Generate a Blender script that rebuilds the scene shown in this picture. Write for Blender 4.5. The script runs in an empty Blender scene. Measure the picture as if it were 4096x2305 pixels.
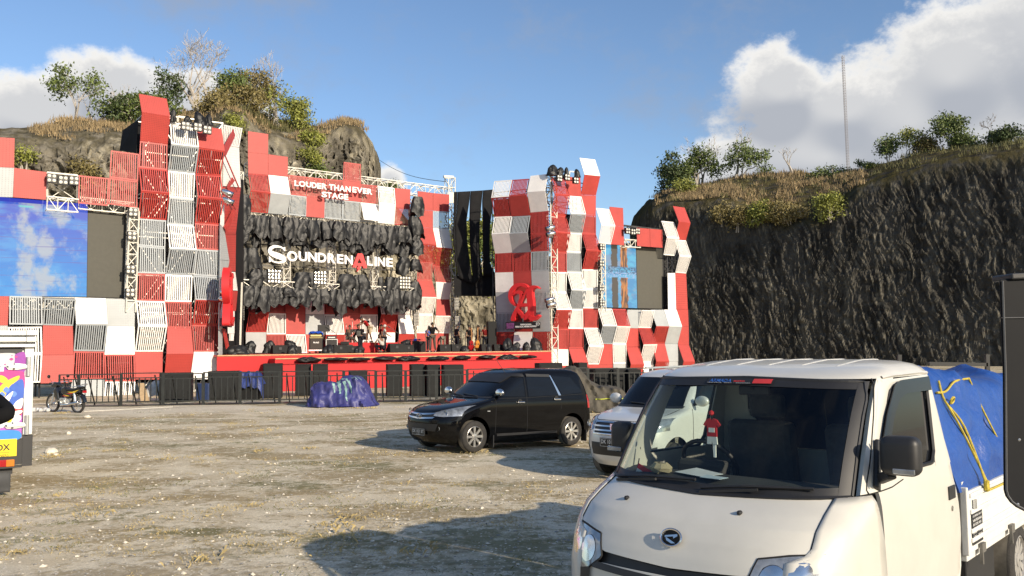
import bpy, math, random
import numpy as np
from mathutils import Vector, Matrix
random.seed(7); RNG = np.random.default_rng(7)
for _b in (bpy.data.objects, bpy.data.meshes, bpy.data.materials, bpy.data.cameras, bpy.data.lights):
    for _o in list(_b): _b.remove(_o)
SC = bpy.context.scene; COL = SC.collection
R = math.radians
# ---------------------------------------------------------------- camera
CAM_F, CAM_H, CAM_PITCH, CAM_ROLL = 3500.0, 2.05, math.atan((1390 - 1152.5) / 3500.0), 0.0105
cF = np.array([0, math.cos(CAM_PITCH), math.sin(CAM_PITCH)])
_u0 = np.array([0, -math.sin(CAM_PITCH), math.cos(CAM_PITCH)]); _r0 = np.array([1.0, 0, 0])
cR = math.cos(CAM_ROLL) * _r0 - math.sin(CAM_ROLL) * _u0
cU = math.sin(CAM_ROLL) * _r0 + math.cos(CAM_ROLL) * _u0
EYE = np.array([0, 0, CAM_H])
cam = bpy.data.cameras.new('camera'); cam.sensor_width = 36.0; cam.lens = CAM_F / 4096 * 36.0
cam.clip_start = 0.05; cam.clip_end = 3000
cam_o = bpy.data.objects.new('camera', cam); COL.objects.link(cam_o)
cam_o.matrix_world = Matrix(((cR[0], cU[0], -cF[0], 0), (cR[1], cU[1], -cF[1], 0), (cR[2], cU[2], -cF[2], CAM_H), (0, 0, 0, 1)))
SC.camera = cam_o
# ---------------------------------------------------------------- light and sky
SUN_TO = Vector((0.635, -0.68, 0.365)).normalized()
sun = bpy.data.lights.new('sun', 'SUN'); sun.energy = 4.8; sun.angle = R(0.53); sun.color = (1.0, 0.86, 0.67)
sun_o = bpy.data.objects.new('sun', sun); COL.objects.link(sun_o)
sun_o.rotation_euler = SUN_TO.to_track_quat('Z', 'Y').to_euler()
SC.view_settings.view_transform = 'Standard'; SC.view_settings.look = 'None'
SC.view_settings.exposure = 0.36; SC.view_settings.gamma = 1.0; SC.view_settings.use_curve_mapping = False
world = bpy.data.worlds.new('World'); SC.world = world; world.use_nodes = True
def build_world():
    nt = world.node_tree; nt.nodes.clear(); N = nt.nodes.new; L = nt.links.new
    def M(op, a, b=None, c=None, clamp=False):
        n = N('ShaderNodeMath'); n.operation = op; n.use_clamp = clamp
        for i, v in enumerate((a, b, c)):
            if v is None: continue
            if isinstance(v, (int, float)): n.inputs[i].default_value = v
            else: L(v, n.inputs[i])
        return n.outputs[0]
    sky = N('ShaderNodeTexSky'); sky.sky_type = 'NISHITA'; sky.sun_disc = False
    sky.sun_elevation = math.asin(SUN_TO.z); sky.sun_rotation = math.atan2(SUN_TO.x, SUN_TO.y)
    sky.air_density = 1.0; sky.dust_density = 0.6; sky.ozone_density = 2.2; sky.altitude = 50
    tc = N('ShaderNodeTexCoord'); sep = N('ShaderNodeSeparateXYZ'); L(tc.outputs['Generated'], sep.inputs[0])
    x, y, z = sep.outputs
    az = M('MULTIPLY', M('ARCTAN2', x, y), 57.2958)
    el = M('MULTIPLY', M('ARCSINE', M('MINIMUM', M('MAXIMUM', z, -1), 1)), 57.2958)
    # noise in direction space
    def noise(scale, detail, rough=0.55, off=(0, 0, 0)):
        mp = N('ShaderNodeMapping'); mp.inputs['Scale'].default_value = (1, 1, 1.35); mp.inputs['Location'].default_value = off
        L(tc.outputs['Generated'], mp.inputs[0])
        n = N('ShaderNodeTexNoise'); n.inputs['Scale'].default_value = scale; n.inputs['Detail'].default_value = detail
        n.inputs['Roughness'].default_value = rough; L(mp.outputs[0], n.inputs['Vector']); return n.outputs['Fac']
    n1 = M('SUBTRACT', noise(8, 12, 0.60), 0.5); n2 = M('SUBTRACT', noise(30, 8, 0.65, (3, 1, 0)), 0.5)
    wob = M('ADD', n1, M('MULTIPLY', n2, 0.55))
    # cumulus heads: azimuth, elevation, radius az, radius el (degrees)
    heads = [(17.6, 15.8, 3.4, 3.4), (21.2, 14.2, 4.8, 3.6), (27.3, 15.4, 4.8, 4.8), (33.5, 16.0, 6.4, 5.6), (20, 11.5, 8.2, 4.6), (25, 13, 8, 6),
             (28, 11.5, 8, 5), (37, 13, 8, 7), (13.5, 11.2, 3.0, 2.2), (43, 10, 8, 6),
             (-24.5, 15.6, 4.2, 2.6), (-20.5, 15.4, 2.8, 2.0), (-28.5, 13.6, 4.6, 2.6), (-33, 12.5, 5, 3), (-17.0, 15.2, 2.2, 1.5), (-25, 12, 8, 3),
             (-8.0, 10.6, 1.4, 1.6), (-70, 14, 14, 6), (70, 12, 16, 6), (110, 10, 20, 5), (-120, 12, 18, 6), (160, 14, 20, 6)]
    def mask(dv):
        best = None
        for a, e, ra, re in heads:
            da = M('MULTIPLY', M('SUBTRACT', az, a), 1 / ra); de = M('MULTIPLY', M('SUBTRACT', M('ADD', el, dv), e), 1 / re)
            r2 = M('ADD', M('MULTIPLY', da, da), M('MULTIPLY', de, de))
            v = M('SUBTRACT', 1.0, M('SQRT', r2))
            best = v if best is None else M('SMOOTH_MAX', best, v, 0.30)
        return M('ADD', best, M('MULTIPLY', wob, 1.6))
    m0 = mask(0.0); m1 = mask(1.9)
    def sstep(v, a, b):
        n = N('ShaderNodeMapRange'); n.interpolation_type = 'SMOOTHSTEP'; L(v, n.inputs[0])
        n.inputs[1].default_value = a; n.inputs[2].default_value = b; return n.outputs[0]
    dens = sstep(m0, -0.03, 0.40)
    lit = sstep(M('SUBTRACT', m0, m1), -0.10, 0.40)
    thin_edge = sstep(m0, 0.75, 0.1)
    lit = M('MULTIPLY', lit, M('ADD', 0.35, M('MULTIPLY', thin_edge, 0.65)), clamp=True)
    # high thin wisps
    wis = M('ADD', noise(2.6, 8, 0.62, (0.3, 0.4, 0)), M('MULTIPLY', n2, 0.25))
    wisp = M('MULTIPLY', sstep(wis, 0.47, 0.76), 0.7)
    wisp = M('MULTIPLY', wisp, sstep(el, 2.0, 12.0))
    mixc = N('ShaderNodeMix'); mixc.data_type = 'RGBA'; L(lit, mixc.inputs[0])
    mixc.inputs[6].default_value = (3.3, 3.5, 3.9, 1); mixc.inputs[7].default_value = (7.6, 7.4, 7.0, 1)
    tint = N('ShaderNodeMix'); tint.data_type = 'RGBA'; tint.blend_type = 'MULTIPLY'; tint.inputs[0].default_value = 1.0
    L(sky.outputs[0], tint.inputs[6]); tint.inputs[7].default_value = (1.0, 1.06, 1.16, 1)
    a = N('ShaderNodeMix'); a.data_type = 'RGBA'; L(wisp, a.inputs[0]); L(tint.outputs[2], a.inputs[6]); a.inputs[7].default_value = (2.7, 2.9, 3.3, 1)
    b = N('ShaderNodeMix'); b.data_type = 'RGBA'; L(dens, b.inputs[0]); L(a.outputs[2], b.inputs[6]); L(mixc.outputs[2], b.inputs[7])
    bg = N('ShaderNodeBackground'); bg.inputs['Strength'].default_value = 0.108; L(b.outputs[2], bg.inputs['Color'])
    out = N('ShaderNodeOutputWorld'); L(bg.outputs[0], out.inputs[0])
build_world()
# ---------------------------------------------------------------- helpers
def ray(px, py):
    return cF + cR * ((px - 2048) / CAM_F) - cU * ((py - 1152.5) / CAM_F)
def on_z(px, py, z=0.0):
    d = ray(px, py); return EYE + d * ((z - CAM_H) / d[2])
def on_plane(px, py, p, n):
    d = ray(px, py); return EYE + d * (np.dot(np.asarray(p) - EYE, n) / np.dot(d, n))
def at_depth(px, py, depth):
    d = ray(px, py); return EYE + d * (depth / d[1])
class MB:
    def __init__(s): s.v = []; s.f = []; s.m = []
    def add(s, verts, faces, mi=0):
        o = len(s.v); s.v.extend([tuple(map(float, p)) for p in verts])
        for f in faces: s.f.append(tuple(i + o for i in f)); s.m.append(mi)
    def box(s, c, size, rot=None, mi=0):
        hx, hy, hz = size[0] / 2, size[1] / 2, size[2] / 2; c = np.asarray(c, float)
        p = np.array([(-hx, -hy, -hz), (hx, -hy, -hz), (hx, hy, -hz), (-hx, hy, -hz), (-hx, -hy, hz), (hx, -hy, hz), (hx, hy, hz), (-hx, hy, hz)])
        if rot is not None: p = p @ np.asarray(rot, float).T
        s.add(p + c, [(0, 3, 2, 1), (4, 5, 6, 7), (0, 1, 5, 4), (1, 2, 6, 5), (2, 3, 7, 6), (3, 0, 4, 7)], mi)
    def bar(s, a, b, w, h=None, mi=0, up=(0, 0, 1)):
        a = np.asarray(a, float); b = np.asarray(b, float); h = h or w; d = b - a; l = np.linalg.norm(d)
        if l < 1e-6: return
        d /= l; up = np.asarray(up, float)
        if abs(np.dot(d, up)) > 0.95: up = np.array([1.0, 0, 0]) if abs(d[0]) < 0.9 else np.array([0, 1.0, 0])
        x = np.cross(d, up); x /= np.linalg.norm(x); z = np.cross(x, d)
        s.box((a + b) / 2, (w, l, h), np.stack([x, d, z], 1), mi)
    def tube(s, pts, r, n=8, mi=0, cap=True):
        pts = [np.asarray(p, float) for p in pts]; rs = r if hasattr(r, '__len__') else [r] * len(pts); o = []
        prev = None
        for i, p in enumerate(pts):
            d = pts[min(i + 1, len(pts) - 1)] - pts[max(i - 1, 0)]; d = d / (np.linalg.norm(d) + 1e-9)
            if prev is None:
                up = np.array([0, 0, 1.0]) if abs(d[2]) < 0.9 else np.array([1.0, 0, 0])
            else: up = prev
            x = np.cross(d, up); x /= (np.linalg.norm(x) + 1e-9); z = np.cross(x, d); prev = z
            for k in range(n):
                t = 2 * math.pi * k / n; o.append(p + (x * math.cos(t) + z * math.sin(t)) * rs[i])
        F = []
        for i in range(len(pts) - 1):
            for k in range(n):
                a = i * n + k; b = i * n + (k + 1) % n; F.append((a, b, b + n, a + n))
        if cap: F.append(tuple(range(n - 1, -1, -1))); F.append(tuple((len(pts) - 1) * n + k for k in range(n)))
        s.add(o, F, mi)
    def grid(s, P, mi=0, flip=False):
        P = np.asarray(P, float); a, b = P.shape[:2]; F = []
        for i in range(a - 1):
            for j in range(b - 1):
                q = (i * b + j, i * b + j + 1, (i + 1) * b + j + 1, (i + 1) * b + j); F.append(q[::-1] if flip else q)
        s.add(P.reshape(-1, 3), F, mi)
    def slab(s, quad, th, mi=0):
        q = [np.asarray(p, float) for p in quad]; n = np.cross(q[1] - q[0], q[3] - q[0]); n = n / (np.linalg.norm(n) + 1e-9)
        # front face = quad order as seen from front (TL,TR,BR,BL): n points backwards
        bq = [p + n * th for p in q]
        s.add(q + bq, [(3, 2, 1, 0), (4, 5, 6, 7), (0, 1, 5, 4), (1, 2, 6, 5), (2, 3, 7, 6), (3, 0, 4, 7)], mi)
    def lathe(s, prof, axis='z', n=20, c=(0, 0, 0), mi=0):
        o = []
        for r, h in prof:
            for k in range(n):
                t = 2 * math.pi * k / n; x, y = r * math.cos(t), r * math.sin(t)
                o.append({'z': (x, y, h), 'x': (h, x, y), 'y': (x, h, y)}[axis])
        F = []
        for i in range(len(prof) - 1):
            for k in range(n):
                a = i * n + k; b = i * n + (k + 1) % n; F.append((a, b, b + n, a + n))
        s.add(np.asarray(o) + np.asarray(c), F, mi)
    def poly(s, pts, d, mi=0):     # extruded polygon, pts 3-D in order, d = extrusion vector
        n = len(pts); p = [np.asarray(q, float) for q in pts]; d = np.asarray(d, float)
        s.add(p + [q + d for q in p], [tuple(range(n)), tuple(range(2 * n - 1, n - 1, -1))] + [(i, i + n, (i + 1) % n + n, (i + 1) % n) for i in range(n)], mi)
    def build(s, name, mats, parent=None, org=None, smooth=False, bevel=0, kind=None, uv=None):
        me = bpy.data.meshes.new(name); v = np.asarray(s.v, float)
        if org is not None: v = v - np.asarray(org, float)
        me.from_pydata(v.tolist(), [], s.f)
        if not isinstance(mats, (list, tuple)): mats = [mats]
        for m in mats: me.materials.append(m)
        if len(mats) > 1: me.polygons.foreach_set('material_index', s.m)
        if smooth: me.polygons.foreach_set('use_smooth', [True] * len(me.polygons))
        if uv is not None:
            l = me.uv_layers.new(name='UVMap'); vi = np.empty(len(me.loops), int); me.loops.foreach_get('vertex_index', vi)
            l.data.foreach_set('uv', np.asarray(uv, float)[vi].ravel())
        me.update(); o = bpy.data.objects.new(name, me); COL.objects.link(o)
        if parent is not None: o.parent = parent
        if bevel:
            b = o.modifiers.new('bevel', 'BEVEL'); b.width = bevel; b.segments = 2; b.limit_method = 'ANGLE'; b.angle_limit = R(40)
        if kind: o['kind'] = kind
        return o
def thing(name, label, cat, loc=(0, 0, 0), rz=0.0, group=None):
    o = bpy.data.objects.new(name, None); COL.objects.link(o); o.location = tuple(map(float, loc)); o.rotation_euler = (0, 0, rz)
    o.empty_display_size = 0.2
    return tag(o, label, cat, group)
def tag(o, label, cat, group=None):
    o['label'] = label; o['category'] = cat; o['kind'] = 'thing'
    if group: o['group'] = group
    return o
def struct(o): o['kind'] = 'structure'; return o
def stuff(o): o['kind'] = 'stuff'; return o
def dup(o, parent=None):
    c = o.copy(); COL.objects.link(c); c.parent = parent
    for ch in list(o.children): dup(ch, c)
    return c
# ---------------------------------------------------------------- value noise for geometry
def vnoise(x, y, z=None, seed=0):
    x = np.asarray(x, float); y = np.asarray(y, float); z = np.zeros_like(x) if z is None else np.asarray(z, float)
    xi, yi, zi = np.floor(x).astype(np.int64), np.floor(y).astype(np.int64), np.floor(z).astype(np.int64)
    xf, yf, zf = x - xi, y - yi, z - zi
    f = lambda t: t * t * (3 - 2 * t)
    u, v, w = f(xf), f(yf), f(zf)
    def h(a, b, c):
        n = (a * 374761393 + b * 668265263 + c * 2147483647 * 3 + seed * 974711) & 0x7fffffff
        n = ((n ^ (n >> 13)) * 1274126177) & 0x7fffffff
        return ((n ^ (n >> 16)) & 0xffff) / 65535.0
    def lerp(a, b, t): return a + (b - a) * t
    c = [[[h(xi + i, yi + j, zi + k) for k in (0, 1)] for j in (0, 1)] for i in (0, 1)]
    q = [[lerp(c[i][j][0], c[i][j][1], w) for j in (0, 1)] for i in (0, 1)]
    return lerp(lerp(q[0][0], q[0][1], v), lerp(q[1][0], q[1][1], v), u) * 2 - 1
def fbm(x, y, z=None, oct=4, seed=0, gain=0.5):
    t = 0; a = 1.0; s = 0
    for o in range(oct):
        k = 2.03 ** o
        t = t + a * vnoise(np.asarray(x) * k, np.asarray(y) * k, None if z is None else np.asarray(z) * k, seed + o * 17); s += a; a *= gain
    return t / s
# ---------------------------------------------------------------- materials
MATS = {}
def mat(name, col=(0.5, 0.5, 0.5), rough=0.6, metal=0.0, vary=0.12, scale=6.0, bump=0.0, bscale=None, col2=None, coat=0.0, spec=0.5, emit=None, alpha=None, trans=None):
    if name in MATS: return MATS[name]
    m = bpy.data.materials.new(name); m.use_nodes = True; nt = m.node_tree; N = nt.nodes.new; L = nt.links.new
    p = nt.nodes['Principled BSDF']
    p.inputs['Roughness'].default_value = rough; p.inputs['Metallic'].default_value = metal
    p.inputs['Coat Weight'].default_value = coat; p.inputs['Coat Roughness'].default_value = 0.06
    p.inputs['Specular IOR Level'].default_value = spec
    tc = N('ShaderNodeTexCoord')
    n = N('ShaderNodeTexNoise'); n.inputs['Scale'].default_value = scale; n.inputs['Detail'].default_value = 6; n.inputs['Roughness'].default_value = 0.6
    L(tc.outputs['Object'], n.inputs['Vector'])
    cr = N('ShaderNodeMapRange'); L(n.outputs['Fac'], cr.inputs[0]); cr.inputs[1].default_value = 0.32; cr.inputs[2].default_value = 0.68
    mx = N('ShaderNodeMix'); mx.data_type = 'RGBA'; L(cr.outputs[0], mx.inputs[0])
    a = col2 if col2 else tuple(c * (1 - vary) for c in col); b = col if col2 else tuple(min(1, c * (1 + vary)) for c in col)
    mx.inputs[6].default_value = (*a, 1); mx.inputs[7].default_value = (*b, 1)
    L(mx.outputs[2], p.inputs['Base Color'])
    if bump:
        n2 = N('ShaderNodeTexNoise'); n2.inputs['Scale'].default_value = bscale or scale * 4; n2.inputs['Detail'].default_value = 6
        L(tc.outputs['Object'], n2.inputs['Vector'])
        bp = N('ShaderNodeBump'); bp.inputs['Strength'].default_value = bump; bp.inputs['Distance'].default_value = 0.05; L(n2.outputs['Fac'], bp.inputs['Height']); L(bp.outputs[0], p.inputs['Normal'])
    if emit:
        p.inputs['Emission Color'].default_value = (*emit[:3], 1); p.inputs['Emission Strength'].default_value = emit[3]
    if trans:
        p.inputs['Transmission Weight'].default_value = trans
    MATS[name] = m; return m
def glass_mat(name, tint, refl_rough=0.03):
    if name in MATS: return MATS[name]
    m = bpy.data.materials.new(name); m.use_nodes = True; nt = m.node_tree; nt.nodes.clear(); N = nt.nodes.new; L = nt.links.new
    tr = N('ShaderNodeBsdfTransparent'); tr.inputs[0].default_value = (*tint, 1)
    gl = N('ShaderNodeBsdfGlossy'); gl.inputs['Roughness'].default_value = refl_rough
    lw = N('ShaderNodeLayerWeight'); lw.inputs[0].default_value = 0.5; pw = N('ShaderNodeMath'); pw.operation = 'POWER'; L(lw.outputs['Facing'], pw.inputs[0]); pw.inputs[1].default_value = 5.0
    fr = N('ShaderNodeMath'); fr.operation = 'MULTIPLY_ADD'; L(pw.outputs[0], fr.inputs[0]); fr.inputs[1].default_value = 0.92; fr.inputs[2].default_value = 0.045
    mx = N('ShaderNodeMixShader'); L(fr.outputs[0], mx.inputs[0]); L(tr.outputs[0], mx.inputs[1]); L(gl.outputs[0], mx.inputs[2])
    o = N('ShaderNodeOutputMaterial'); L(mx.outputs[0], o.inputs[0]); MATS[name] = m; return m
# ================================================================ GROUND
def ground_mat():
    m = bpy.data.materials.new('gravel_ground'); m.use_nodes = True; nt = m.node_tree; N = nt.nodes.new; L = nt.links.new
    p = nt.nodes['Principled BSDF']; p.inputs['Roughness'].default_value = 0.95; p.inputs['Specular IOR Level'].default_value = 0.2
    tc = N('ShaderNodeTexCoord'); sep = N('ShaderNodeSeparateXYZ'); L(tc.outputs['Object'], sep.inputs[0])
    def noise(s, d=6, r=0.6, off=(0, 0, 0), sc=(1, 1, 1)):
        mp = N('ShaderNodeMapping'); mp.inputs['Location'].default_value = off; mp.inputs['Scale'].default_value = sc; L(tc.outputs['Object'], mp.inputs[0])
        n = N('ShaderNodeTexNoise'); n.inputs['Scale'].default_value = s; n.inputs['Detail'].default_value = d; n.inputs['Roughness'].default_value = r
        L(mp.outputs[0], n.inputs['Vector']); return n.outputs['Fac']
    def ss(v, a, b):
        n = N('ShaderNodeMapRange'); n.interpolation_type = 'SMOOTHSTEP'; L(v, n.inputs[0]); n.inputs[1].default_value = a; n.inputs[2].default_value = b; return n.outputs[0]
    def mix(f, a, b, k=None):
        n = N('ShaderNodeMix'); n.data_type = 'RGBA'
        if k is not None:
            q = N('ShaderNodeMath'); q.operation = 'MULTIPLY'; q.inputs[1].default_value = k; L(f, q.inputs[0]); f = q.outputs[0]
        L(f, n.inputs[0])
        for i, c in ((6, a), (7, b)):
            if isinstance(c, tuple): n.inputs[i].default_value = (*c, 1)
            else: L(c, n.inputs[i])
        return n.outputs[2]
    def math_(op, a, b):
        n = N('ShaderNodeMath'); n.operation = op
        for i, v in enumerate((a, b)):
            if isinstance(v, (int, float)): n.inputs[i].default_value = v
            else: L(v, n.inputs[i])
        return n.outputs[0]
    base = mix(ss(noise(1.3, 8), 0.35, 0.65), (0.62, 0.525, 0.36), (0.80, 0.71, 0.53))
    # scattered pale chips
    vo = N('ShaderNodeTexVoronoi'); vo.inputs['Scale'].default_value = 22; L(tc.outputs['Object'], vo.inputs['Vector'])
    vcol = N('ShaderNodeSeparateColor'); L(vo.outputs['Color'], vcol.inputs[0])
    chip = math_('MULTIPLY', ss(vo.outputs['Distance'], 0.32, 0.18), ss(vcol.outputs[0], 0.66, 0.72))
    vo2 = N('ShaderNodeTexVoronoi'); vo2.inputs['Scale'].default_value = 60; L(tc.outputs['Object'], vo2.inputs['Vector'])
    v2c = N('ShaderNodeSeparateColor'); L(vo2.outputs['Color'], v2c.inputs[0])
    base = mix(v2c.outputs[0], base, (0.34, 0.29, 0.205), 0.30)
    # dry brown turf
    dry = ss(math_('ADD', math_('MULTIPLY', noise(0.55, 9, 0.68, (3, 7, 0), (0.75, 1.25, 1)), 0.62), math_('MULTIPLY', noise(7, 5, 0.7), 0.38)), 0.478, 0.56)
    drycol = mix(noise(9, 6, 0.7), (0.15, 0.105, 0.04), (0.42, 0.315, 0.15))
    base = mix(dry, base, drycol, 0.78)
    grn = ss(math_('ADD', math_('MULTIPLY', noise(0.30, 6, 0.6, (11, 2, 0), (0.7, 1.4, 1)), 0.7), math_('MULTIPLY', noise(6, 4, 0.7), 0.3)), 0.53, 0.61)
    base = mix(grn, base, mix(noise(14, 5), (0.08, 0.085, 0.028), (0.22, 0.20, 0.08)), 0.8)
    # grey crushed stone close to the parking row
    y = sep.outputs[1]; x = sep.outputs[0]
    near = ss(math_('ADD', y, math_('ADD', math_('MULTIPLY', x, 0.15), math_('MULTIPLY', noise(0.6, 5), 6))), 12.0, 9.0)
    base = mix(near, base, mix(v2c.outputs[0], (0.26, 0.24, 0.205), (0.56, 0.52, 0.44)), 0.6)
    # pale trodden strip in front of the barrier
    strip = math_('MULTIPLY', ss(math_('ADD', y, math_('MULTIPLY', noise(0.4, 4), 5)), 31.0, 32.2), ss(math_('ADD', y, math_('MULTIPLY', noise(0.4, 4), 5)), 36.0, 35.0))
    base = mix(strip, base, (0.72, 0.65, 0.52), 0.65)
    g1 = ss(noise(95, 3, 0.8), 0.40, 0.62); base = mix(g1, mix(ss(noise(42, 4, 0.8), 0.42, 0.60), base, (0.20, 0.165, 0.11), 0.55), base)
    base = mix(chip, base, (0.78, 0.73, 0.61), 0.9)
    L(base, p.inputs['Base Color'])
    h = math_('ADD', math_('MULTIPLY', noise(30, 5, 0.7), 0.5), math_('ADD', math_('MULTIPLY', chip, 0.5), math_('MULTIPLY', dry, 0.5)))
    b = N('ShaderNodeBump'); b.inputs['Strength'].default_value = 0.35; b.inputs['Distance'].default_value = 0.03; L(h, b.inputs['Height']); L(b.outputs[0], p.inputs['Normal'])
    return m
def gz(x, y):
    x = np.asarray(x, float); y = np.asarray(y, float)
    dip = -0.085 / (1 + np.exp(-(((x + .757) * .76 + (y - 17.3) * .65) - 1.4) * 3)) * np.exp(-(((x - 1.2) ** 2 + (y - 19) ** 2) / 14) ** 2)
    return dip + 0.022 * fbm(np.asarray(x) * 0.7, np.asarray(y) * 0.7, oct=4, seed=3) + 0.008 * fbm(np.asarray(x) * 4, np.asarray(y) * 4, oct=2, seed=9) - 0.01
def build_ground():
    far = np.array([30, 45, 70, 110, 180, 300, 500, 900])
    xs = np.concatenate([-far[::-1] - 0.0, np.arange(-24, 14.01, 0.16), far - 10]); xs = np.unique(xs)
    ys = np.concatenate([-far[::-1], np.arange(-6, 3, 1.0), np.arange(3, 24, 0.14), np.arange(24, 42, 0.4), np.array([45, 50, 60, 75, 100, 140, 200, 300, 500, 900])]); ys = np.unique(ys)
    X, Y = np.meshgrid(xs, ys, indexing='ij'); Z = gz(X, Y)
    Z = np.where((np.abs(X) > 26) | (Y > 44) | (Y < -7), -0.012, Z)
    b = MB(); b.grid(np.stack([X, Y, Z], -1)); g = b.build('ground', ground_mat(), smooth=True); struct(g)
    # loose stones: joined, nobody could count them
    def stones(n, yr, xr, sr, seed, name, material):
        r = np.random.default_rng(seed); y = yr[0] + (yr[1] - yr[0]) * r.random(n) ** 1.5; x = -0.1 * y + (r.random(n) - 0.5) * xr * (0.35 + y / yr[1])
        s = sr[0] + (sr[1] - sr[0]) * r.random(n) ** 5
        base = np.array([(1, 0, 0), (0, 1, 0), (-1, 0, 0), (0, -1, 0), (0, 0, 1), (0, 0, -1), (.6, .6, .55), (-.6, .55, .5)], float)
        F = np.array([(0, 6, 4), (6, 1, 4), (0, 1, 6), (1, 7, 4), (7, 2, 4), (1, 2, 7), (2, 3, 4), (3, 0, 4)])
        V = base[None] * (s[:, None, None] * (0.65 + 0.6 * r.random((n, 8, 3)))) * np.array([1, 1, .62])
        a = r.random(n) * 6.28; c, sn = np.cos(a), np.sin(a)
        vx = V[..., 0] * c[:, None] - V[..., 1] * sn[:, None]; vy = V[..., 0] * sn[:, None] + V[..., 1] * c[:, None]
        V = np.stack([vx + x[:, None], vy + y[:, None], V[..., 2] + gz(x, y)[:, None] + s[:, None] * 0.12], -1).reshape(-1, 3)
        FF = (F[None] + (np.arange(n) * 8)[:, None, None]).reshape(-1, 3)
        me = bpy.data.meshes.new(name); me.from_pydata(V.tolist(), [], FF.tolist()); me.materials.append(material)
        stuff(COL.objects.link(bpy.data.objects.new(name, me)) or bpy.data.objects[name])
    lime = mat('limestone_chips', (0.60, 0.55, 0.45), 0.9, vary=0.3, scale=1.2, bump=0.4)
    greyc = mat('grey_chips', (0.27, 0.26, 0.24), 0.9, vary=0.4, scale=1.7)
    stones(24000, (4, 31), 44, (0.006, 0.034), 1, 'gravel', lime)
    stones(15000, (4, 15), 26, (0.008, 0.026), 2, 'grey_gravel', greyc)
    # grass
    def tufts(n, name, cols, seed, hmin, hmax, thr, blades=13):
        r = np.random.default_rng(seed); V = []; F = []; k = 0; made = 0
        while made < n:
            y = 5 + 26 * r.random() ** 1.4; x = -0.05 * y + (r.random() - 0.5) * (6 + y * 1.25)
            if fbm(x * 0.55 + seed, y * 0.75, oct=3, seed=seed) < thr: made += 0.02; continue
            made += 1; big = 0.6 + 0.8 * r.random()
            for _ in range(blades):
                a = r.random() * 6.28; h = (hmin + (hmax - hmin) * r.random()) * big; ln = 0.4 + 1.0 * r.random()
                bx = x + 0.11 * big * r.normal(); by = y + 0.11 * big * r.normal(); bz = float(gz(bx, by))
                w = 0.0010 + 0.0010 * r.random() + 0.00008 * y
                dx, dy = math.cos(a), math.sin(a)
                V += [(bx - dy * w, by + dx * w, bz), (bx + dy * w, by - dx * w, bz), (bx + dx * h * ln * 0.45, by + dy * h * ln * 0.45, bz + h * 0.75), (bx + dx * h * ln, by + dy * h * ln, bz + h * (0.95 - 0.3 * ln * r.random()))]
                F += [(k, k + 1, k + 2), (k + 2, k + 1, k + 3)]; k += 4
        me = bpy.data.meshes.new(name); me.from_pydata(V, [], F); me.materials.append(cols)
        o = bpy.data.objects.new(name, me); COL.objects.link(o); stuff(o)
    tufts(900, 'dry_grass', mat('dry_grass_blades', (0.36, 0.285, 0.13), 0.8, vary=0.45, scale=2), 5, 0.012, 0.034, 0.12, 30)
    tufts(600, 'green_grass', mat('green_grass_blades', (0.115, 0.125, 0.035), 0.8, vary=0.4, scale=2), 8, 0.010, 0.03, 0.18, 28)
    tufts(150, 'tall_grass', mat('dry_grass_blades'), 15, 0.025, 0.065, 0.16, 44)
    def rock(px, py, s, label, seed):
        c = on_z(px, py); r = np.random.default_rng(seed); b = MB(); prof = [(0.02, -0.3), (0.8, -0.2), (1.0, 0.15), (0.85, 0.5), (0.45, 0.78), (0.02, 0.85)]
        b.lathe(prof, n=11); V = np.array(b.v); V *= 1 + 0.28 * fbm(V[:, 0] * 1.7 + seed, V[:, 1] * 1.7, V[:, 2] * 1.7, oct=3, seed=seed)[:, None]
        b.v = [tuple(q) for q in V * s]; o = b.build('rock', lime, smooth=False); o.location = tuple(c); tag(o, label, 'rock')
    rock(206, 1812, 0.13, 'large white stone lying on the gravel right of the box truck', 3)
    rock(222, 1822, 0.06, 'small white stone beside the large white stone', 4)
    rock(350, 1670, 0.10, 'pale stone lying on the ground right of the motorcycle rear wheel', 5)
    rock(275, 1735, 0.07, 'pale stone between the box truck and the motorcycle', 6)
build_ground()
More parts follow.
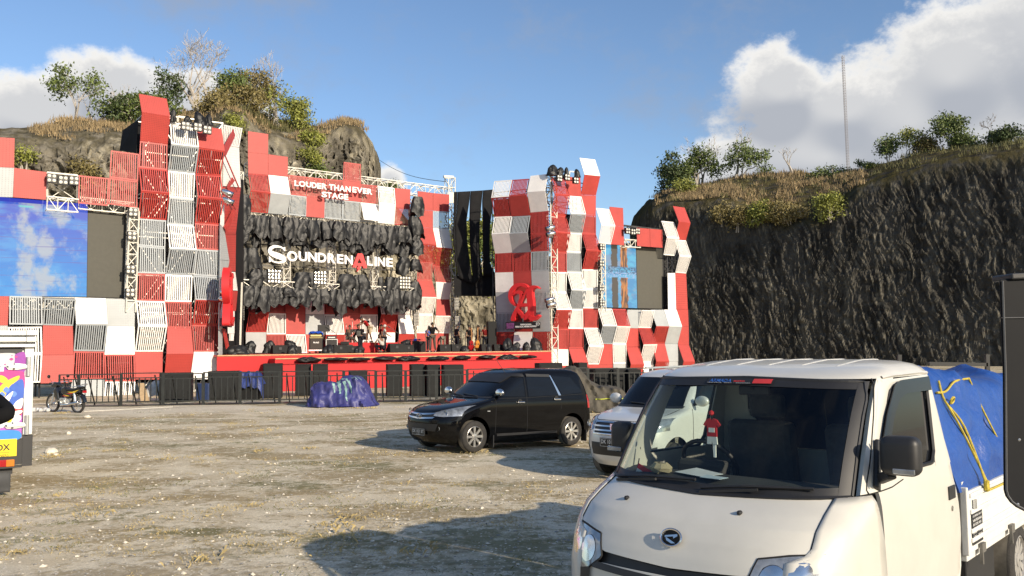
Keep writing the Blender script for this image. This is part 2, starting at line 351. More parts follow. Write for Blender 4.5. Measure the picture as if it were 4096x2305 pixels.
# ================================================================ CLIFFS
def rock_mat(name, dark, mid, light, lo, hi, veg=(0.09, 0.075, 0.03), vegk=0.5):
    m = bpy.data.materials.new(name); m.use_nodes = True; nt = m.node_tree; N = nt.nodes.new; L = nt.links.new
    p = nt.nodes['Principled BSDF']; p.inputs['Roughness'].default_value = 0.95; p.inputs['Specular IOR Level'].default_value = 0.0
    tc = N('ShaderNodeTexCoord'); at = N('ShaderNodeAttribute'); at.attribute_name = 'ridge'
    sc = N('ShaderNodeSeparateColor'); L(at.outputs['Color'], sc.inputs[0])
    def noise(s, sc_=(1, 1, 1), d=7, r=0.65):
        mp = N('ShaderNodeMapping'); mp.inputs['Scale'].default_value = sc_; L(tc.outputs['Object'], mp.inputs[0])
        n = N('ShaderNodeTexNoise'); n.inputs['Scale'].default_value = s; n.inputs['Detail'].default_value = d; n.inputs['Roughness'].default_value = r; L(mp.outputs[0], n.inputs['Vector']); return n.outputs['Fac']
    def ss(v, a, b):
        n = N('ShaderNodeMapRange'); n.interpolation_type = 'SMOOTHSTEP'; L(v, n.inputs[0]); n.inputs[1].default_value = a; n.inputs[2].default_value = b; return n.outputs[0]
    def mul(a, b):
        n = N('ShaderNodeMath'); n.operation = 'MULTIPLY'; L(a, n.inputs[0])
        if isinstance(b, float): n.inputs[1].default_value = b
        else: L(b, n.inputs[1])
        return n.outputs[0]
    def mix(f, a, b):
        n = N('ShaderNodeMix'); n.data_type = 'RGBA'; L(f, n.inputs[0])
        for i, c in ((6, a), (7, b)):
            if isinstance(c, tuple): n.inputs[i].default_value = (*c, 1)
            else: L(c, n.inputs[i])
        return n.outputs[2]
    col = mix(ss(noise(0.5, (1, 1, 0.35)), 0.38, 0.62), dark, mid)
    streak = mul(ss(sc.outputs[0], lo, hi), ss(noise(1.1, (1, 1, 0.3)), 0.40, 0.62))
    col = mix(streak, col, light)
    pale = mul(ss(noise(0.16, (1, 1, 0.7), 5), 0.60, 0.70), ss(noise(1.6), 0.42, 0.58))
    col = mix(mul(pale, 0.75), col, tuple(min(1, c * 1.6) for c in light))
    col = mix(mul(mul(sc.outputs[1], ss(noise(0.8), 0.36, 0.58)), vegk + 0.0), col, veg)
    L(col, p.inputs['Base Color'])
    b = N('ShaderNodeBump'); b.inputs['Strength'].default_value = 1.0; b.inputs['Distance'].default_value = 0.22; L(noise(2.2, (1, 1, 0.55), 9, 0.72), b.inputs['Height']); L(b.outputs[0], p.inputs['Normal'])
    return m
def interp(tab, x):
    t = np.array(tab, float); return np.interp(x, t[:, 0], t[:, 1])
def cliff(name, material, pxs, dtab, edge, sil, back, lean, amp, fgroove, seed, nv=110, slope=0.0, base_drop=0.6, rk=0.4):
    d = interp(dtab, pxs); n = len(pxs)
    dirs = np.array([ray(px, 1390) for px in pxs]); dirs = dirs / dirs[:, 1:2]
    Q = dirs[:, :2] * d[:, None]                                  # plan line
    T = np.gradient(Q, axis=0); T /= np.linalg.norm(T, axis=1)[:, None]; nb = np.stack([-T[:, 1], T[:, 0]], 1)
    nb = dirs[:, :2] / np.linalg.norm(dirs[:, :2], axis=1)[:, None]
    ye = interp(edge, pxs); ze = []
    for i, px in enumerate(pxs):
        dd = d[i] + lean * 14; r = ray(px, ye[i]); ze.append(CAM_H + r[2] / r[1] * dd)
    ze = np.array(ze); s = np.concatenate([[0], np.cumsum(np.linalg.norm(np.diff(Q, axis=0), axis=1))])
    v = np.linspace(0, 1, nv); S, V = np.meshgrid(s, v, indexing='ij'); Z = -base_drop + (ze[:, None] + base_drop) * V
    sh = S + slope * Z                                            # slanting grooves
    wrp = sh + 1.1 * fbm(S * 0.25, Z * 0.25, oct=3, seed=seed + 5)
    g = 1 - np.abs(fbm(wrp * fgroove, Z * 0.16, oct=4, seed=seed)) * 2.4
    g2 = 1 - np.abs(fbm(wrp * fgroove * 2.7, Z * 0.55, oct=3, seed=seed + 3)) * 2.2
    g = np.sign(g) * np.abs(g) ** 1.7; g2 = np.sign(g2) * np.abs(g2) ** 1.5; rough = fbm(S * 3.3, Z * 2.2, oct=3, seed=seed + 13)
    lump = fbm(S * 0.09, Z * 0.12, oct=3, seed=seed + 9); fine = fbm(S * 1.3, Z * 1.0, oct=3, seed=seed + 11)
    disp = amp * (0.50 * g + 0.28 * g2 + 0.30 * fine + rk * rough) + 1.9 * amp * lump
    fade = np.clip((1 - V) * 9, 0.25, 1); disp = disp * fade
    off = lean * np.maximum(Z, 0) - disp + 0.9 * np.clip((V - 0.93) / 0.07, 0, 1) ** 2
    P = np.stack([Q[:, None, 0] + nb[:, None, 0] * off, Q[:, None, 1] + nb[:, None, 1] * off, Z], -1)
    pz = np.stack([-nb[:, 1], nb[:, 0]], 1); lat = amp * (0.9 * fbm(S * 0.5 + 9, Z * 0.45, oct=4, seed=seed + 31) + 0.35 * rough) * np.clip((1 - V) * 5, 0, 1)
    P[..., 0] += pz[:, None, 0] * lat; P[..., 1] += pz[:, None, 1] * lat; P[..., 2] += 0.5 * amp * fbm(S * 0.8, Z * 0.8 + 5, oct=3, seed=seed + 41) * np.clip((1 - V) * 5, 0, 1)
    ridge = np.clip(0.5 + 0.55 * (0.6 * g + 0.4 * g2 - 0.35), 0, 1); veg = np.clip((V - 0.90) / 0.1, 0, 1)
    # top: walk back from the edge to the skyline
    ys = interp(sil, pxs); m = 26; rows = []
    for j in range(1, m + 1):
        t = j / m; bd = back * t
        xq = Q[:, 0] + nb[:, 0] * (off[:, -1] + bd); yq = Q[:, 1] + nb[:, 1] * (off[:, -1] + bd)
        zs = []
        for i, px in enumerate(pxs):
            r = ray(px, ys[i]); zt = CAM_H + r[2] / r[1] * (d[i] + lean * 14 + back); zs.append(zt)
        zz = ze + (np.array(zs) - ze) * (t ** 0.85) + 0.45 * fbm(xq * 0.25, yq * 0.25, oct=4, seed=seed + 21) * min(1, t * 4)
        rows.append(np.stack([xq, yq, zz], -1))
    for j in range(1, 5):
        bd = back + j * 6; xq = Q[:, 0] + nb[:, 0] * (off[:, -1] + bd); yq = Q[:, 1] + nb[:, 1] * (off[:, -1] + bd)
        rows.append(np.stack([xq, yq, rows[m - 1][:, 2] - 0.5 * j * j], -1))
    TP = np.stack(rows, 1); P2 = np.concatenate([P, TP], 1)
    b = MB(); b.grid(P2); o = b.build(name, material, smooth=False)
    ca = o.data.color_attributes.new('ridge', 'FLOAT_COLOR', 'POINT')
    rr = np.concatenate([ridge, np.full((n, TP.shape[1]), 0.35)], 1); vv = np.concatenate([veg, np.full((n, TP.shape[1]), 1.0)], 1)
    c = np.stack([rr, vv, np.zeros_like(rr), np.ones_like(rr)], -1).reshape(-1); ca.data.foreach_set('color', c)
    struct(o); return dict(px=pxs, top=TP, edge=P[:, -1], face=P)
rockL = rock_mat('weathered_grey_rock', (0.075, 0.069, 0.056), (0.22, 0.20, 0.16), (0.40, 0.36, 0.27), 0.42, 0.85)
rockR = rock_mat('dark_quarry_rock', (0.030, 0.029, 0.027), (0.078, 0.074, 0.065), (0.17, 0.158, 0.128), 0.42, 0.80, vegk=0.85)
rockB = rock_mat('pale_quarry_rock', (0.07, 0.062, 0.045), (0.25, 0.225, 0.165), (0.52, 0.47, 0.36), 0.30, 0.7)
pl = np.concatenate([np.linspace(-1100, 1440, 300), np.linspace(1446, 1512, 34), np.linspace(1513, 1524, 20)])
silL = [(-1100, 560), (-300, 530), (0, 527), (150, 520), (230, 482), (330, 478), (520, 478), (600, 482), (700, 445), (850, 420), (890, 405), (960, 412), (1050, 455), (1130, 482), (1250, 486), (1300, 475), (1370, 462), (1430, 478), (1490, 565), (1515, 620), (1524, 660)]
CL = cliff('left_cliff', rockL, pl, [(-1100, 60), (0, 68), (900, 78), (1300, 86), (1440, 90), (1500, 94), (1512, 99), (1524, 122)],
           [(-1100, 600), (0, 545), (150, 545), (260, 560), (420, 540), (560, 545), (700, 520), (850, 470), (890, 430), (960, 440), (1040, 520), (1130, 545), (1240, 560), (1310, 520), (1370, 480), (1430, 490), (1490, 570), (1515, 640), (1524, 690)],
           silL, 9, 0.10, 1.05, 0.45, 31, nv=150, rk=1.0)
pb = np.linspace(880, 2720, 330)
CB = cliff('rear_quarry_face', rockB, pb, [(880, 92), (1500, 102), (2000, 104), (2720, 112)],
           [(880, 800), (1500, 690), (1545, 770), (1600, 850), (1700, 980), (1800, 1120), (1900, 1160), (2050, 1140), (2200, 1080), (2400, 1020), (2720, 1000)],
           [(880, 790), (1500, 690), (1545, 765), (1600, 840), (1700, 960), (1800, 1090), (1900, 1110), (2050, 1090), (2200, 1030), (2400, 985), (2720, 960)], 14, 0.12, 0.8, 0.45, 77, nv=80)
pr = np.concatenate([np.linspace(2528, 2600, 24), np.linspace(2606, 4200, 420), np.linspace(4215, 5400, 70)])
drt = []
for px in pr:
    k = (px - 2048) / 3500; t0 = (100 * k - 15.8) / (0.731 + 0.682 * k); drt.append((px, 100 - 0.682 * t0))
drt = [(px, dd if px > 2620 else dd + (2620 - px) * 0.22) for px, dd in drt]
CR = cliff('right_cliff', rockR, pr, drt,
           [(2528, 935), (2545, 880), (2600, 835), (2680, 805), (2800, 800), (2900, 790), (2960, 805), (3050, 862), (3150, 880), (3300, 868), (3370, 815), (3450, 745), (3600, 695), (3750, 655), (3900, 622), (4096, 597), (4600, 540), (5400, 500)],
           [(2528, 915), (2545, 862), (2600, 805), (2680, 762), (2760, 748), (2900, 722), (3000, 705), (3200, 694), (3380, 694), (3460, 690), (3520, 668), (3600, 645), (3700, 622), (3850, 600), (4096, 582), (4600, 520), (5400, 480)],
           20, 0.09, 0.20, 2.3, 55, nv=200, slope=0.28, rk=0.9)
# ================================================================ VEGETATION
bark_pale = mat('pale_bark', (0.40, 0.365, 0.32), 0.9, vary=0.2, scale=3); bark_dark = mat('brown_bark', (0.14, 0.105, 0.075), 0.9, vary=0.2, scale=3)
def leafmat(name, c, v=0.5):
    m = mat(name, c, 0.6, vary=v, scale=1.1); m.node_tree.nodes['Principled BSDF'].inputs['Subsurface Weight'].default_value = 0.0
    return m
LEAF = dict(dark=leafmat('dark_green_leaves', (0.055, 0.080, 0.022)), mid=leafmat('mid_green_leaves', (0.105, 0.14, 0.034)), light=leafmat('yellow_green_leaves', (0.22, 0.235, 0.045)), olive=leafmat('olive_brown_leaves', (0.19, 0.155, 0.055)))
def grow(b, tips, p, d, ln, r, lev, rng, spread, up, nseg=3, wig=0.18, kids=(2, 4)):
    pts = [p]; rs = [r]; dd = d
    for i in range(nseg):
        dd = dd + rng.normal(size=3) * wig; dd[2] += up * 0.12; dd = dd / np.linalg.norm(dd); pts.append(pts[-1] + dd * ln / nseg); rs.append(r * (1 - 0.42 * (i + 1) / nseg))
    b.tube(pts, rs, n=5 if lev > 1 else 3, cap=False)
    if lev == 0: tips.append((pts[-1], dd)); tips.append((pts[-2], dd)); return
    for k in range(int(rng.integers(kids[0], kids[1] + 1))):
        a = rng.normal(size=3); a -= dd * a.dot(dd); a /= np.linalg.norm(a) + 1e-9
        nd = dd * (1 - spread * 0.5) + a * spread * (0.6 + 0.7 * rng.random()); nd[2] += up * 0.3; nd /= np.linalg.norm(nd)
        j = -1 if k == 0 else int(rng.integers(max(1, nseg - 1), nseg + 1))
        grow(b, tips, pts[j], nd, ln * (0.62 + 0.2 * rng.random()), max(0.016, rs[j] * 0.6), lev - 1, rng, spread, up, nseg, wig, kids)
def leaves(b, tips, rng, size, per, rad, squash=0.7):
    for p, d in tips:
        for _ in range(int(per * 1.7)):
            c = p + rng.normal(size=3) * rad * 0.85 * np.array([1, 1, squash]); a = rng.normal(size=3); a /= np.linalg.norm(a)
            q = rng.normal(size=3); q -= a * q.dot(a); q /= np.linalg.norm(q); w = np.cross(a, q); s = size * 0.62 * (0.5 + rng.random())
            b.add([c - q * s, c - w * s * 0.45, c + q * s, c + w * s * 0.45 + a * s * 0.25], [(0, 1, 2), (0, 2, 3)])
def tree(name, label, cat, base, h, seed, leaf=None, lev=3, spread=0.7, up=0.25, per=12, rad=0.5, size=0.22, stems=1, r=0.12, lean=(0, 0), bark=None, wig=0.18, kids=(2, 4), group=None, trunkfrac=0.34, squash=0.7):
    rng = np.random.default_rng(seed); t = thing(name, label, cat, base, group=group); tips = []; b = MB()
    for s in range(stems):
        d = np.array([lean[0] + (rng.normal() * 0.28 if stems > 1 else 0), lean[1] + rng.normal() * 0.1, 1.0]); d /= np.linalg.norm(d)
        grow(b, tips, np.array([rng.normal() * 0.1 * (stems > 1), 0, -0.3]), d, h * trunkfrac, r, lev, rng, spread, up, wig=wig, kids=kids)
    V = np.array(b.v); top = max(np.percentile(V[:, 2], 99.5), 0.1); k = (h / top) if leaf is None else (h - rad * 0.7) / top
    xy = np.array([0.68, 0.68, 1.0]) if leaf and trunkfrac > 0.2 else np.ones(3); b.v = [tuple(q) for q in V * k * xy]; b.build('trunk', bark or bark_pale, t)
    if leaf:
        lb = MB(); leaves(lb, [(p * k * xy, d) for p, d in tips], rng, size, per, rad, squash); lb.build('crown', LEAF[leaf], t)
    return t
def spot(C, px, t, sink=0.1):
    i = int(np.argmin(np.abs(C['px'] - px))); j = min(C['top'].shape[1] - 1, int(t * 26)); q = C['top'][i, j].copy(); q[2] -= sink; return q
def ht(base, px, ytop):
    r = ray(px, ytop); return CAM_H + r[2] / r[1] * base[1] - base[2]
def T(C, px, t, ytop, name, label, cat, seed, **k):
    b = spot(C, px, t); return tree(name, label, cat, b, max(0.8, ht(b, px, ytop)), seed, **k)
T(CL, 272, 0.9, 262, 'tree', 'tall thin tree with sparse pale green crown, alone on the left hilltop', 'tree', 11, leaf='mid', lev=3, spread=0.75, per=9, rad=0.5, size=0.24, r=0.13, stems=2)
T(CL, 470, 0.8, 385, 'bush', 'round dense green bush on the left hilltop just left of the red tower top', 'bush', 12, leaf='dark', lev=3, spread=1.0, per=14, rad=0.5, size=0.24, r=0.08, trunkfrac=0.2, stems=3)
T(CL, 535, 0.8, 380, 'bush', 'dense dark bush touching the left edge of the red tower top', 'bush', 13, leaf='mid', lev=3, spread=1.0, per=12, rad=0.5, size=0.24, r=0.08, trunkfrac=0.2, stems=3)
T(CL, 640, 0.9, 285, 'tree', 'dark green tree rising behind the top of the red tower', 'tree', 14, leaf='dark', lev=3, spread=0.8, per=11, rad=0.55, size=0.25, r=0.13)
T(CL, 775, 0.8, 128, 'dead_tree', 'tallest bare white tree on the left hilltop with many thin branches', 'bare tree', 15, lev=5, spread=0.75, up=0.6, stems=3, r=0.19, kids=(2, 3), trunkfrac=0.30)
T(CL, 805, 0.7, 138, 'dead_tree', 'slender bare white tree directly right of the tallest bare tree', 'bare tree', 16, lev=5, spread=0.5, up=0.6, stems=1, r=0.2, kids=(2, 3), trunkfrac=0.3)
T(CL, 350, 0.9, 350, 'dead_tree', 'small bare twiggy sapling between the thin tree and the round bush', 'bare tree', 17, lev=4, spread=0.5, up=0.5, r=0.13, kids=(2, 3))
T(CL, 425, 0.9, 330, 'dead_tree', 'thin bare sapling just left of the round dense bush', 'bare tree', 18, lev=4, spread=0.5, up=0.5, r=0.13, kids=(2, 3))
T(CL, 905, 0.7, 290, 'tree', 'green tree right of the bare trees on the left hilltop', 'tree', 19, leaf='mid', lev=3, spread=0.9, per=13, rad=0.6, size=0.25, r=0.12, stems=2)
T(CL, 1010, 0.8, 280, 'tree', 'wide flat topped olive brown tree crowning the left hill', 'tree', 20, leaf='olive', lev=4, spread=1.0, up=0.1, per=6, rad=0.55, size=0.22, r=0.14, stems=2, squash=0.4)
T(CL, 960, 0.5, 340, 'bush', 'olive brown scrub under the flat topped tree', 'bush', 21, leaf='olive', lev=3, spread=1.0, per=11, rad=0.6, size=0.22, stems=3, r=0.06, trunkfrac=0.2)
T(CL, 860, 0.4, 365, 'bush', 'brown green scrub at the foot of the bare trees', 'bush', 22, leaf='olive', lev=3, spread=1.0, per=11, rad=0.6, size=0.22, stems=3, r=0.06, trunkfrac=0.2)
T(CL, 1075, 0.5, 330, 'bush', 'yellow green shrub on the right shoulder of the left hill top', 'bush', 23, leaf='light', lev=3, spread=0.9, per=7, rad=0.5, size=0.22, stems=2, r=0.06, trunkfrac=0.25)
T(CL, 1108, 0.5, 212, 'dead_tree', 'bare pale tree standing right of the flat topped tree', 'bare tree', 24, lev=5, spread=0.42, up=0.8, r=0.26, kids=(2, 3))
T(CL, 1150, 0.6, 388, 'bush', 'green shrub at the foot of the bare pale tree', 'bush', 25, leaf='mid', lev=3, spread=0.9, per=12, rad=0.5, size=0.22, stems=2, r=0.06, trunkfrac=0.25)
T(CL, 1205, 0.5, 405, 'bush', 'bright green rounded shrub, rightmost on the left hill', 'bush', 26, leaf='light', lev=3, spread=0.9, per=14, rad=0.5, size=0.22, stems=2, r=0.06, trunkfrac=0.25)
def facebush(C, px, py, h, label, seed, leaf, per=10):
    i = int(np.argmin(np.abs(C['px'] - px))); col = C['face'][i]; zz = CAM_H + ray(px, py)[2] / ray(px, py)[1] * col[:, 1]
    j = int(np.argmin(np.abs(col[:, 2] - zz))); b = col[j] + np.array([0, -0.2, -0.2])
    tree('shrub', label, 'shrub', b, h, seed, leaf=leaf, lev=3, spread=1.0, per=per, rad=0.45, size=0.2, stems=3, r=0.04, trunkfrac=0.25)
facebush(CL, 1225, 660, 1.9, 'leafy yellow green shrub clinging to the grey rock above the stage header, upper one', 31, 'light')
facebush(CL, 1262, 705, 1.6, 'leafy green shrub on the grey rock directly above the header truss', 32, 'mid')
facebush(CL, 1255, 560, 1.4, 'small green shrub growing under the dry grass on the grey rock', 33, 'light')
facebush(CL, 75, 640, 1.2, 'yellow green creeper on the grey rock right of the leftmost red panel', 34, 'light', 6)
facebush(CL, 350, 690, 1.3, 'dry olive creeper on the grey rock above the left stage truss', 35, 'olive', 6)
facebush(CL, 935, 500, 1.2, 'yellowish shrub on rock beside the white slatted top panel', 36, 'light', 8)
for px, py, s in ((1860, 905, 41), (1900, 880, 42), (1945, 890, 43), (1985, 900, 44), (1805, 1000, 45), (1770, 960, 46)):
    T(CB, px, 0.15, py, 'tree', {1860: 'green tree seen through the leftmost slit of the black curtain', 1900: 'green tree seen through the second slit of the black curtain', 1945: 'green tree seen through the third slit of the black curtain', 1985: 'green tree at the right edge of the black curtain', 1805: 'green tree behind the truss left of the black curtain', 1770: 'green tree hidden behind the red columns beside the curtain'}[px], 'tree', s, leaf='light' if s % 2 else 'mid', lev=3, spread=0.9, per=16, rad=0.8, size=0.34, r=0.16, stems=2, trunkfrac=0.25, group='trees behind the stage')
T(CB, 1572, 0.2, 722, 'bush', 'small leafy bush beside the tip of the left cliff', 'bush', 47, leaf='mid', lev=3, spread=0.9, per=10, rad=0.4, size=0.2, r=0.05, stems=2)
T(CB, 2585, 0.4, 945, 'bush', 'bush seen through the truss left of the red panel on the right screen', 'bush', 48, leaf='mid', lev=3, spread=0.9, per=14, rad=0.6, size=0.3, r=0.08, stems=3)
T(CR, 2800, 0.8, 588, 'tree', 'dense green tree at the left end of the right cliff top', 'tree', 51, leaf='mid', lev=3, spread=0.85, per=17, rad=0.7, size=0.3, r=0.16, stems=3, trunkfrac=0.26)
T(CR, 2745, 0.8, 610, 'tree', 'dark green tree left of the dense tree on the right cliff', 'tree', 52, leaf='dark', lev=3, spread=0.8, per=16, rad=0.6, size=0.3, r=0.15, stems=2, trunkfrac=0.28)
T(CR, 2700, 0.6, 662, 'bush', 'dark conifer like bush at the edge of the right cliff', 'bush', 53, leaf='dark', lev=3, spread=0.7, per=14, rad=0.45, size=0.25, r=0.1, stems=2)
T(CR, 2745, 0.3, 715, 'bush', 'yellow green shrub in front of the dark conifer like bush', 'bush', 54, leaf='light', lev=3, spread=0.9, per=9, rad=0.45, size=0.22, r=0.06, stems=2, trunkfrac=0.25)
T(CR, 2975, 0.9, 565, 'tree', 'slanting tree with two leaf clumps right of the dense tree', 'tree', 55, leaf='mid', lev=3, spread=0.85, per=14, rad=0.6, size=0.28, r=0.13, stems=2, lean=(0.3, 0))
T(CR, 2955, 0.9, 508, 'dead_tree', 'bare whitish tree behind the slanting tree', 'bare tree', 56, lev=5, spread=0.45, up=0.6, r=0.24, kids=(2, 3))
T(CR, 2815, 0.9, 548, 'dead_tree', 'bare whitish tree standing behind the dense green tree', 'bare tree', 57, lev=5, spread=0.5, up=0.6, r=0.24, kids=(2, 3), stems=2)
T(CR, 3195, 0.95, 590, 'dead_tree', 'lone small bare tree left of the radio mast', 'bare tree', 58, lev=4, spread=0.5, up=0.6, r=0.2, kids=(2, 3))
T(CR, 3345, 0.8, 665, 'bush', 'low green bush at the foot of the radio mast', 'bush', 59, leaf='mid', lev=3, spread=1, per=8, rad=0.5, size=0.22, r=0.05, stems=3, trunkfrac=0.2)
T(CR, 3460, 0.9, 640, 'tree', 'thin sapling right of the radio mast', 'tree', 60, leaf='mid', lev=3, spread=0.5, per=4, rad=0.35, size=0.2, r=0.05)
T(CR, 3515, 0.8, 660, 'bush', 'small yellow bush further right of the mast on the slope', 'bush', 61, leaf='light', lev=3, spread=0.9, per=6, rad=0.35, size=0.2, r=0.05, stems=2)
T(CR, 3585, 0.8, 540, 'tree', 'airy tree with layered leaves, leftmost of the right hilltop trees', 'tree', 62, leaf='mid', lev=3, spread=0.8, per=7, rad=0.5, size=0.22, r=0.1, stems=3)
T(CR, 3660, 0.8, 510, 'tree', 'taller airy tree second from left on the right hilltop', 'tree', 63, leaf='light', lev=3, spread=0.8, per=8, rad=0.45, size=0.22, r=0.1, stems=2)
T(CR, 3745, 0.8, 545, 'tree', 'small twisted tree in the middle of the right hilltop', 'tree', 64, leaf='olive', lev=4, spread=0.8, per=3, rad=0.4, size=0.2, r=0.1, stems=2)
T(CR, 3850, 0.8, 452, 'tree', 'tallest leafy tree on the right hilltop', 'tree', 65, leaf='mid', lev=3, spread=0.65, per=12, rad=0.55, size=0.24, r=0.12, stems=2)
T(CR, 3905, 0.8, 530, 'bush', 'bush right of the tallest leafy tree on the right hilltop', 'bush', 66, leaf='mid', lev=3, spread=0.9, per=9, rad=0.45, size=0.22, r=0.06, stems=3, trunkfrac=0.2)
T(CR, 3995, 0.8, 455, 'dead_tree', 'bare tree near the right end of the right hilltop', 'bare tree', 67, lev=5, spread=0.6, up=0.5, r=0.2, kids=(2, 3), bark=bark_dark)
T(CR, 4075, 0.8, 510, 'bush', 'dark bush at the far right end of the right hilltop', 'bush', 68, leaf='dark', lev=3, spread=0.9, per=10, rad=0.5, size=0.22, r=0.06, stems=4, trunkfrac=0.2)
# hilltop dry grass (uncountable)
def hill_grass(C, name, n, seed, pxr, tr, hh, material, thr=-0.1):
    rng = np.random.default_rng(seed); V = []; F = []; k = 0
    for _ in range(n):
        px = pxr[0] + (pxr[1] - pxr[0]) * rng.random(); t = tr[0] + (tr[1] - tr[0]) * rng.random()
        if fbm(px * 0.012, t * 3, oct=3, seed=seed) < thr: continue
        b = spot(C, px, t, 0.05); i2 = min(len(C['px']) - 1, int(np.argmin(np.abs(C['px'] - px))) + 1)
        b = b + np.array([rng.normal() * 0.3, rng.normal() * 0.3, 0])
        for _b in range(7):
            a = rng.random() * 6.28; h = hh * (0.4 + 0.8 * rng.random()); w = 0.03 + 0.03 * rng.random(); c = b + rng.normal(size=3) * np.array([0.22, 0.22, 0]); dx, dy = math.cos(a), math.sin(a)
            V += [c + (-dy * w, dx * w, 0), c + (dy * w, -dx * w, 0), c + (dx * h * 0.4, dy * h * 0.4, h)]; F.append((k, k + 1, k + 2)); k += 3
    me = bpy.data.meshes.new(name); me.from_pydata([tuple(q) for q in V], [], F); me.materials.append(material); o = bpy.data.objects.new(name, me); COL.objects.link(o); stuff(o)
gold = mat('golden_grass', (0.27, 0.20, 0.105), 0.85, vary=0.4, scale=0.8); sage = mat('sage_scrub', (0.11, 0.105, 0.04), 0.85, vary=0.4, scale=0.8)
hill_grass(CL, 'hilltop_grass', 2600, 71, (120, 1450), (0.0, 1.0), 0.5, gold)
hill_grass(CL, 'hilltop_scrub', 600, 72, (820, 1240), (0.3, 1.0), 0.8, sage)
hill_grass(CR, 'cliff_top_grass', 3200, 73, (2640, 3480), (0.0, 1.0), 0.55, gold)
hill_grass(CR, 'cliff_top_scrub', 900, 74, (2600, 4150), (0.0, 1.0), 0.6, sage, 0.0)
for px, py, s, l in ((2900, 860, 81, 'olive'), (3060, 865, 82, 'light'), (3180, 870, 83, 'olive'), (3350, 835, 84, 'light'), (2960, 880, 85, 'olive'), (3120, 850, 86, 'olive')):
    facebush(CR, px, py + 20, 2.2, {81: 'olive brown scrub at the left of the notch in the right cliff edge', 82: 'yellow green scrub left of centre in the notch of the right cliff edge', 83: 'olive scrub in the deepest part of the notch in the right cliff', 84: 'bright yellow shrub at the right end of the notch in the right cliff', 85: 'olive scrub hanging lowest below the notch of the right cliff', 86: 'olive scrub in the middle of the notch in the right cliff'}[s], s, l)
# radio mast
def mast():
    b0 = spot(CR, 3393, 1.0); b0 = b0 + np.array([0.0, 25.0, 0]); 
    bp = at_depth(3393, 700, b0[1]); tp = at_depth(3371, 222, b0[1] + 3)
    t = thing('radio_mast', 'tall thin lattice radio mast standing behind the right cliff against the cloud', 'radio mast', bp)
    m = mat('mast_steel', (0.22, 0.20, 0.20), 0.6, vary=0.15); legs = []
    for a in (0, 2.09, 4.19):
        off = np.array([math.cos(a), math.sin(a), 0]) * 0.24; b = MB(); b.bar(bp + off, tp + off, 0.04); b.build('mast_leg', m, t, bp); legs.append(off)
    b = MB(); n = 46
    for i in range(n):
        for j in range(3):
            p = bp + (tp - bp) * (i / n); q = bp + (tp - bp) * ((i + 1) / n); b.bar(p + legs[j], q + legs[(j + 1) % 3], 0.02); b.bar(p + legs[j], p + legs[(j + 1) % 3], 0.025)
    stuff(b.build('lattice', m, t, bp))
mast()
# ================================================================ STAGE
YW = R(35.0); uP = np.array([math.cos(YW), math.sin(YW), 0]); wP = np.array([math.sin(YW), -math.cos(YW), 0]); P0 = np.array([0, 54.3, 0])
def PP(px, py, w=0.0): return on_plane(px, py, P0 + wP * w, wP)
YR = R(-30.0); P_R = on_plane(2197, 1390, P0, wP); nR = np.array([math.sin(YR), -math.cos(YR), 0]); uR = np.array([math.cos(YR), math.sin(YR), 0])
def PR(px, py, w=0.0): return on_plane(px, py, P_R + nR * w, nR)
def plywood(name, c, hole):
    m = mat(name, c, 0.55, vary=0.09, scale=1.3, bump=0.06, bscale=30); nt = m.node_tree; N = nt.nodes.new; L = nt.links.new; p = nt.nodes['Principled BSDF']
    src = p.inputs['Base Color'].links[0].from_socket
    uv = N('ShaderNodeUVMap'); sp = N('ShaderNodeVectorMath'); sp.operation = 'SCALE'; sp.inputs['Scale'].default_value = 16; L(uv.outputs[0], sp.inputs[0])
    fr = N('ShaderNodeVectorMath'); fr.operation = 'FRACTION'; L(sp.outputs[0], fr.inputs[0]); ds = N('ShaderNodeVectorMath'); ds.operation = 'DISTANCE'; L(fr.outputs[0], ds.inputs[0]); ds.inputs[1].default_value = (0.5, 0.5, 0)
    lt = N('ShaderNodeMath'); lt.operation = 'LESS_THAN'; lt.inputs[1].default_value = 0.17; L(ds.outputs['Value'], lt.inputs[0])
    mx = N('ShaderNodeMix'); mx.data_type = 'RGBA'; L(lt.outputs[0], mx.inputs[0]); L(src, mx.inputs[6]); mx.inputs[7].default_value = (*hole, 1); L(mx.outputs[2], p.inputs['Base Color']); return m
PAINT = dict(R=mat('red_paint', (0.40, 0.042, 0.034), 0.5, vary=0.13, scale=1.5), W=mat('white_paint', (0.82, 0.80, 0.76), 0.5, vary=0.03, scale=1.5), G=mat('grey_paint', (0.33, 0.36, 0.38), 0.5, vary=0.05, scale=1.5))
PEG = dict(R=plywood('red_pegboard', (0.41, 0.046, 0.037), (0.16, 0.012, 0.01)), W=plywood('white_pegboard', (0.82, 0.80, 0.76), (0.58, 0.56, 0.54)), G=plywood('grey_pegboard', (0.37, 0.39, 0.395), (0.20, 0.21, 0.22)))
UV8 = [(0, 1), (1, 1), (1, 0), (0, 0)] * 2
CNAME = dict(R='red', W='white', G='grey')
def lerp(a, b, t): return a + (b - a) * t
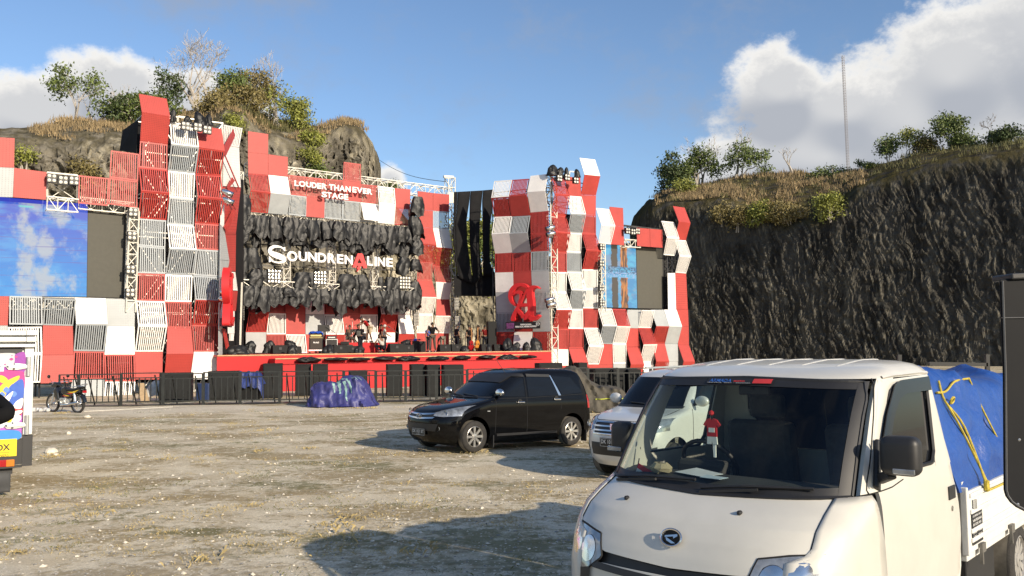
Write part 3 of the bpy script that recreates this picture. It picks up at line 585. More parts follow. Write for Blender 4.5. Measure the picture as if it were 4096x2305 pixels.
def panel(par, org, q, kind, col, nsl=13, single=False):
    q = [np.asarray(p, float) for p in q]; n = np.cross(q[1] - q[0], q[3] - q[0]); n /= np.linalg.norm(n)
    if n[1] < 0: n = -n                       # towards the back
    jit = random.uniform(-0.012, 0.012); q = [p + n * jit for p in q]
    # small joint round every sheet
    c = sum(q) / 4; q = [c + (p - c) * 0.992 for p in q]
    if kind == 'p':
        b = MB(); b.slab(q, 0.03); o = b.build('panel', PEG[col], par, org, uv=UV8); o['label'] = CNAME[col] + ' perforated sheet'; return o
    TL, TR, BR, BL = q; b = MB(); fx, fy = 0.045, 0.05
    def pt(s, t): return lerp(lerp(TL, TR, s), lerp(BL, BR, s), t)
    for s0, s1, t0, t1 in ((0, 1, 0, fy), (0, 1, 1 - fy, 1), (0, fx, fy, 1 - fy), (1 - fx, 1, fy, 1 - fy)):
        b.slab([pt(s0, t0), pt(s1, t0), pt(s1, t1), pt(s0, t1)], 0.03)
    fr = b.build('panel', PAINT[col], par, org); fr['label'] = CNAME[col] + ' slatted panel'
    sl = MB(); pit = (1 - 2 * fx) / nsl
    for i in range(nsl):
        if i == 0: continue
        hw = 0.33 if col == 'R' and not single else 0.27; s0 = fx + pit * (i - hw); s1 = fx + pit * (i + hw); e = 0.004
        qq = [pt(s0, fy * 0.6) + n * e, pt(s1, fy * 0.6) + n * e, pt(s1, 1 - fy * 0.6) + n * e, pt(s0, 1 - fy * 0.6) + n * e]
        if single:
            k = MB(); k.slab(qq, 0.02); k.build('slat', PAINT[col], fr, org)
        else: sl.slab(qq, 0.02)
    if not single: stuff(sl.build('slats', PAINT[col], fr, org))
    return fr
ZO = dict(T1=(400, 360, 4.265), T2=(400, 700, 4.265), T3=(400, 1040, 4.265), T4=(0, 1150, 4.265), T5=(300, 1350, 4.265), Z1=(0, 300, 2.071), Z2=(0, 900, 1.812), PX=(0, 0, 1.0),
          H1=(980, 500, 4.265), H2=(1400, 600, 4.265), H3=(940, 840, 4.265), H4=(1400, 840, 4.265), H5=(860, 1130, 4.265), H6=(1400, 1130, 4.265),
          R1=(1900, 620, 4.265), R2=(1900, 940, 4.265), R3=(1900, 1200, 4.265), R4=(2300, 780, 5.124), R5=(2250, 1200, 4.265))
def zz(k, x, y): o = ZO[k]; return o[0] + x / o[2], o[1] + y / o[2]
def strip(par, org, proj, seq, k=0.45, nsl=13, single=False, base=0.0):
    """seq: rows (zone, xL, yL, xR, yR, out) with 'kc' strings between them"""
    rows = [s for s in seq if not isinstance(s, str)]; kinds = [s for s in seq if isinstance(s, str)]
    pts = []
    for r in rows:
        a = zz(r[0], r[1], r[2]); b = zz(r[0], r[3], r[4]); pts.append((proj(*a, base + k * r[5]), proj(*b, base + k * r[5])))
    for i, kc in enumerate(kinds):
        if kc == '--': continue
        panel(par, org, [pts[i][0], pts[i][1], pts[i + 1][1], pts[i + 1][0]], kc[0], kc[1], nsl, single)
steel = mat('galvanised_steel', (0.50, 0.48, 0.43), 0.45, 0.6, vary=0.15, scale=2); ltruss = mat('pale_truss_paint', (0.70, 0.67, 0.58), 0.5, vary=0.1, scale=2); dsteel = mat('dark_steel', (0.05, 0.05, 0.052), 0.5, 0.3, vary=0.2, scale=2)
cloth = mat('black_cloth', (0.012, 0.012, 0.013), 0.9, vary=0.2, scale=2, spec=0.2)
def truss(par, org, a, b, s, m, side=None, bays=None, ch=0.05, dg=0.032, name='chord'):
    a = np.asarray(a, float); b = np.asarray(b, float); d = b - a; l = np.linalg.norm(d); d /= l
    s1 = np.asarray(side, float) if side is not None else uP; s1 = s1 - d * s1.dot(d); s1 /= np.linalg.norm(s1); s2 = np.cross(d, s1); cs = []
    for i, j in ((-1, -1), (1, -1), (1, 1), (-1, 1)):
        o = (s1 * i + s2 * j) * s / 2; cs.append(o); k = MB(); k.bar(a + o, b + o, ch); k.build(name, m, par, org)
    bays = bays or max(2, int(round(l / s / 1.3))); k = MB()
    for i in range(bays):
        p = a + d * l * i / bays; q = a + d * l * (i + 1) / bays
        for j in range(4):
            o1, o2 = cs[j], cs[(j + 1) % 4]
            if (i + j) % 2: o1, o2 = o2, o1
            k.bar(p + o1, q + o2, dg); k.bar(p + cs[j], p + cs[(j + 1) % 4], dg)
    stuff(k.build('bracing', m, par, org))
def scaffold(par, org, x0, x1, y0, y1, w0, w1, nu, nv, m, proj=PP):
    """standards, ledgers and diagonals behind a panel wall"""
    a = proj(x0, y1, w0); b_ = proj(x1, y1, w0); top = proj((x0 + x1) / 2, y0, w0)[2]; nrm = wP if proj is PP else nR; bk = nrm * (w1 - w0)
    for i in range(nu + 1):
        p = lerp(a, b_, i / nu)
        for o in (np.zeros(3), bk):
            k = MB(); q = p + o; k.bar((q[0], q[1], 0), (q[0], q[1], top), 0.06); k.build('standard', m, par, org)
    k = MB()
    for j in range(1, nv + 1):
        z = top * j / nv; z0 = top * (j - 1) / nv
        for o in (np.zeros(3), bk):
            A = a + o; B = b_ + o; k.bar((A[0], A[1], z), (B[0], B[1], z), 0.05)
            for i in range(nu):
                p = lerp(A, B, i / nu); q = lerp(A, B, (i + 1) / nu)
                if (i + j) % 2: k.bar((p[0], p[1], z0), (q[0], q[1], z), 0.04)
                else: k.bar((q[0], q[1], z0), (p[0], p[1], z), 0.04)
        for i in range(nu + 1):
            p = lerp(a, b_, i / nu); k.bar((p[0], p[1], z), (p[0] + bk[0], p[1] + bk[1], z), 0.04)
    stuff(k.build('ledgers', m, par, org))
def zb(p): return np.array([p[0], p[1], 0.0])
# ---- left tower
oT = zb(PP(700, 1500)); tower = thing('stage_tower', 'tall left stage tower clad in folded red, white and grey slatted panels', 'stage tower', oT)
strip(tower, oT, PP, [('T1', 660, 65, 1138, 150, 0.3), 'pR', ('T1', 712, 380, 1198, 455, 1), 'pR', ('T1', 683, 870, 1155, 930, 0), 'sR', ('T1', 660, 1320, 1150, 1370, 0), 'sR', ('T2', 700, 275, 1190, 320, 1), 'sR', ('T2', 650, 740, 1130, 775, 0), 'sG', ('T2', 640, 1205, 1115, 1245, 0), 'sG', ('T3', 625, 225, 1112, 240, 0), 'sR', ('T3', 610, 695, 1105, 710, 0), 'sW', ('T3', 650, 1115, 1150, 1130, 1), 'sW', ('T5', 1020, 245, 1500, 245, 0), 'pR', ('T5', 1030, 720, 1490, 720, 0)], 0.5, single=True)
strip(tower, oT, PP, [('T1', 1190, 540, 1645, 605, 0.2), 'sW', ('T1', 1215, 925, 1690, 980, 1), 'sG', ('T1', 1160, 1375, 1625, 1425, 0), 'sW', ('T2', 1185, 380, 1610, 425, 0), 'sG', ('T2', 1145, 835, 1600, 870, 0), 'sW', ('T2', 1185, 1255, 1650, 1280, 1), 'sG', ('T3', 1115, 245, 1580, 265, 0), 'sW', ('T3', 1105, 710, 1565, 720, 0), 'sR', ('T3', 1150, 1160, 1560, 1160, 0), 'pR', ('T5', 1560, 285, 2025, 280, 1), 'pR', ('T5', 1520, 720, 1960, 720, 0)], 0.5, single=True)
strip(tower, oT, PP, [('T1', 1645, 605, 2075, 668, 0.2), 'pR', ('T1', 1690, 985, 2130, 1045, 1), 'sR', ('T2', 1630, -5, 2065, 15, 0), 'sR', ('T2', 1665, 370, 2115, 420, 1), 'sR', ('T2', 1615, 820, 2045, 850, 0), 'sR', ('T2', 1650, 1265, 2040, 1290, 0), 'sG', ('T3', 1590, 265, 2040, 290, 0), 'sG', ('T3', 1630, 680, 2090, 695, 1), 'sR', ('T3', 1570, 1110, 2010, 1110, 0), 'sR', ('T5', 2030, 245, 2435, 245, 0), 'pW', ('T5', 1965, 715, 2430, 715, 0)], 0.5, single=True)
scaffold(tower, oT, 560, 880, 470, 1530, -0.6, -2.6, 3, 7, steel)
b = MB(); q = [PP(548, 470, -2.9), PP(905, 520, -2.9), PP(905, 1530, -2.9), PP(548, 1530, -2.9)]; b.slab(q, 0.02); b.build('backdrop_cloth', cloth, tower, oT)
b = MB(); a0, a1 = PP(556, 478, -0.3), PP(556, 478, -3.2); b.slab([zz_ for zz_ in (PP(490, 522, -2.6), PP(552, 478, -0.4), PP(545, 613, -0.4), PP(478, 603, -2.6))], 0.02); b.build('side_cloth', cloth, tower, oT)
# ---- left screen wall (panels under and over the left LED screen)
oW = zb(PP(250, 1500)); lw = thing('panel_wall', 'red, white and grey panel wall around the left LED screen', 'panel wall', oW)
strip(lw, oW, PP, [('Z1', -330, 500, 123, 523, 0), 'pR', ('Z1', -330, 750, 118, 770, 0), 'pG', ('Z1', -330, 1003, 107, 1015, 0)])
strip(lw, oW, PP, [('Z1', 117, 770, 387, 805, 0), 'pR', ('Z1', 107, 1015, 380, 1035, 0)])
strip(lw, oW, PP, [('Z1', 650, 830, 905, 855, 0), 'sR', ('Z1', 645, 1065, 893, 1087, 0)], single=True)
strip(lw, oW, PP, [('T1', 185, 1030, 665, 1090, 0), 'sR', ('T2', 160, 48, 652, 108, 0), 'sR', ('T2', 140, 500, 640, 570, 0)], single=True)
for rows in ([('T4', -1100, 150, -460, 150, 0), 'pW', ('T4', -1100, 655, -470, 652, 0), 'sR', ('T4', -1100, 1140, -480, 1140, 0), 'pG', ('T4', -1100, 1640, -490, 1640, 0)],
             [('T4', -455, 150, 155, 148, 0), 'pR', ('T4', -465, 652, 135, 650, 0), 'pG', ('T4', -475, 1140, 125, 1135, 0), 'pR', ('T4', -485, 1640, 112, 1630, 0)],
             [('T4', 160, 143, 722, 155, 0.15), 'sG', ('T4', 155, 632, 730, 645, 0.3)], [('T4', 135, 675, 712, 668, 0), 'sW', ('T4', 130, 1133, 725, 1130, 0), 'sW', ('T4', 112, 1630, 700, 1625, 0)],
             [('T4', 760, 188, 1303, 205, 1), 'sG', ('T4', 730, 645, 1247, 660, 0), 'pR', ('T4', 725, 1155, 1255, 1150, 0), 'pR', ('T4', 690, 1640, 1235, 1630, 0.2)],
             [('T4', 1275, 172, 1805, 186, 0.2), 'pW', ('T4', 1297, 624, 1835, 628, 1), 'sG', ('T4', 1255, 1088, 1780, 1095, 0), 'sR', ('T4', 1225, 1568, 1780, 1568, 0), 'pG', ('T4', 1200, 1855, 1780, 1855, 0.2)],
             [('T4', 1805, 186, 2312, 202, 0), 'pG', ('T4', 1830, 662, 2297, 664, 0.2), 'pW', ('T4', 1780, 1147, 2300, 1147, 0), 'sR', ('T4', 1795, 1608, 2310, 1608, 0), 'sW', ('T4', 1775, 1880, 2290, 1880, 0.2)]):
    strip(lw, oW, PP, rows, single=True)
scaffold(lw, oW, 20, 540, 1195, 1530, -0.5, -1.8, 4, 3, dsteel)
b = MB(); b.slab([PP(-260, 1180, -2.2), PP(548, 1200, -2.2), PP(548, 1535, -2.2), PP(-260, 1540, -2.2)], 0.02); b.build('backdrop_cloth', cloth, lw, oW)
truss(lw, oW, PP(185, 815, -0.3), PP(310, 827, -0.3), 0.6, ltruss, side=(0, 0, 1), bays=3)
truss(lw, oW, PP(312, 815, -0.6), PP(540, 838, -0.6), 0.55, ltruss, side=(0, 0, 1), bays=5)
truss(lw, oW, PP(40, 1215, -0.8), PP(300, 1215, -0.8), 0.5, ltruss, side=(0, 0, 1), bays=6)
b = MB(); b.bar(PP(189, 690, -.2), PP(189, 808, -.2), 0.07); b.bar(PP(311, 702, -.2), PP(311, 812, -.2), 0.07); b.bar(PP(189, 690, -.2), PP(311, 702, -.2), 0.07); b.bar(PP(189, 722, -.25), PP(305, 800, -.25), 0.03); b.bar(PP(189, 800, -.3), PP(305, 722, -.3), 0.03); b.build('light_frame', ltruss, lw, oW)
# ---- header
B_ = -9.0
oH = zb(PP(1350, 1400, B_)); hd = thing('stage_header', 'long red and white panelled header across the top of the stage', 'stage header', oH)
S = lambda seq, **k: strip(hd, oH, PP, seq, base=B_, **k)
S([('H1', 50, 105, 397, 155, 0), 'pR', ('H1', 50, 465, 397, 500, 0), 'pR', ('H1', 55, 825, 397, 852, 0), 'sR', ('H1', 95, 1120, 440, 1160, 1), 'sR', ('H1', 37, 1482, 389, 1508, 0)])
S([('H1', 397, 500, 733, 545, 0), 'pR', ('H1', 397, 850, 730, 888, 0), 'pW', ('H1', 440, 1160, 780, 1195, 1), 'pG', ('H1', 389, 1508, 725, 1535, 0)])
S([('H1', 735, 850, 1050, 885, 0), 'sR', ('H1', 780, 1190, 1050, 1222, 0), 'sG', ('H1', 742, 1531, 1043, 1563, 0)])
S([('H1', 1050, 885, 1375, 920, 0), 'sR', ('H1', 1050, 1222, 1362, 1253, 0), 'pR', ('H1', 1043, 1563, 1356, 1591, 0)])
S([('H1', 1375, 920, 1675, 945, 0), 'sR', ('H1', 1362, 1253, 1675, 1285, 0), 'sG', ('H1', 1356, 1591, 1665, 1622, 0)])
S([('H1', 1683, 630, 1978, 668, 0), 'sR', ('H1', 1675, 945, 1980, 980, 0), 'pR', ('H1', 1675, 1285, 1980, 1318, 0), 'sG', ('H1', 1668, 1622, 1965, 1652, 0)])
S([('H1', 1980, 1008, 2267, 1038, 0), 'sR', ('H1', 1985, 1320, 2262, 1345, 0)])
S([('H2', 470, 610, 760, 648, 0), 'sW', ('H2', 497, 912, 783, 942, 1), 'pW', ('H2', 470, 1245, 757, 1277, 0)])
S([('H2', 185, 895, 485, 930, 0), 'pW', ('H2', 237, 1190, 500, 1217, 1.1)])
S([('H2', 765, 650, 1030, 672, 0), 'pR', ('H2', 785, 980, 1027, 1002, 0.2), 'sR', ('H2', 760, 1280, 1007, 1300, 0)])
truss(hd, oH, PP(985, 676, B_ - .5), PP(1800, 776, B_ - .5), 0.75, ltruss, side=(0, 0, 1), bays=20)
truss(hd, oH, PP(930, 858, B_ - .4), PP(1645, 915, B_ - .4), 0.5, ltruss, side=(0, 0, 1), bays=22)
# ---- open grid and trusses behind the logo
oG = zb(PP(1300, 1400, B_)); gd = thing('truss_grid', 'open grid of truss columns and dark pipes behind the logo lettering', 'truss grid', oG)
for x0, y0, x1, y1 in ((1145, 930, 1143, 1150), (1323, 935, 1326, 1155), (1500, 960, 1496, 1160), (1652, 800, 1652, 1400), (956, 690, 950, 1400), (1880 - 222, 900, 1655, 1000)):
    truss(gd, oG, PP(x0, y0, B_ - .3), PP(x1, y1, B_ - .3), 0.42, ltruss, ch=0.055)
truss(gd, oG, PP(955, 1132, B_ + 1.2), PP(1650, 1166, B_ + 1.2), 0.4, steel, side=(0, 0, 1), bays=18)
for px in range(985, 1660, 58):
    k = MB(); k.bar(PP(px, 880, B_ - 1.2), PP(px - 3, 1200, B_ - 1.2), 0.06); k.build('pipe', dsteel, gd, oG)
for y in (905, 975, 1060, 1125):
    k = MB(); k.bar(PP(950, y, B_ - 1.1), PP(1700, y + 25, B_ - 1.1), 0.06); k.build('pipe', dsteel, gd, oG)
k = MB()
for px in range(985, 1600, 116):
    k.bar(PP(px, 980, B_ - 1.15), PP(px + 58, 1062, B_ - 1.15), 0.045); k.bar(PP(px + 116, 984, B_ - 1.15), PP(px + 58, 1062, B_ - 1.15), 0.045)
stuff(k.build('cross_braces', dsteel, gd, oG))
# ---- back wall
oB = zb(PP(1300, 1400, B_)); bw = thing('stage_back_wall', 'low red, white and grey panel wall at the back of the stage', 'stage wall', oB)
S = lambda seq, **k: strip(bw, oB, PP, seq, base=B_ - .2, **k)
S([('H5', 548, 200, 900, 205, 0), 'sR', ('H5', 580, 518, 920, 522, 1), 'sR', ('H5', 525, 850, 873, 850, 0), 'pG', ('H5', 525, 1205, 872, 1203, 0)])
S([('H5', 905, 190, 1210, 195, 0), 'sR', ('H5', 920, 525, 1213, 530, 0.2), 'sW', ('H5', 878, 887, 1212, 887, 0), 'sR', ('H5', 880, 1205, 1210, 1205, 0)])
S([('H5', 1212, 190, 1540, 195, 0), 'pR', ('H5', 1213, 535, 1541, 540, 0), 'pR', ('H5', 1213, 884, 1543, 887, 0), 'sW', ('H5', 1262, 1205, 1575, 1205, 1)])
S([('H5', 1545, 190, 1866, 195, 0), 'pW', ('H5', 1545, 543, 1865, 547, 0), 'pG', ('H5', 1545, 888, 1865, 890, 0), 'pR', ('H5', 1545, 1205, 1865, 1205, 0)])
S([('H5', 1870, 190, 2175, 195, 0), 'sR', ('H5', 1866, 545, 2175, 548, 0), 'sW', ('H5', 1895, 890, 2213, 890, 1), 'pR', ('H5', 1870, 1205, 2180, 1205, 0)])
S([('H5', 2178, 190, 2478, 195, 0), 'sR', ('H5', 2178, 548, 2478, 548, 0), 'pR', ('H5', 2178, 890, 2478, 892, 0), 'pR', ('H5', 2178, 1205, 2478, 1205, 0)])
S([('H6', 178, 200, 475, 200, 0), 'pR', ('H6', 177, 548, 475, 548, 0), 'sW', ('H6', 177, 868, 475, 870, 0), 'pW', ('H6', 177, 1190, 475, 1190, 0)])
S([('H6', 490, 230, 820, 232, 0), 'sW', ('H6', 537, 543, 820, 547, 1), 'sR', ('H6', 480, 852, 770, 855, 0), 'pW', ('H6', 480, 1190, 765, 1190, 0)])
S([('H6', 820, 232, 1040, 235, 0), 'sW', ('H6', 820, 580, 1040, 584, 0), 'pW', ('H6', 842, 876, 1100, 880, 1), 'pR', ('H6', 780, 1190, 1078, 1190, 0)])
b = MB(); b.slab([PP(975, 1200, B_ - 1), PP(1660, 1200, B_ - 1), PP(1660, 1425, B_ - 1), PP(975, 1425, B_ - 1)], 0.02); b.build('backdrop_cloth', cloth, bw, oB)
# ---- red columns right of the header
oI = zb(PP(1730, 1400, B_)); ic = thing('panel_columns', 'two tall red and white zigzag panel columns beside the black curtain', 'panel columns', oI)
S = lambda seq, **k: strip(ic, oI, PP, seq, base=B_ + .4, k=0.4, **k)
S([('H2', 1150, 700, 1415, 735, 0), 'pR', ('H2', 1168, 1020, 1415, 1037, 0), 'pR', ('H4', 1165, 300, 1415, 312, 0), 'pR', ('H4', 1215, 575, 1478, 600, 1), 'sR', ('H4', 1160, 880, 1412, 902, 0), 'sR', ('H4', 1145, 1195, 1402, 1202, 0), 'pR', ('H6', 1210, 245, 1477, 250, 1), 'sW', ('H6', 1150, 545, 1416, 550, 0), 'sW', ('H6', 1140, 866, 1416, 870, 0), 'pR', ('H6', 1140, 1190, 1416, 1190, 0)])
S([('H2', 1417, 735, 1690, 762, 0), 'pR', ('H2', 1416, 1038, 1690, 1062, 0), 'sG', ('H4', 1416, 312, 1690, 326, 0), 'pW', ('H4', 1480, 635, 1745, 660, 1), 'sR', ('H4', 1414, 945, 1690, 968, 0), 'sR', ('H4', 1465, 1225, 1725, 1242, 1), 'pW', ('H6', 1478, 285, 1700, 290, 0), 'pR', ('H6', 1465, 566, 1722, 572, 0.8), 'sW', ('H6', 1420, 866, 1690, 870, 0), 'pR', ('H6', 1420, 1190, 1690, 1190, 0)])
truss(ic, oI, PP(1800, 712, B_ - .2), PP(1800, 1400, B_ - .2), 0.55, ltruss); truss(ic, oI, PP(1825, 860, B_ - .5), PP(1825, 1400, B_ - .5), 0.5, dsteel)
b = MB()
for y0, y1 in ((772, 788), (790, 800)):
    b.slab([PP(1797, 770, B_ + .4), PP(1818, 771, B_ + .4), PP(1817, 812, B_ + .4), PP(1797, 811, B_ + .4)], 0.04); break
b.build('gusset_plate', ltruss, ic, oI); b = MB(); b.bar(PP(1775, 707, B_), PP(1813, 709, B_), 0.16); b.build('top_cap', ltruss, ic, oI)
# guy cable
b = MB(); a_, c_ = at_depth(1510, 636, 88), PP(1783, 727, B_ - .3); b.tube([lerp(a_, c_, t) - np.array([0, 0, 0.5 * math.sin(math.pi * t)]) for t in np.linspace(0, 1, 12)], 0.022, 5); tag(b.build('guy_cable', dsteel), 'thin dark guy cable slanting from the left cliff to the small truss mast', 'cable')
# ---- black curtain with slits
oC = zb(PP(1900, 1400, -7)); cu = thing('slit_curtain', 'black curtain with long curved slits hanging between red columns and right pillar', 'curtain', oC)
def cstrip(pl, pr):
    n = 26; ys = np.linspace(0, 1, n); A = np.array(pl, float); Bq = np.array(pr, float); rows = []
    for t in ys:
        y = lerp(A[0, 1], A[-1, 1], t); xa = np.interp(y, A[:, 1], A[:, 0]); y2 = lerp(Bq[0, 1], Bq[-1, 1], t); xb = np.interp(y2, Bq[:, 1], Bq[:, 0])
        rows.append([PP(lerp(xa, xb, s), lerp(y, y2, s), -7 + 0.10 * math.sin(s * 3.14) + 0.02 * math.sin(t * 9)) for s in np.linspace(0, 1, 7)])
    b = MB(); b.grid(np.array(rows)); o = b.build('curtain_strip', cloth, cu, oC, smooth=True); so = o.modifiers.new('thick', 'SOLIDIFY'); so.thickness = 0.015
top = lambda x: 768 - (x - 1815) * 0.05
cstrip([(1816, 768), (1815, 860), (1812, 950), (1822, 1050), (1836, 1110)], [(1830, 768), (1827, 830), (1818, 900), (1821, 980), (1836, 1111)])
cstrip([(1831, 768), (1828, 830), (1819, 900), (1823, 1000), (1836, 1111)], [(1881, 765), (1878, 800), (1866, 880), (1868, 960), (1880, 1060), (1894, 1140)])
cstrip([(1882, 765), (1879, 800), (1877, 880), (1878, 960), (1884, 1060), (1895, 1140)], [(1931, 762), (1926, 806), (1918, 900), (1917, 980), (1923, 1060), (1931, 1104)])
cstrip([(1932, 762), (1928, 806), (1930, 900), (1931, 980), (1932, 1060), (1932, 1104)], [(1975, 758), (1970, 830), (1960, 900), (1958, 970), (1960, 1057), (1985, 1104)])
b = MB(); b.slab([PP(1816, 1104, -7.1), PP(1986, 1100, -7.1), PP(1984, 1186, -7.1), PP(1817, 1184, -7.1)], 0.02); b.build('curtain_hem', cloth, cu, oC)
# ---- right pillar (splayed return carrying the big letter)
oQ = zb(PR(2090, 1450)); pi_ = thing('stage_pillar', 'right stage pillar of white, red and grey panels carrying the big red gothic A', 'stage pillar', oQ)
S = lambda seq, **k: strip(pi_, oQ, PR, seq, k=0.42, nsl=12, **k)
S([('R1', 330, 447, 635, 425, 0), 'sW', ('R1', 275, 735, 578, 712, 1), 'sR', ('R1', 332, 1057, 630, 1045, 0), 'sW', ('R1', 283, 1357, 583, 1335, 1), 'pW', ('R2', 342, 320, 637, 303, 0), 'sR', ('R2', 343, 643, 650, 634, 0), 'pW', ('R2', 352, 982, 657, 975, 0), 'pG', ('R3', 365, 217, 668, 215, 0), 'sG', ('R3', 370, 545, 672, 543, 0), 'sR', ('R3', 372, 885, 660, 885, 0)])
S([('R1', 637, 425, 930, 405, 0), 'sR', ('R1', 580, 712, 885, 690, 1), 'pR', ('R1', 630, 1050, 942, 1032, 0), 'sG', ('R1', 583, 1345, 893, 1328, 1), 'pG', ('R2', 640, 312, 950, 293, 0), 'sR', ('R2', 650, 636, 957, 628, 0), 'pR', ('R2', 657, 975, 967, 968, 0), 'pW', ('R3', 668, 215, 980, 213, 0), 'sR', ('R3', 672, 545, 978, 543, 0), 'pW', ('R3', 645, 885, 958, 885, 0.6)])
S([('R1', 945, 357, 1243, 322, 0), 'pW', ('R1', 887, 637, 1192, 615, 1), 'pW', ('R1', 945, 985, 1250, 957, 0), 'sR', ('R2', 950, -10, 1255, -20, 0), 'sR', ('R2', 955, 288, 1258, 272, 0), 'sG', ('R2', 960, 625, 1262, 608, 0), 'pG', ('R2', 975, 970, 1270, 962, 0), 'sG', ('R3', 1000, 190, 1278, 185, 0), 'pG', ('R3', 985, 545, 1285, 540, 0), 'sR', ('R3', 985, 885, 1290, 880, 0)])
scaffold(pi_, oQ, 1975, 2195, 760, 1490, -0.5, -2.0, 3, 8, dsteel, proj=PR)
b = MB(); b.slab([PR(1975, 800, -2.3), PR(2190, 780, -2.3), PR(2190, 1450, -2.3), PR(1985, 1450, -2.3)], 0.02); b.build('backdrop_cloth', cloth, pi_, oQ)
truss(pi_, oQ, PP(2205, 712, -.2), PP(2212, 1515, -.2), 0.5, ltruss, ch=0.06)
# ---- right tower
oR = zb(PP(2290, 1500)); rt = thing('stage_tower', 'right stage tower of three zigzag panel columns with a white flap on top', 'stage tower', oR)
S = lambda seq, **k: strip(rt, oR, PP, seq, k=0.5, nsl=12, **k)
S([('R1', 1285, 375, 1545, 415, 0), 'sR', ('R1', 1360, 675, 1620, 690, 1), 'sR', ('R1', 1300, 1010, 1555, 1045, 0), 'sR', ('R1', 1362, 1312, 1632, 1335, 1), 'sR', ('R2', 1300, 287, 1563, 300, 0), 'sR', ('R2', 1300, 632, 1563, 636, 0), 'sW', ('R2', 1315, 970, 1566, 985, 0), 'sW', ('R2', 1395, 1280, 1656, 1280, 1), 'sR', ('R3', 1325, 490, 1590, 496, 0), 'sR', ('R3', 1325, 842, 1592, 845, 0), 'pW', ('R3', 1330, 1122, 1602, 1122, 0), 'pR', ('R3', 1330, 1330, 1602, 1330, 0)])
S([('R1', 1545, 368, 1797, 390, 0.2), 'pR', ('R1', 1562, 693, 1817, 713, 0), 'sW', ('R1', 1635, 1000, 1895, 1012, 1), 'sG', ('R1', 1575, 1322, 1828, 1340, 0), 'sW', ('R2', 1566, 295, 1812, 306, 0), 'sG', ('R2', 1570, 628, 1822, 636, 0), 'sW', ('R2', 1650, 937, 1906, 946, 1), 'sG', ('R3', 1590, 160, 1840, 160, 0), 'sW', ('R3', 1590, 492, 1846, 496, 0), 'sR', ('R3', 1600, 826, 1856, 826, 0), 'pR', ('R3', 1690, 1122, 1955, 1140, 1), 'pR', ('R3', 1640, 1330, 1900, 1330, 0)])
S([('R1', 1785, 48, 2050, 78, 0), 'pW', ('R1', 1870, 336, 2140, 362, 1), 'pR', ('R1', 1808, 682, 2066, 692, 0), 'pR', ('R1', 1825, 1012, 2062, 1022, 0), 'sR', ('R1', 1822, 1340, 2062, 1350, 0), 'sR', ('R2', 1900, 257, 2156, 272, 1), 'sR', ('R2', 1830, 586, 2091, 591, 0), 'sW', ('R2', 1835, 922, 2091, 930, 0), 'sW', ('R2', 1840, 1252, 2096, 1256, 0), 'sR', ('R3', 1852, 476, 2106, 477, 0), 'sW', ('R3', 1945, 782, 2200, 796, 1), 'sW', ('R3', 1865, 1102, 2116, 1102, 0), 'pR', ('R3', 1870, 1335, 2116, 1335, 0)])
scaffold(rt, oR, 2215, 2385, 730, 1510, -0.4, -2.2, 2, 9, dsteel)
b = MB(); b.slab([PP(2212, 730, -2.5), PP(2330, 745, -2.5), PP(2384, 990, -2.5), PP(2384, 1520, -2.5)][:4], 0.02)
b = MB(); b.slab([PP(2212, 850, -2.5), PP(2384, 870, -2.5), PP(2384, 1520, -2.5), PP(2212, 1520, -2.5)], 0.02); b.build('backdrop_cloth', cloth, rt, oR)
# ---- right screen wall
oE = zb(PP(2560, 1500)); rw = thing('panel_wall', 'red and white zigzag panel wall around the right LED screen', 'panel wall', oE)
S = lambda seq, **k: strip(rw, oE, PP, seq, k=0.5, nsl=12, **k)
S([('R5', 605, 147, 845, 150, 0), 'sW', ('R5', 690, 441, 935, 446, 1), 'sG', ('R5', 622, 750, 856, 756, 0), 'pR', ('R5', 622, 1105, 860, 1105, 0), 'pR', ('R5', 620, 1340, 860, 1340, 0)])
S([('R5', 850, 150, 1080, 156, 0), 'sR', ('R5', 935, 446, 1162, 452, 1), 'sW', ('R5', 856, 746, 1087, 748, 0), 'sW', ('R5', 866, 1088, 1097, 1088, 0), 'pG', ('R5', 866, 1205, 1100, 1205, 0), 'pR', ('R5', 866, 1340, 1100, 1340, 0)])
S([('R5', 1110, 166, 1350, 170, 0.2), 'pG', ('R5', 1075, 480, 1295, 485, 0), 'pR', ('R5', 1092, 805, 1312, 801, 0), 'pR', ('R5', 1170, 1101, 1396, 1101, 1), 'pR', ('R5', 1112, 1340, 1342, 1340, 0)])
S([('R5', 1355, 173, 1576, 176, 0.8), 'sW', ('R5', 1296, 476, 1517, 482, 0), 'sR', ('R5', 1385, 761, 1617, 756, 1), 'sW', ('R5', 1322, 1056, 1551, 1056, 0), 'pW', ('R5', 1322, 1345, 1546, 1345, 0)])
S([('R5', 1510, 166, 1730, 166, 0), 'pG', ('R5', 1605, 446, 1822, 451, 1), 'sR', ('R5', 1525, 741, 1747, 741, 0), 'pR', ('R5', 1602, 1046, 1822, 1051, 1), 'sR', ('R5', 1556, 1335, 1762, 1335, 0)])
S([('R5', 1732, 166, 1945, 168, 0), 'pW', ('R5', 1822, 451, 2041, 456, 1), 'pG', ('R5', 1748, 746, 1966, 751, 0), 'pG', ('R5', 1758, 1050, 1977, 1051, 0), 'pG', ('R5', 1762, 1335, 1972, 1335, 0)])
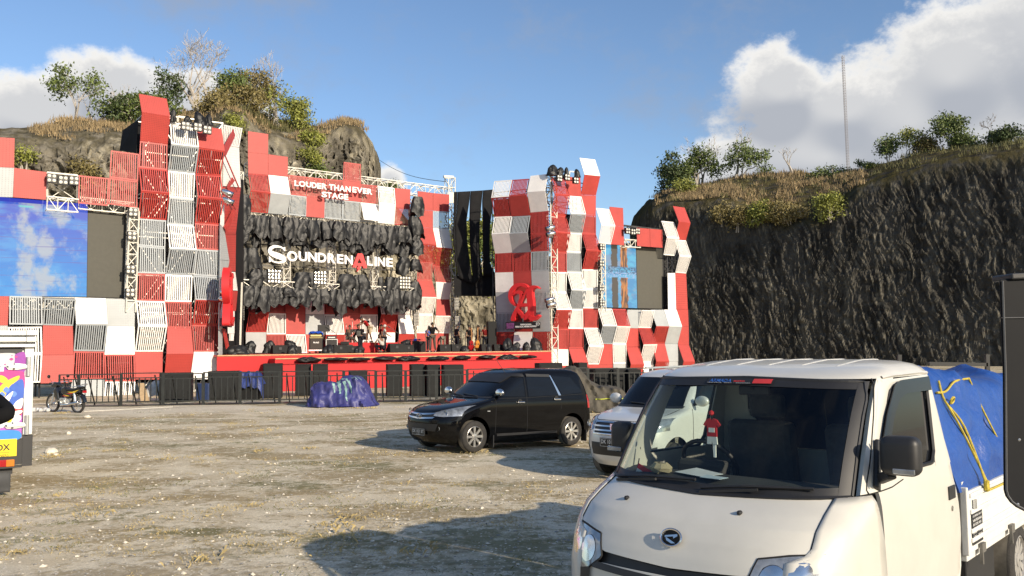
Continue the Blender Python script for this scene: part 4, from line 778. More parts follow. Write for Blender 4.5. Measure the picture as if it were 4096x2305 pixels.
S([('R4', 2010, 225, 2250, 260, 0), 'pR', ('R4', 2130, 545, 2370, 577, 1), 'pR', ('R4', 2045, 918, 2272, 932, 0), 'sW', ('R4', 2145, 1247, 2387, 1266, 1), 'sW', ('PX', 2702, 1091, 2745, 1095, 0), 'pR', ('R5', 1942, 160, 2140, 160, 0), 'pR', ('R5', 1962, 456, 2152, 456, 0), 'pR', ('R5', 1970, 766, 2156, 771, 0), 'pR', ('R5', 2070, 1056, 2261, 1056, 1), 'pR', ('R5', 1990, 1340, 2200, 1340, 0)])
S([('R4', 1770, 530, 2030, 556, 0), 'sW', ('R4', 1885, 866, 2142, 887, 1), 'sW', ('R4', 1815, 1232, 2042, 1252, 0)])
S([('PX', 2671, 1092, 2701, 1092, 0), 'pW', ('R5', 1805, 166, 1940, 168, 0)])
S([('R4', 430, 265, 705, 291, 0), 'sW', ('R4', 545, 611, 830, 632, 1), 'sW', ('R4', 475, 992, 736, 1017, 0)])
S([('R4', 708, 240, 985, 267, 0), 'pR', ('R4', 722, 625, 998, 650, 0), 'pR', ('R4', 736, 1015, 1010, 1032, 0)]); S([('R4', 1262, 672, 1530, 694, 0), 'pR', ('R4', 1272, 1050, 1538, 1068, 0)]); S([('R4', 1532, 694, 1787, 716, 0), 'pR', ('R4', 1540, 1068, 1800, 1086, 0)])
scaffold(rw, oE, 2395, 2690, 1250, 1515, -0.4, -1.8, 4, 3, dsteel)
b = MB(); b.slab([PP(2392, 1240, -2.2), PP(2760, 1240, -2.2), PP(2760, 1520, -2.2), PP(2392, 1520, -2.2)], 0.02); b.build('backdrop_cloth', cloth, rw, oE)
truss(rw, oE, PP(2490, 973, -.3), PP(2552, 978, -.3), 0.5, ltruss, side=(0, 0, 1), bays=3); truss(rw, oE, PP(2490, 912, -.4), PP(2690, 935, -.4), 0.35, dsteel, side=(0, 0, 1), bays=6)
truss(rw, oE, PP(2668, 930, -.5), PP(2672, 1240, -.5), 0.45, dsteel); truss(rw, oE, PP(2695, 1010, -.9), PP(2690, 1110, -.9), 0.45, dsteel)
# ---- LED screens
def led(name, label, quad, quad_dark, mt, w, frame_q):
    o0 = zb(quad[3]); t = thing(name, label, 'LED screen', o0); b = MB(); b.slab(frame_q, 0.14); b.build('cabinet', mat('screen_cabinet', (0.015, 0.015, 0.015), 0.6), t, o0)
    b = MB(); b.slab(quad, 0.02); b.build('lit_panel', mt, t, o0, uv=UV8)
    b = MB(); b.slab(quad_dark, 0.02); b.build('unlit_panel', mat('unlit_led', (0.075, 0.072, 0.058), 0.75, vary=0.06, scale=6, bump=0.05), t, o0); return t
def led_mat(name, which):
    m = bpy.data.materials.new(name); m.use_nodes = True; nt = m.node_tree; N = nt.nodes.new; L = nt.links.new; p = nt.nodes['Principled BSDF']; p.inputs['Base Color'].default_value = (0.02, 0.02, 0.02, 1); p.inputs['Roughness'].default_value = 0.7
    uv = N('ShaderNodeUVMap'); sep = N('ShaderNodeSeparateXYZ'); L(uv.outputs[0], sep.inputs[0]); u, v = sep.outputs[0], sep.outputs[1]
    def noise(s, sc=(1, 1, 1), d=5, off=(0, 0, 0), r=0.55):
        mp = N('ShaderNodeMapping'); mp.inputs['Scale'].default_value = sc; mp.inputs['Location'].default_value = off; L(uv.outputs[0], mp.inputs[0]); n = N('ShaderNodeTexNoise'); n.inputs['Scale'].default_value = s; n.inputs['Detail'].default_value = d; n.inputs['Roughness'].default_value = r; L(mp.outputs[0], n.inputs['Vector']); return n.outputs['Fac']
    def ss(x, a, b):
        n = N('ShaderNodeMapRange'); n.interpolation_type = 'SMOOTHSTEP'; L(x, n.inputs[0]); n.inputs[1].default_value = a; n.inputs[2].default_value = b; return n.outputs[0]
    def mth(op, a, b):
        n = N('ShaderNodeMath'); n.operation = op
        for i, q in enumerate((a, b)):
            if isinstance(q, (int, float)): n.inputs[i].default_value = q
            else: L(q, n.inputs[i])
        return n.outputs[0]
    def mix(f, a, b):
        n = N('ShaderNodeMix'); n.data_type = 'RGBA'; L(f, n.inputs[0])
        for i, c in ((6, a), (7, b)):
            if isinstance(c, tuple): n.inputs[i].default_value = (*c, 1)
            else: L(c, n.inputs[i])
        return n.outputs[2]
    def band(x, c, w, s=0.012):   # 1 inside |x-c|<w
        return mth('MULTIPLY', ss(x, c - w - s, c - w + s), ss(x, c + w + s, c + w - s))
    if which == 'sky':
        col = mix(ss(v, 0.0, 1.0), (0.02, 0.30, 0.75), (0.05, 0.10, 0.60))
        col = mix(mth('MULTIPLY', ss(noise(3, (1, 2, 1)), 0.45, 0.65), 0.6), col, (0.10, 0.42, 0.80))
        cl = mth('ADD', noise(2.6, (2.0, 1.1, 1), 7, (0.2, 0.1, 0), 0.6), mth('MULTIPLY', band(u, 0.66, 0.16, 0.14), 0.17))
        col = mix(mth('MULTIPLY', ss(cl, 0.55, 0.72), 0.85), col, (0.50, 0.53, 0.55))
        st = mth('MULTIPLY', ss(noise(9, (0.25, 6, 1), 2), 0.58, 0.64), 0.55); col = mix(st, col, (0.13, 0.10, 0.42))
        col = mix(ss(v, 0.955, 0.965), col, (0.03, 0.05, 0.5)); col = mix(mth('MULTIPLY', band(u, 0.57, 0.05), band(v, 0.925, 0.006)), col, (0.1, 0.75, 0.6))
    else:
        col = mix(ss(noise(3, (1, 3, 1)), 0.4, 0.6), (0.06, 0.30, 0.58), (0.10, 0.48, 0.72)); col = mix(ss(noise(2.2, (1, 2, 1), 4, (4, 1, 0)), 0.5, 0.65), col, (0.22, 0.34, 0.50))
        sea = mth('MULTIPLY', band(v, 0.60, 0.065), ss(noise(8, (2, 5, 1), 6), 0.42, 0.6)); col = mix(sea, col, (0.03, 0.10, 0.20)); sea2 = mth('MULTIPLY', band(v, 0.52, 0.05), ss(noise(9, (2, 7, 1), 6, (2, 2, 0)), 0.48, 0.56)); col = mix(sea2, col, (0.35, 0.5, 0.75))
        wob = mth('ADD', u, mth('MULTIPLY', mth('SUBTRACT', noise(4, (0.4, 2.5, 1), 4), 0.5), 0.12))
        not_sea = mth('SUBTRACT', 1.0, band(v, 0.565, 0.085, 0.01))
        col = mix(mth('MULTIPLY', band(wob, 0.37, 0.085), not_sea), col, (0.075, 0.058, 0.04))
        tr = mix(ss(noise(4, (5, 1.2, 1), 5), 0.42, 0.62), (0.10, 0.04, 0.02), (0.70, 0.25, 0.05)); col = mix(mth('MULTIPLY', band(wob, 0.64, 0.10), not_sea), col, tr)
    sc = N('ShaderNodeTexWave'); sc.wave_type = 'BANDS'; sc.bands_direction = 'Y'; sc.inputs['Scale'].default_value = 24; L(uv.outputs[0], sc.inputs['Vector'])
    col = mix(mth('MULTIPLY', sc.outputs['Fac'], 0.12), col, (0.03, 0.05, 0.12))
    L(col, p.inputs['Emission Color']); p.inputs['Emission Strength'].default_value = 0.85; return m
q = lambda pts, w: [PP(x, y, w) for x, y in pts]
led('led_screen', 'big left LED screen showing blue sky with white cloud columns', q([(-250, 768), (351, 817), (346, 1187), (-250, 1183)], -.55), q([(353, 818), (497, 835), (489, 1191), (348, 1187)], -.55), led_mat('sky_picture', 'sky'), -.6, q([(-252, 760), (505, 830), (500, 1193), (-252, 1187)], -.57))
led('led_screen', 'right LED screen showing brown tree trunks reflected in blue water', q([(2404, 977), (2543, 986), (2549, 1233), (2408, 1229)], -.55), q([(2545, 988), (2648, 998), (2654, 1235), (2551, 1233)], -.55), led_mat('trunks_picture', 'sea'), -.6, q([(2402, 972), (2668, 992), (2673, 1237), (2404, 1231)], -.57))
# ---- splayed left return with crossing boards
oL = zb(at_depth(930, 1390, 45.5)); lr = thing('stage_return', 'narrow inner return of the left tower with crossed red boards and white slats', 'stage return', oL)
def LD(px, py, w=0.0): return at_depth(px, py, 43.6 + (px - 878) * 0.045 - w)
def quadp(kind, c, pts, w=0.0, nsl=9, zone='T1'):
    P_ = [LD(*zz(p[0], p[1], p[2]), w) if isinstance(p[0], str) else LD(*zz(zone, p[0], p[1]), w) for p in pts]; panel(lr, oL, P_, kind, c, nsl)
quadp('s', 'W', [(2080, 587), (2430, 652), (2372, 982), (2062, 930)], -0.5, 11)
quadp('p', 'W', [('T1', 2110, 940), ('T1', 2374, 985), ('T2', 2402, 216), ('T2', 2100, 190)], -0.4)
quadp('p', 'R', [('T2', 2062, 195), ('T2', 2402, 218), ('T2', 2318, 1010), ('T2', 2108, 1010)], -0.3)
quadp('p', 'R', [('T2', 2108, 1012), ('T2', 2318, 1012), ('T3', 2310, 200), ('T3', 2205, 195)], -0.3)
quadp('p', 'W', [('T2', 2072, 480), ('T2', 2125, 520), ('T2', 2118, 920), ('T2', 2062, 850)], 0.1)
quadp('p', 'G', [('T2', 2062, 852), ('T2', 2118, 922), ('T3', 2207, 15), ('T3', 2052, 0)], 0.05); quadp('p', 'G', [('T3', 2052, 2), ('T3', 2207, 18), ('T3', 2150, 330), ('T3', 2048, 295)], 0.05)
quadp('p', 'W', [('T3', 2045, 300), ('T3', 2100, 325), ('T3', 2092, 1190), ('T3', 2030, 1190)], 0.08); quadp('p', 'G', [('T3', 2032, 1195), ('T3', 2092, 1195), ('T5', 2518, 312), ('T5', 2460, 312)], 0.08)
quadp('s', 'W', [('T3', 2222, 203), ('T3', 2310, 207), ('T3', 2352, 525), ('T3', 2258, 520)], -0.1, 5); quadp('p', 'R', [('T3', 2255, 530), ('T3', 2352, 530), ('T3', 2322, 872), ('T3', 2240, 868)], -0.15)
quadp('p', 'W', [('T3', 2180, 872), ('T3', 2296, 874), ('T3', 2294, 1258), ('T3', 2190, 1258)], -0.15); quadp('s', 'W', [('T3', 2215, 1260), ('T3', 2290, 1260), ('H5', 318, 995), ('H5', 255, 995)], -0.1, 4)
for pts, w, knd in (([('T1', 2278, 668), ('T1', 2310, 785), ('T1', 2140, 1150), ('T1', 2120, 965)], 0.4, 'p'), ([('T1', 2120, 1090), ('T1', 2150, 1120), ('T2', 2395, 245), ('T2', 2375, 235)], 0.5, 'p'), ([('T2', 2255, 40), ('T2', 2300, 100), ('T2', 2180, 250), ('T2', 2165, 220)], 0.35, 'p'), ([('T2', 2275, 578), ('T2', 2335, 622), ('T2', 2160, 985), ('T2', 2118, 890)], 0.45, 's'), ([('T2', 2190, 350), ('T2', 2215, 360), ('T2', 2335, 590), ('T2', 2320, 600)], 0.5, 'p'), ([('T3', 2090, 1165), ('T3', 2145, 1180), ('H5', 240, 1085), ('H5', 195, 1140)], 0.4, 's')):
    quadp(knd, 'R', pts, w, 9)
b = MB(); b.slab([LD(888, 700, -2.0), LD(975, 720, -2.0), LD(975, 1415, -2.0), LD(888, 1415, -2.0)], 0.02); b.build('backdrop_cloth', cloth, lr, oL)
k = MB(); k.bar(LD(884, 640, -.2), LD(877, 1500, -.2), 0.1); k.build('post', ltruss, lr, oL); k = MB(); k.bar(LD(968, 1130, -.6), LD(960, 1410, -.6), 0.08); k.build('post', ltruss, lr, oL)
# ---- deck
redcarpet = mat('red_stage_cloth', (0.44, 0.020, 0.022), 0.8, vary=0.05, scale=1); reddeck = mat('red_deck_edge', (0.47, 0.055, 0.045), 0.7, vary=0.1, scale=2); ply = mat('plywood_edge', (0.50, 0.34, 0.17), 0.7, vary=0.15, scale=4)
DA = PP(868, 1425, 0.6); DB = PP(2205, 1408, 0.6); DZ = 1.82
DA[2] = DZ; DB[2] = DZ
oD = zb((DA + DB) / 2); dk = thing('stage_deck', 'wide red stage deck with red cloth front between the two towers', 'stage', oD)
bk = -wP * 11.0
b = MB(); b.slab([DA + bk, DB + bk, DB, DA], 0.1); b.build('deck_top', reddeck, dk, oD)
b = MB(); A0, B0 = DA - np.array([0, 0, .10]), DB - np.array([0, 0, .10]); b.slab([A0, B0, zb(B0), zb(A0)], 0.05); b.build('front_cloth', redcarpet, dk, oD)
b = MB(); b.bar(DA + wP * .03 + (0, 0, -.03), DB + wP * .03 + (0, 0, -.03), 0.05, 0.05); b.build('edge_batten', ply, dk, oD)
A1, B1 = PP(1100, 1440, 1.5), PP(2110, 1423, 1.5); A1[2] = B1[2] = 1.60
b = MB(); b.slab([A1 - wP * .87, B1 - wP * .87, B1, A1], 0.06); b.build('front_step', reddeck, dk, oD)
b = MB(); A2, B2 = A1 - np.array([0, 0, .065]), B1 - np.array([0, 0, .065]); b.slab([A2, B2, B2 - np.array([0, 0, .22]), A2 - np.array([0, 0, .22])], 0.85); b.build('step_fascia', redcarpet, dk, oD)
b = MB(); b.bar(A1 + wP * .03, B1 + wP * .03, 0.05, 0.05); b.build('step_batten', ply, dk, oD)
A3 = PP(1090, 1500, 2.3); B3 = PP(2170, 1490, 2.3); A3[2] = B3[2] = 1.34
b = MB(); b.slab([A3, B3, zb(B3), zb(A3)], 0.06); b.build('apron_cloth', redcarpet, dk, oD); b = MB(); b.slab([A3 - wP * 1.6, B3 - wP * 1.6, B3, A3], 0.05); b.build('apron_top', redcarpet, dk, oD)
def deckp(px, py): # a point on the deck top
    p = on_z(px, py, DZ); return p
# ================================================================ LETTERING
_TX = {}
def text_mesh(s, off=0.028):
    key = (s, off)
    if key in _TX: return _TX[key]
    c = bpy.data.curves.new('t', 'FONT'); c.body = s; c.offset = off; c.resolution_u = 3; c.fill_mode = 'FRONT'
    o = bpy.data.objects.new('t', c); COL.objects.link(o); dg = bpy.context.evaluated_depsgraph_get(); me = bpy.data.meshes.new_from_object(o.evaluated_get(dg))
    V = np.array([v.co[:] for v in me.vertices]); F = [tuple(p.vertices) for p in me.polygons]
    cnt = {}
    for f in F:
        for i in range(len(f)):
            e = (f[i], f[(i + 1) % len(f)]); cnt[e] = 1
    rim = [e for e in cnt if (e[1], e[0]) not in cnt]
    bpy.data.objects.remove(o); bpy.data.curves.remove(c); bpy.data.meshes.remove(me)
    lo, hi = V.min(0), V.max(0); V = (V[:, :2] - lo[:2]) / np.maximum(hi[:2] - lo[:2], 1e-6); _TX[key] = (V, F, rim); return _TX[key]
def text_on(par, org, s, q, th, m, name='letter', off=0.028, build=True, b=None):
    V, F, rim = text_mesh(s, off); q = [np.asarray(p, float) for p in q]; n = np.cross(q[1] - q[0], q[3] - q[0]); n /= np.linalg.norm(n)
    P = np.array([lerp(lerp(q[3], q[2], u), lerp(q[0], q[1], u), v) for u, v in V]); k = len(P); b = b or MB()
    b.add(np.concatenate([P, P + n * th]), F + [tuple(i + k for i in f[::-1]) for f in F] + [(e[1], e[0], e[0] + k, e[1] + k) for e in rim])
    return b.build(name, m, par, org) if build else b
def ribbon(pts, proj, th_vec, b):
    """pts: (px, py, width px) centreline -> extruded band"""
    p = np.array(pts, float); n = len(p); L_, R_ = [], []
    for i in range(n):
        d = p[min(i + 1, n - 1), :2] - p[max(i - 1, 0), :2]; d /= np.linalg.norm(d) + 1e-9; nn = np.array([-d[1], d[0]]) * p[i, 2] / 2
        L_.append(proj(*(p[i, :2] + nn))); R_.append(proj(*(p[i, :2] - nn)))
    V = []
    for l, r in zip(L_, R_): V += [l, r, l + th_vec, r + th_vec]
    F = [(0, 1, 3, 2), (4 * n - 4, 4 * n - 2, 4 * n - 1, 4 * n - 3)]
    for i in range(n - 1):
        a = 4 * i; c = a + 4; F += [(a, c, c + 1, a + 1), (a + 2, a + 3, c + 3, c + 2), (a, a + 2, c + 2, c), (a + 1, c + 1, c + 3, a + 3)]
    b.add(V, F)
def smooth_path(pts, k=6):
    p = np.array(pts, float); out = []
    for i in range(len(p) - 1):
        p0, p1, p2, p3 = p[max(i - 1, 0)], p[i], p[i + 1], p[min(i + 2, len(p) - 1)]
        for j in range(k):
            t = j / k; out.append(0.5 * ((2 * p1) + (-p0 + p2) * t + (2 * p0 - 5 * p1 + 4 * p2 - p3) * t * t + (-p0 + 3 * p1 - 3 * p2 + p3) * t ** 3))
    out.append(p[-1]); return np.array(out)
letter_white = mat('white_letter_paint', (0.84, 0.83, 0.80), 0.5, vary=0.02); letter_red = mat('red_letter_paint', (0.60, 0.022, 0.025), 0.45, vary=0.04)
def sign_letters(t, org, zone, rows, proj, w, th):
    for ch, x0, x1, y0, y1, m in rows:
        sk = (x1 - x0) * 0.10
        q = [proj(*zz(zone, x, y), w) for x, y in ((x0, y0), (x1, y0 + sk), (x1, y1 + sk), (x0, y1))]; text_on(t, org, ch, q, th, m)
wL = B_ + 0.9
oS = zb(PP(1330, 1400, wL)); sg = thing('stage_logo', 'white SOUNDRENALINE lettering with one red A across the truss grid', 'sign', oS)
sign_letters(sg, oS, 'H3', [('O', 890, 1066, 695, 870, letter_white), ('U', 1087, 1235, 706, 870, letter_white), ('N', 1250, 1395, 716, 880, letter_white), ('D', 1412, 1560, 728, 890, letter_white), ('R', 1580, 1715, 740, 900, letter_white), ('E', 1742, 1850, 754, 910, letter_white), ('N', 1872, 2010, 766, 922, letter_white), ('L', 2256, 2352, 790, 945, letter_white), ('I', 2380, 2420, 797, 958, letter_white)], PP, wL, 0.14)
sign_letters(sg, oS, 'H4', [('N', 475, 598, 804, 956, letter_white), ('E', 622, 730, 815, 965, letter_white)], PP, wL, 0.14)
b = MB(); pj = lambda x, y: PP(*zz('H3', x, y), wL)
ribbon(smooth_path([(850, 700, 14), (810, 650, 22), (740, 625, 34), (650, 632, 52), (600, 680, 62), (620, 735, 78), (710, 775, 98), (800, 812, 90), (845, 850, 62), (810, 888, 42), (730, 898, 28), (640, 872, 22), (590, 820, 16)]), pj, -wP * 0.14, b)
b.poly([pj(858, 632) + wP * .003, pj(858, 700) + wP * .003, pj(795, 652) + wP * .003], -wP * 0.13); b.poly([pj(580, 785) + wP * .003, pj(650, 860) + wP * .003, pj(580, 895) + wP * .003], -wP * 0.13); b.build('letter', letter_white, sg, oS)
b = MB(); pw = lambda x, y: PP(*zz('H3', x, y), wL + 0.05)
for k_, poly in enumerate(([(2095, 742), (2165, 742), (2110, 850), (2060, 985), (2005, 978), (2060, 830)], [(2165, 742), (2185, 760), (2255, 990), (2195, 998), (2150, 880), (2120, 835)], [(2062, 905), (2200, 915), (2195, 960), (2050, 950)], [(2105, 950), (2150, 955), (2125, 1000), (2150, 1000), (2080, 1056), (2098, 1005), (2075, 1003)])):
    b.poly([pw(x, y) + wP * .004 * k_ for x, y in poly], -wP * (0.18 + .008 * k_))
o = b.build('letter', letter_red, sg, oS); o['label'] = 'red letter A with lightning tail'
wH = B_ + 0.55
oS = zb(PP(1340, 1400, wH)); sg2 = thing('header_sign', 'white LOUDER THAN EVER STAGE lettering on the red header panels', 'sign', oS)
W_ = letter_white
sign_letters(sg2, oS, 'H1', [('L', 847, 915, 942, 1040, W_), ('O', 920, 1030, 952, 1050, W_), ('U', 1043, 1132, 965, 1062, W_), ('D', 1142, 1222, 978, 1075, W_), ('E', 1230, 1300, 988, 1085, W_), ('R', 1310, 1396, 997, 1094, W_), ('T', 1433, 1512, 1008, 1106, W_), ('H', 1520, 1604, 1018, 1118, W_), ('A', 1610, 1708, 1030, 1128, W_), ('N', 1716, 1802, 1042, 1140, W_), ('E', 1835, 1903, 1055, 1150, W_), ('V', 1908, 2005, 1064, 1158, W_), ('E', 2012, 2078, 1076, 1170, W_), ('R', 2088, 2170, 1086, 1182, W_),
    ('S', 1308, 1398, 1135, 1230, W_), ('T', 1402, 1478, 1146, 1240, W_), ('A', 1482, 1585, 1156, 1250, W_), ('G', 1590, 1678, 1166, 1262, W_), ('E', 1690, 1763, 1178, 1272, W_)], PP, wH, 0.10)
for c in sg2.children: pass
# ---- gothic A on the right pillar and its edge-on twin on the left return
GA = [[(895, 905, 30), (845, 868, 52), (770, 846, 56), (690, 872, 66), (625, 945, 78), (596, 1050, 66), (620, 1140, 48), (690, 1208, 26)],
      [(640, 1030, 14), (690, 985, 38), (755, 978, 62), (830, 1000, 10)], [(770, 985, 60), (775, 1060, 34), (730, 1160, 8)],
      [(1085, 912, 10), (1025, 888, 46), (960, 905, 70), (925, 985, 92), (935, 1130, 104), (950, 1290, 96), (958, 1400, 90), (975, 1445, 60)],
      [(890, 925, 30), (815, 1070, 30), (735, 1215, 48), (680, 1330, 62), (650, 1400, 66), (648, 1450, 76), (650, 1470, 30)],
      [(715, 1200, 54), (930, 1192, 62)], [(722, 1280, 50), (780, 1345, 60), (835, 1388, 40), (925, 1300, 64)], [(800, 1365, 60), (840, 1420, 70), (915, 1350, 50)], [(925, 1395, 70), (985, 1435, 66), (1085, 1372, 34)]]
oA = zb(PR(2090, 1420, .3)); bigA = thing('letter_sign', 'big red gothic letter A standing out from the grey pillar panels', 'letter sign', oA)
b = MB()
for i, st in enumerate(GA): ribbon(smooth_path(st), lambda x, y, i=i: PR(*zz('R2', x, y), 0.62 + i * 0.006), -nR * (0.34 + i * 0.004), b)
b.build('letter', letter_red, bigA, oA)
b = MB(); b.bar(PR(2080, 1290, .3), PR(2080, 1290, -.2), 0.1); b.bar(PR(2088, 1180, .3), PR(2088, 1180, -.2), 0.1); b.bar(PR(2089, 1270, .45), PR(2089, 1300, .45), 0.06); b.build('bracket', dsteel, bigA, oA)
oA2 = zb(at_depth(918, 1390, 43.2)); A2_ = thing('letter_sign', 'red gothic letter A seen edge on against the left stage return', 'letter sign', oA2)
def PA2(x, y, off):  # turned board: x runs towards the stage
    s = (x - 830) / 260.0; c = at_depth(907, 1040 + (y - 840) / 640 * 228 + 40, 43.0); return c + np.array([-0.20, 0.98, 0]) * s * 1.05 + np.array([0.98, 0.20, 0]) * off * 1.0
b = MB()
for i, st in enumerate(GA): ribbon(smooth_path(st), lambda x, y, i=i: PA2(x, y, 0.22 + i * .005), np.array([-0.98, -0.20, 0]) * (0.34 + i * .004), b)
b.build('letter', letter_red, A2_, oA2); b = MB(); b.bar(at_depth(905, 1180, 43), at_depth(885, 1180, 43.3), .1); b.build('bracket', dsteel, A2_, oA2)
# ---- warning boards
sign_black = mat('sign_black', (0.012, 0.012, 0.014), 0.4); sign_plum = mat('sign_plum', (0.10, 0.055, 0.065), 0.6); pic = mat('warning_photo', (0.30, 0.10, 0.30), 0.5, col2=(0.05, 0.01, 0.03), scale=14)
def warn(label, proj, w, q, org, base, tm, n):
    t = thing('warning_sign', label, 'warning sign', org); b = MB(); b.slab([proj(*p, w) for p in q], 0.08); b.build('board', base, t, org)
    TL, TR, BR, BL = [np.array(p, float) for p in q]
    def at(s, v): return proj(*lerp(lerp(TL, TR, s), lerp(BL, BR, s), v), w + 0.012)
    text_on(t, org, 'PERINGATAN:', [at(.43, .28), at(.75, .26), at(.75, .48), at(.43, .50)], 0.01, tm, 'lettering', 0.02); text_on(t, org, 'MEROKOK MEMBUNUHMU', [at(.285, .57), at(.90, .53), at(.90, .78), at(.285, .82)], 0.01, tm, 'lettering', 0.02)
    b = MB(); b.slab([at(.03, .14), at(.25, .12), at(.25, .92), at(.03, .94)], 0.008); b.build('photo', pic, t, org)
    text_on(t, org, '18+', [at(.915, .22), at(.965, .22), at(.965, .42), at(.915, .42)], 0.01, tm, 'lettering', 0.01)
    b = MB(); c = (at(.94, .32)); r = np.linalg.norm(at(.985, .32) - at(.94, .32)); x = (at(.985, .32) - c) / r; z = np.array([0, 0, 1.0]); b.tube([c + (x * math.cos(a) + z * math.sin(a)) * r for a in np.linspace(0, 6.283, 20)], 0.014, 4); b.build('ring', tm, t, org)
    b = MB(); p = at(.5, 0); b.bar(p - n * .05, p - n * .05 + (0, 0, 0.25), 0.06); p = at(.5, .5); b.bar(p - n * .1, p - n * .75, .06); b.build('bracket', dsteel, t, org); return t
tw = mat('sign_white', (0.75, 0.75, 0.74), 0.5)
warn('black health warning board with 18+ ring under the big gothic A', PR, 0.72, [zz('R3', 520, 378), zz('R3', 1105, 372), zz('R3', 1105, 488), zz('R3', 520, 500)], zb(PR(2090, 1320, .7)), sign_black, tw, nR)
pl2 = lambda x, y, w=0: LD(x, y, 1.2 + w)
warn('plum coloured health warning board seen at a slant on the left stage return', pl2, 0.1, [zz('T3', 2070, 992), zz('T3', 2255, 1018), zz('T3', 2252, 1152), zz('T3', 2070, 1130)], zb(LD(907, 1290, 1.2)), sign_plum, mat('sign_faded', (0.42, 0.33, 0.36), 0.5), wP)
# ================================================================ LAMPS, BAGS
lens = mat('lamp_lens', (0.75, 0.72, 0.62), 0.15, 0.3, vary=0.2, scale=20); lampblack = mat('lamp_black', (0.018, 0.018, 0.02), 0.5); chrome = mat('polished_metal', (0.75, 0.74, 0.72), 0.18, 1.0, vary=0.08, scale=9)
def basis(n): n = np.asarray(n, float); s = np.cross([0, 0, 1.0], n); s /= np.linalg.norm(s); return s, np.cross(n, s)
def blinder(p, n, s, label, group, rows=2, cols=2, lr=0.36):
    u, v = basis(n); org = p; t = thing('stage_lamp', label, 'stage lamp', org, group=group); b = MB(); b.box(p, (s * cols / 2 * 1.0, s * 0.5, s * rows / 2), np.stack([u, n, v], 1)); b.build('housing', lampblack, t, org, bevel=0.01)
    cs = s / 2
    for i in range(cols):
        for j in range(rows):
            c = p + u * (i - (cols - 1) / 2) * cs + v * (j - (rows - 1) / 2) * cs + n * (s * 0.25 + .004); b = MB(); r = cs * lr
            V = [c + n * .015] + [c + (u * math.cos(a) + v * math.sin(a)) * r for a in np.linspace(0, 6.283, 11)[:-1]]
            b.add(V, [(0, k + 1, (k + 1) % 10 + 1) for k in range(10)]); b.build('lens', lens, t, org)
    b = MB(); b.bar(p + u * s * .55 + v * s * .1, p + u * s * .55 - n * s * .8 + v * s * .1, 0.03); b.bar(p - u * s * .55 + v * s * .1, p - u * s * .55 - n * s * .8 + v * s * .1, 0.03); b.bar(p + u * s * .55 - n * s * .8 + v * s * .1, p - u * s * .55 - n * s * .8 + v * s * .1, 0.03); b.build('yoke', dsteel, t, org); return t
LP = [((206, 714), .3, 'left of the three lamps in the truss frame over the left screen'), ((252, 722), .3, 'middle of the three lamps in the truss frame over the left screen'), ((295, 724), .3, 'right of the three lamps in the truss frame over the left screen'),
      ((531, 850), .2, 'topmost four lens lamp on the truss beside the left screen'), ((526.6, 944), .2, 'second four lens lamp from the top beside the left screen'), ((521, 1079), .2, 'third four lens lamp from the top beside the left screen'), ((519.6, 1171), .2, 'lowest four lens lamp on the truss beside the left screen'),
      ((741, 505), .9, 'four lens lamp at the left of the lamps topping the left tower'), ((790, 510), .9, 'four lens lamp in the middle of the lamps topping the left tower'), ((828, 521), .9, 'four lens lamp at the right of the lamps topping the left tower'),
      ((2236, 714), .9, 'four lens lamp under the bags at the left of the right tower top'), ((2267, 710), .9, 'four lens lamp in the middle of the right tower top'), ((2302, 723), .9, 'four lens lamp hanging on the red panel of the right tower top'),
      ((2509, 924), .3, 'left of three small lamps in the gap beside the white arrow over the right screen'), ((2530, 928), .3, 'middle of three small lamps in the gap over the right screen'), ((2548, 926), .3, 'right of three small lamps touching the red panel over the right screen'),
      ((2406, 988), .5, 'topmost small lamp along the left edge of the right screen'), ((2405, 1054), .5, 'second small lamp down the left edge of the right screen'), ((2404, 1152), .5, 'third small lamp down the left edge of the right screen'), ((2406, 1213), .5, 'lowest small lamp at the left edge of the right screen')]
for (x, y), w, lb in LP: blinder(PP(x, y, w), wP, 0.40, lb, 'four lens stage lamps')
truss_v = thing('truss_mast', 'pale vertical truss between the left LED screen and the left tower', 'truss', zb(PP(524, 1200, -.2))); truss(truss_v, zb(PP(524, 1200, -.2)), PP(535, 835, -.1), PP(520, 1250, -.1), 0.42, ltruss, ch=0.055); 
truss_r = thing('truss_mast', 'pale vertical truss along the left edge of the right LED screen', 'truss', zb(PP(2405, 1250, -.2))); truss(truss_r, zb(PP(2405, 1250, -.2)), PP(2405, 975, -.1), PP(2408, 1245, -.1), 0.38, ltruss)
for (x, y), lb in (((1096, 1107), 'sixteen lens flood lamp left of the first logo truss'), ((1280, 1113), 'sixteen lens flood lamp left of the middle logo truss'), ((1618, 1132), 'sixteen lens flood lamp at the right end of the lamp row under the logo')):
    blinder(PP(x, y, B_ + 1.4), wP, 0.42, lb, 'flood lamps under the logo', 4, 4)
for x, y, lb in ((963, 1252, 'upper tall lamp strip at the left edge of the back wall'), (957, 1352, 'lower tall lamp strip at the left edge of the back wall'), (1664, 1276, 'tall lamp strip beside the white slatted column'), (1829, 1290, 'dark lamp strip at the right edge of the red columns, lower'), (1826, 1213, 'dark lamp strip at the right edge of the red columns, upper')):
    blinder(PP(x, y, B_ + 1.6), wP, 0.2, lb, 'tall lamp strips', 9, 4)
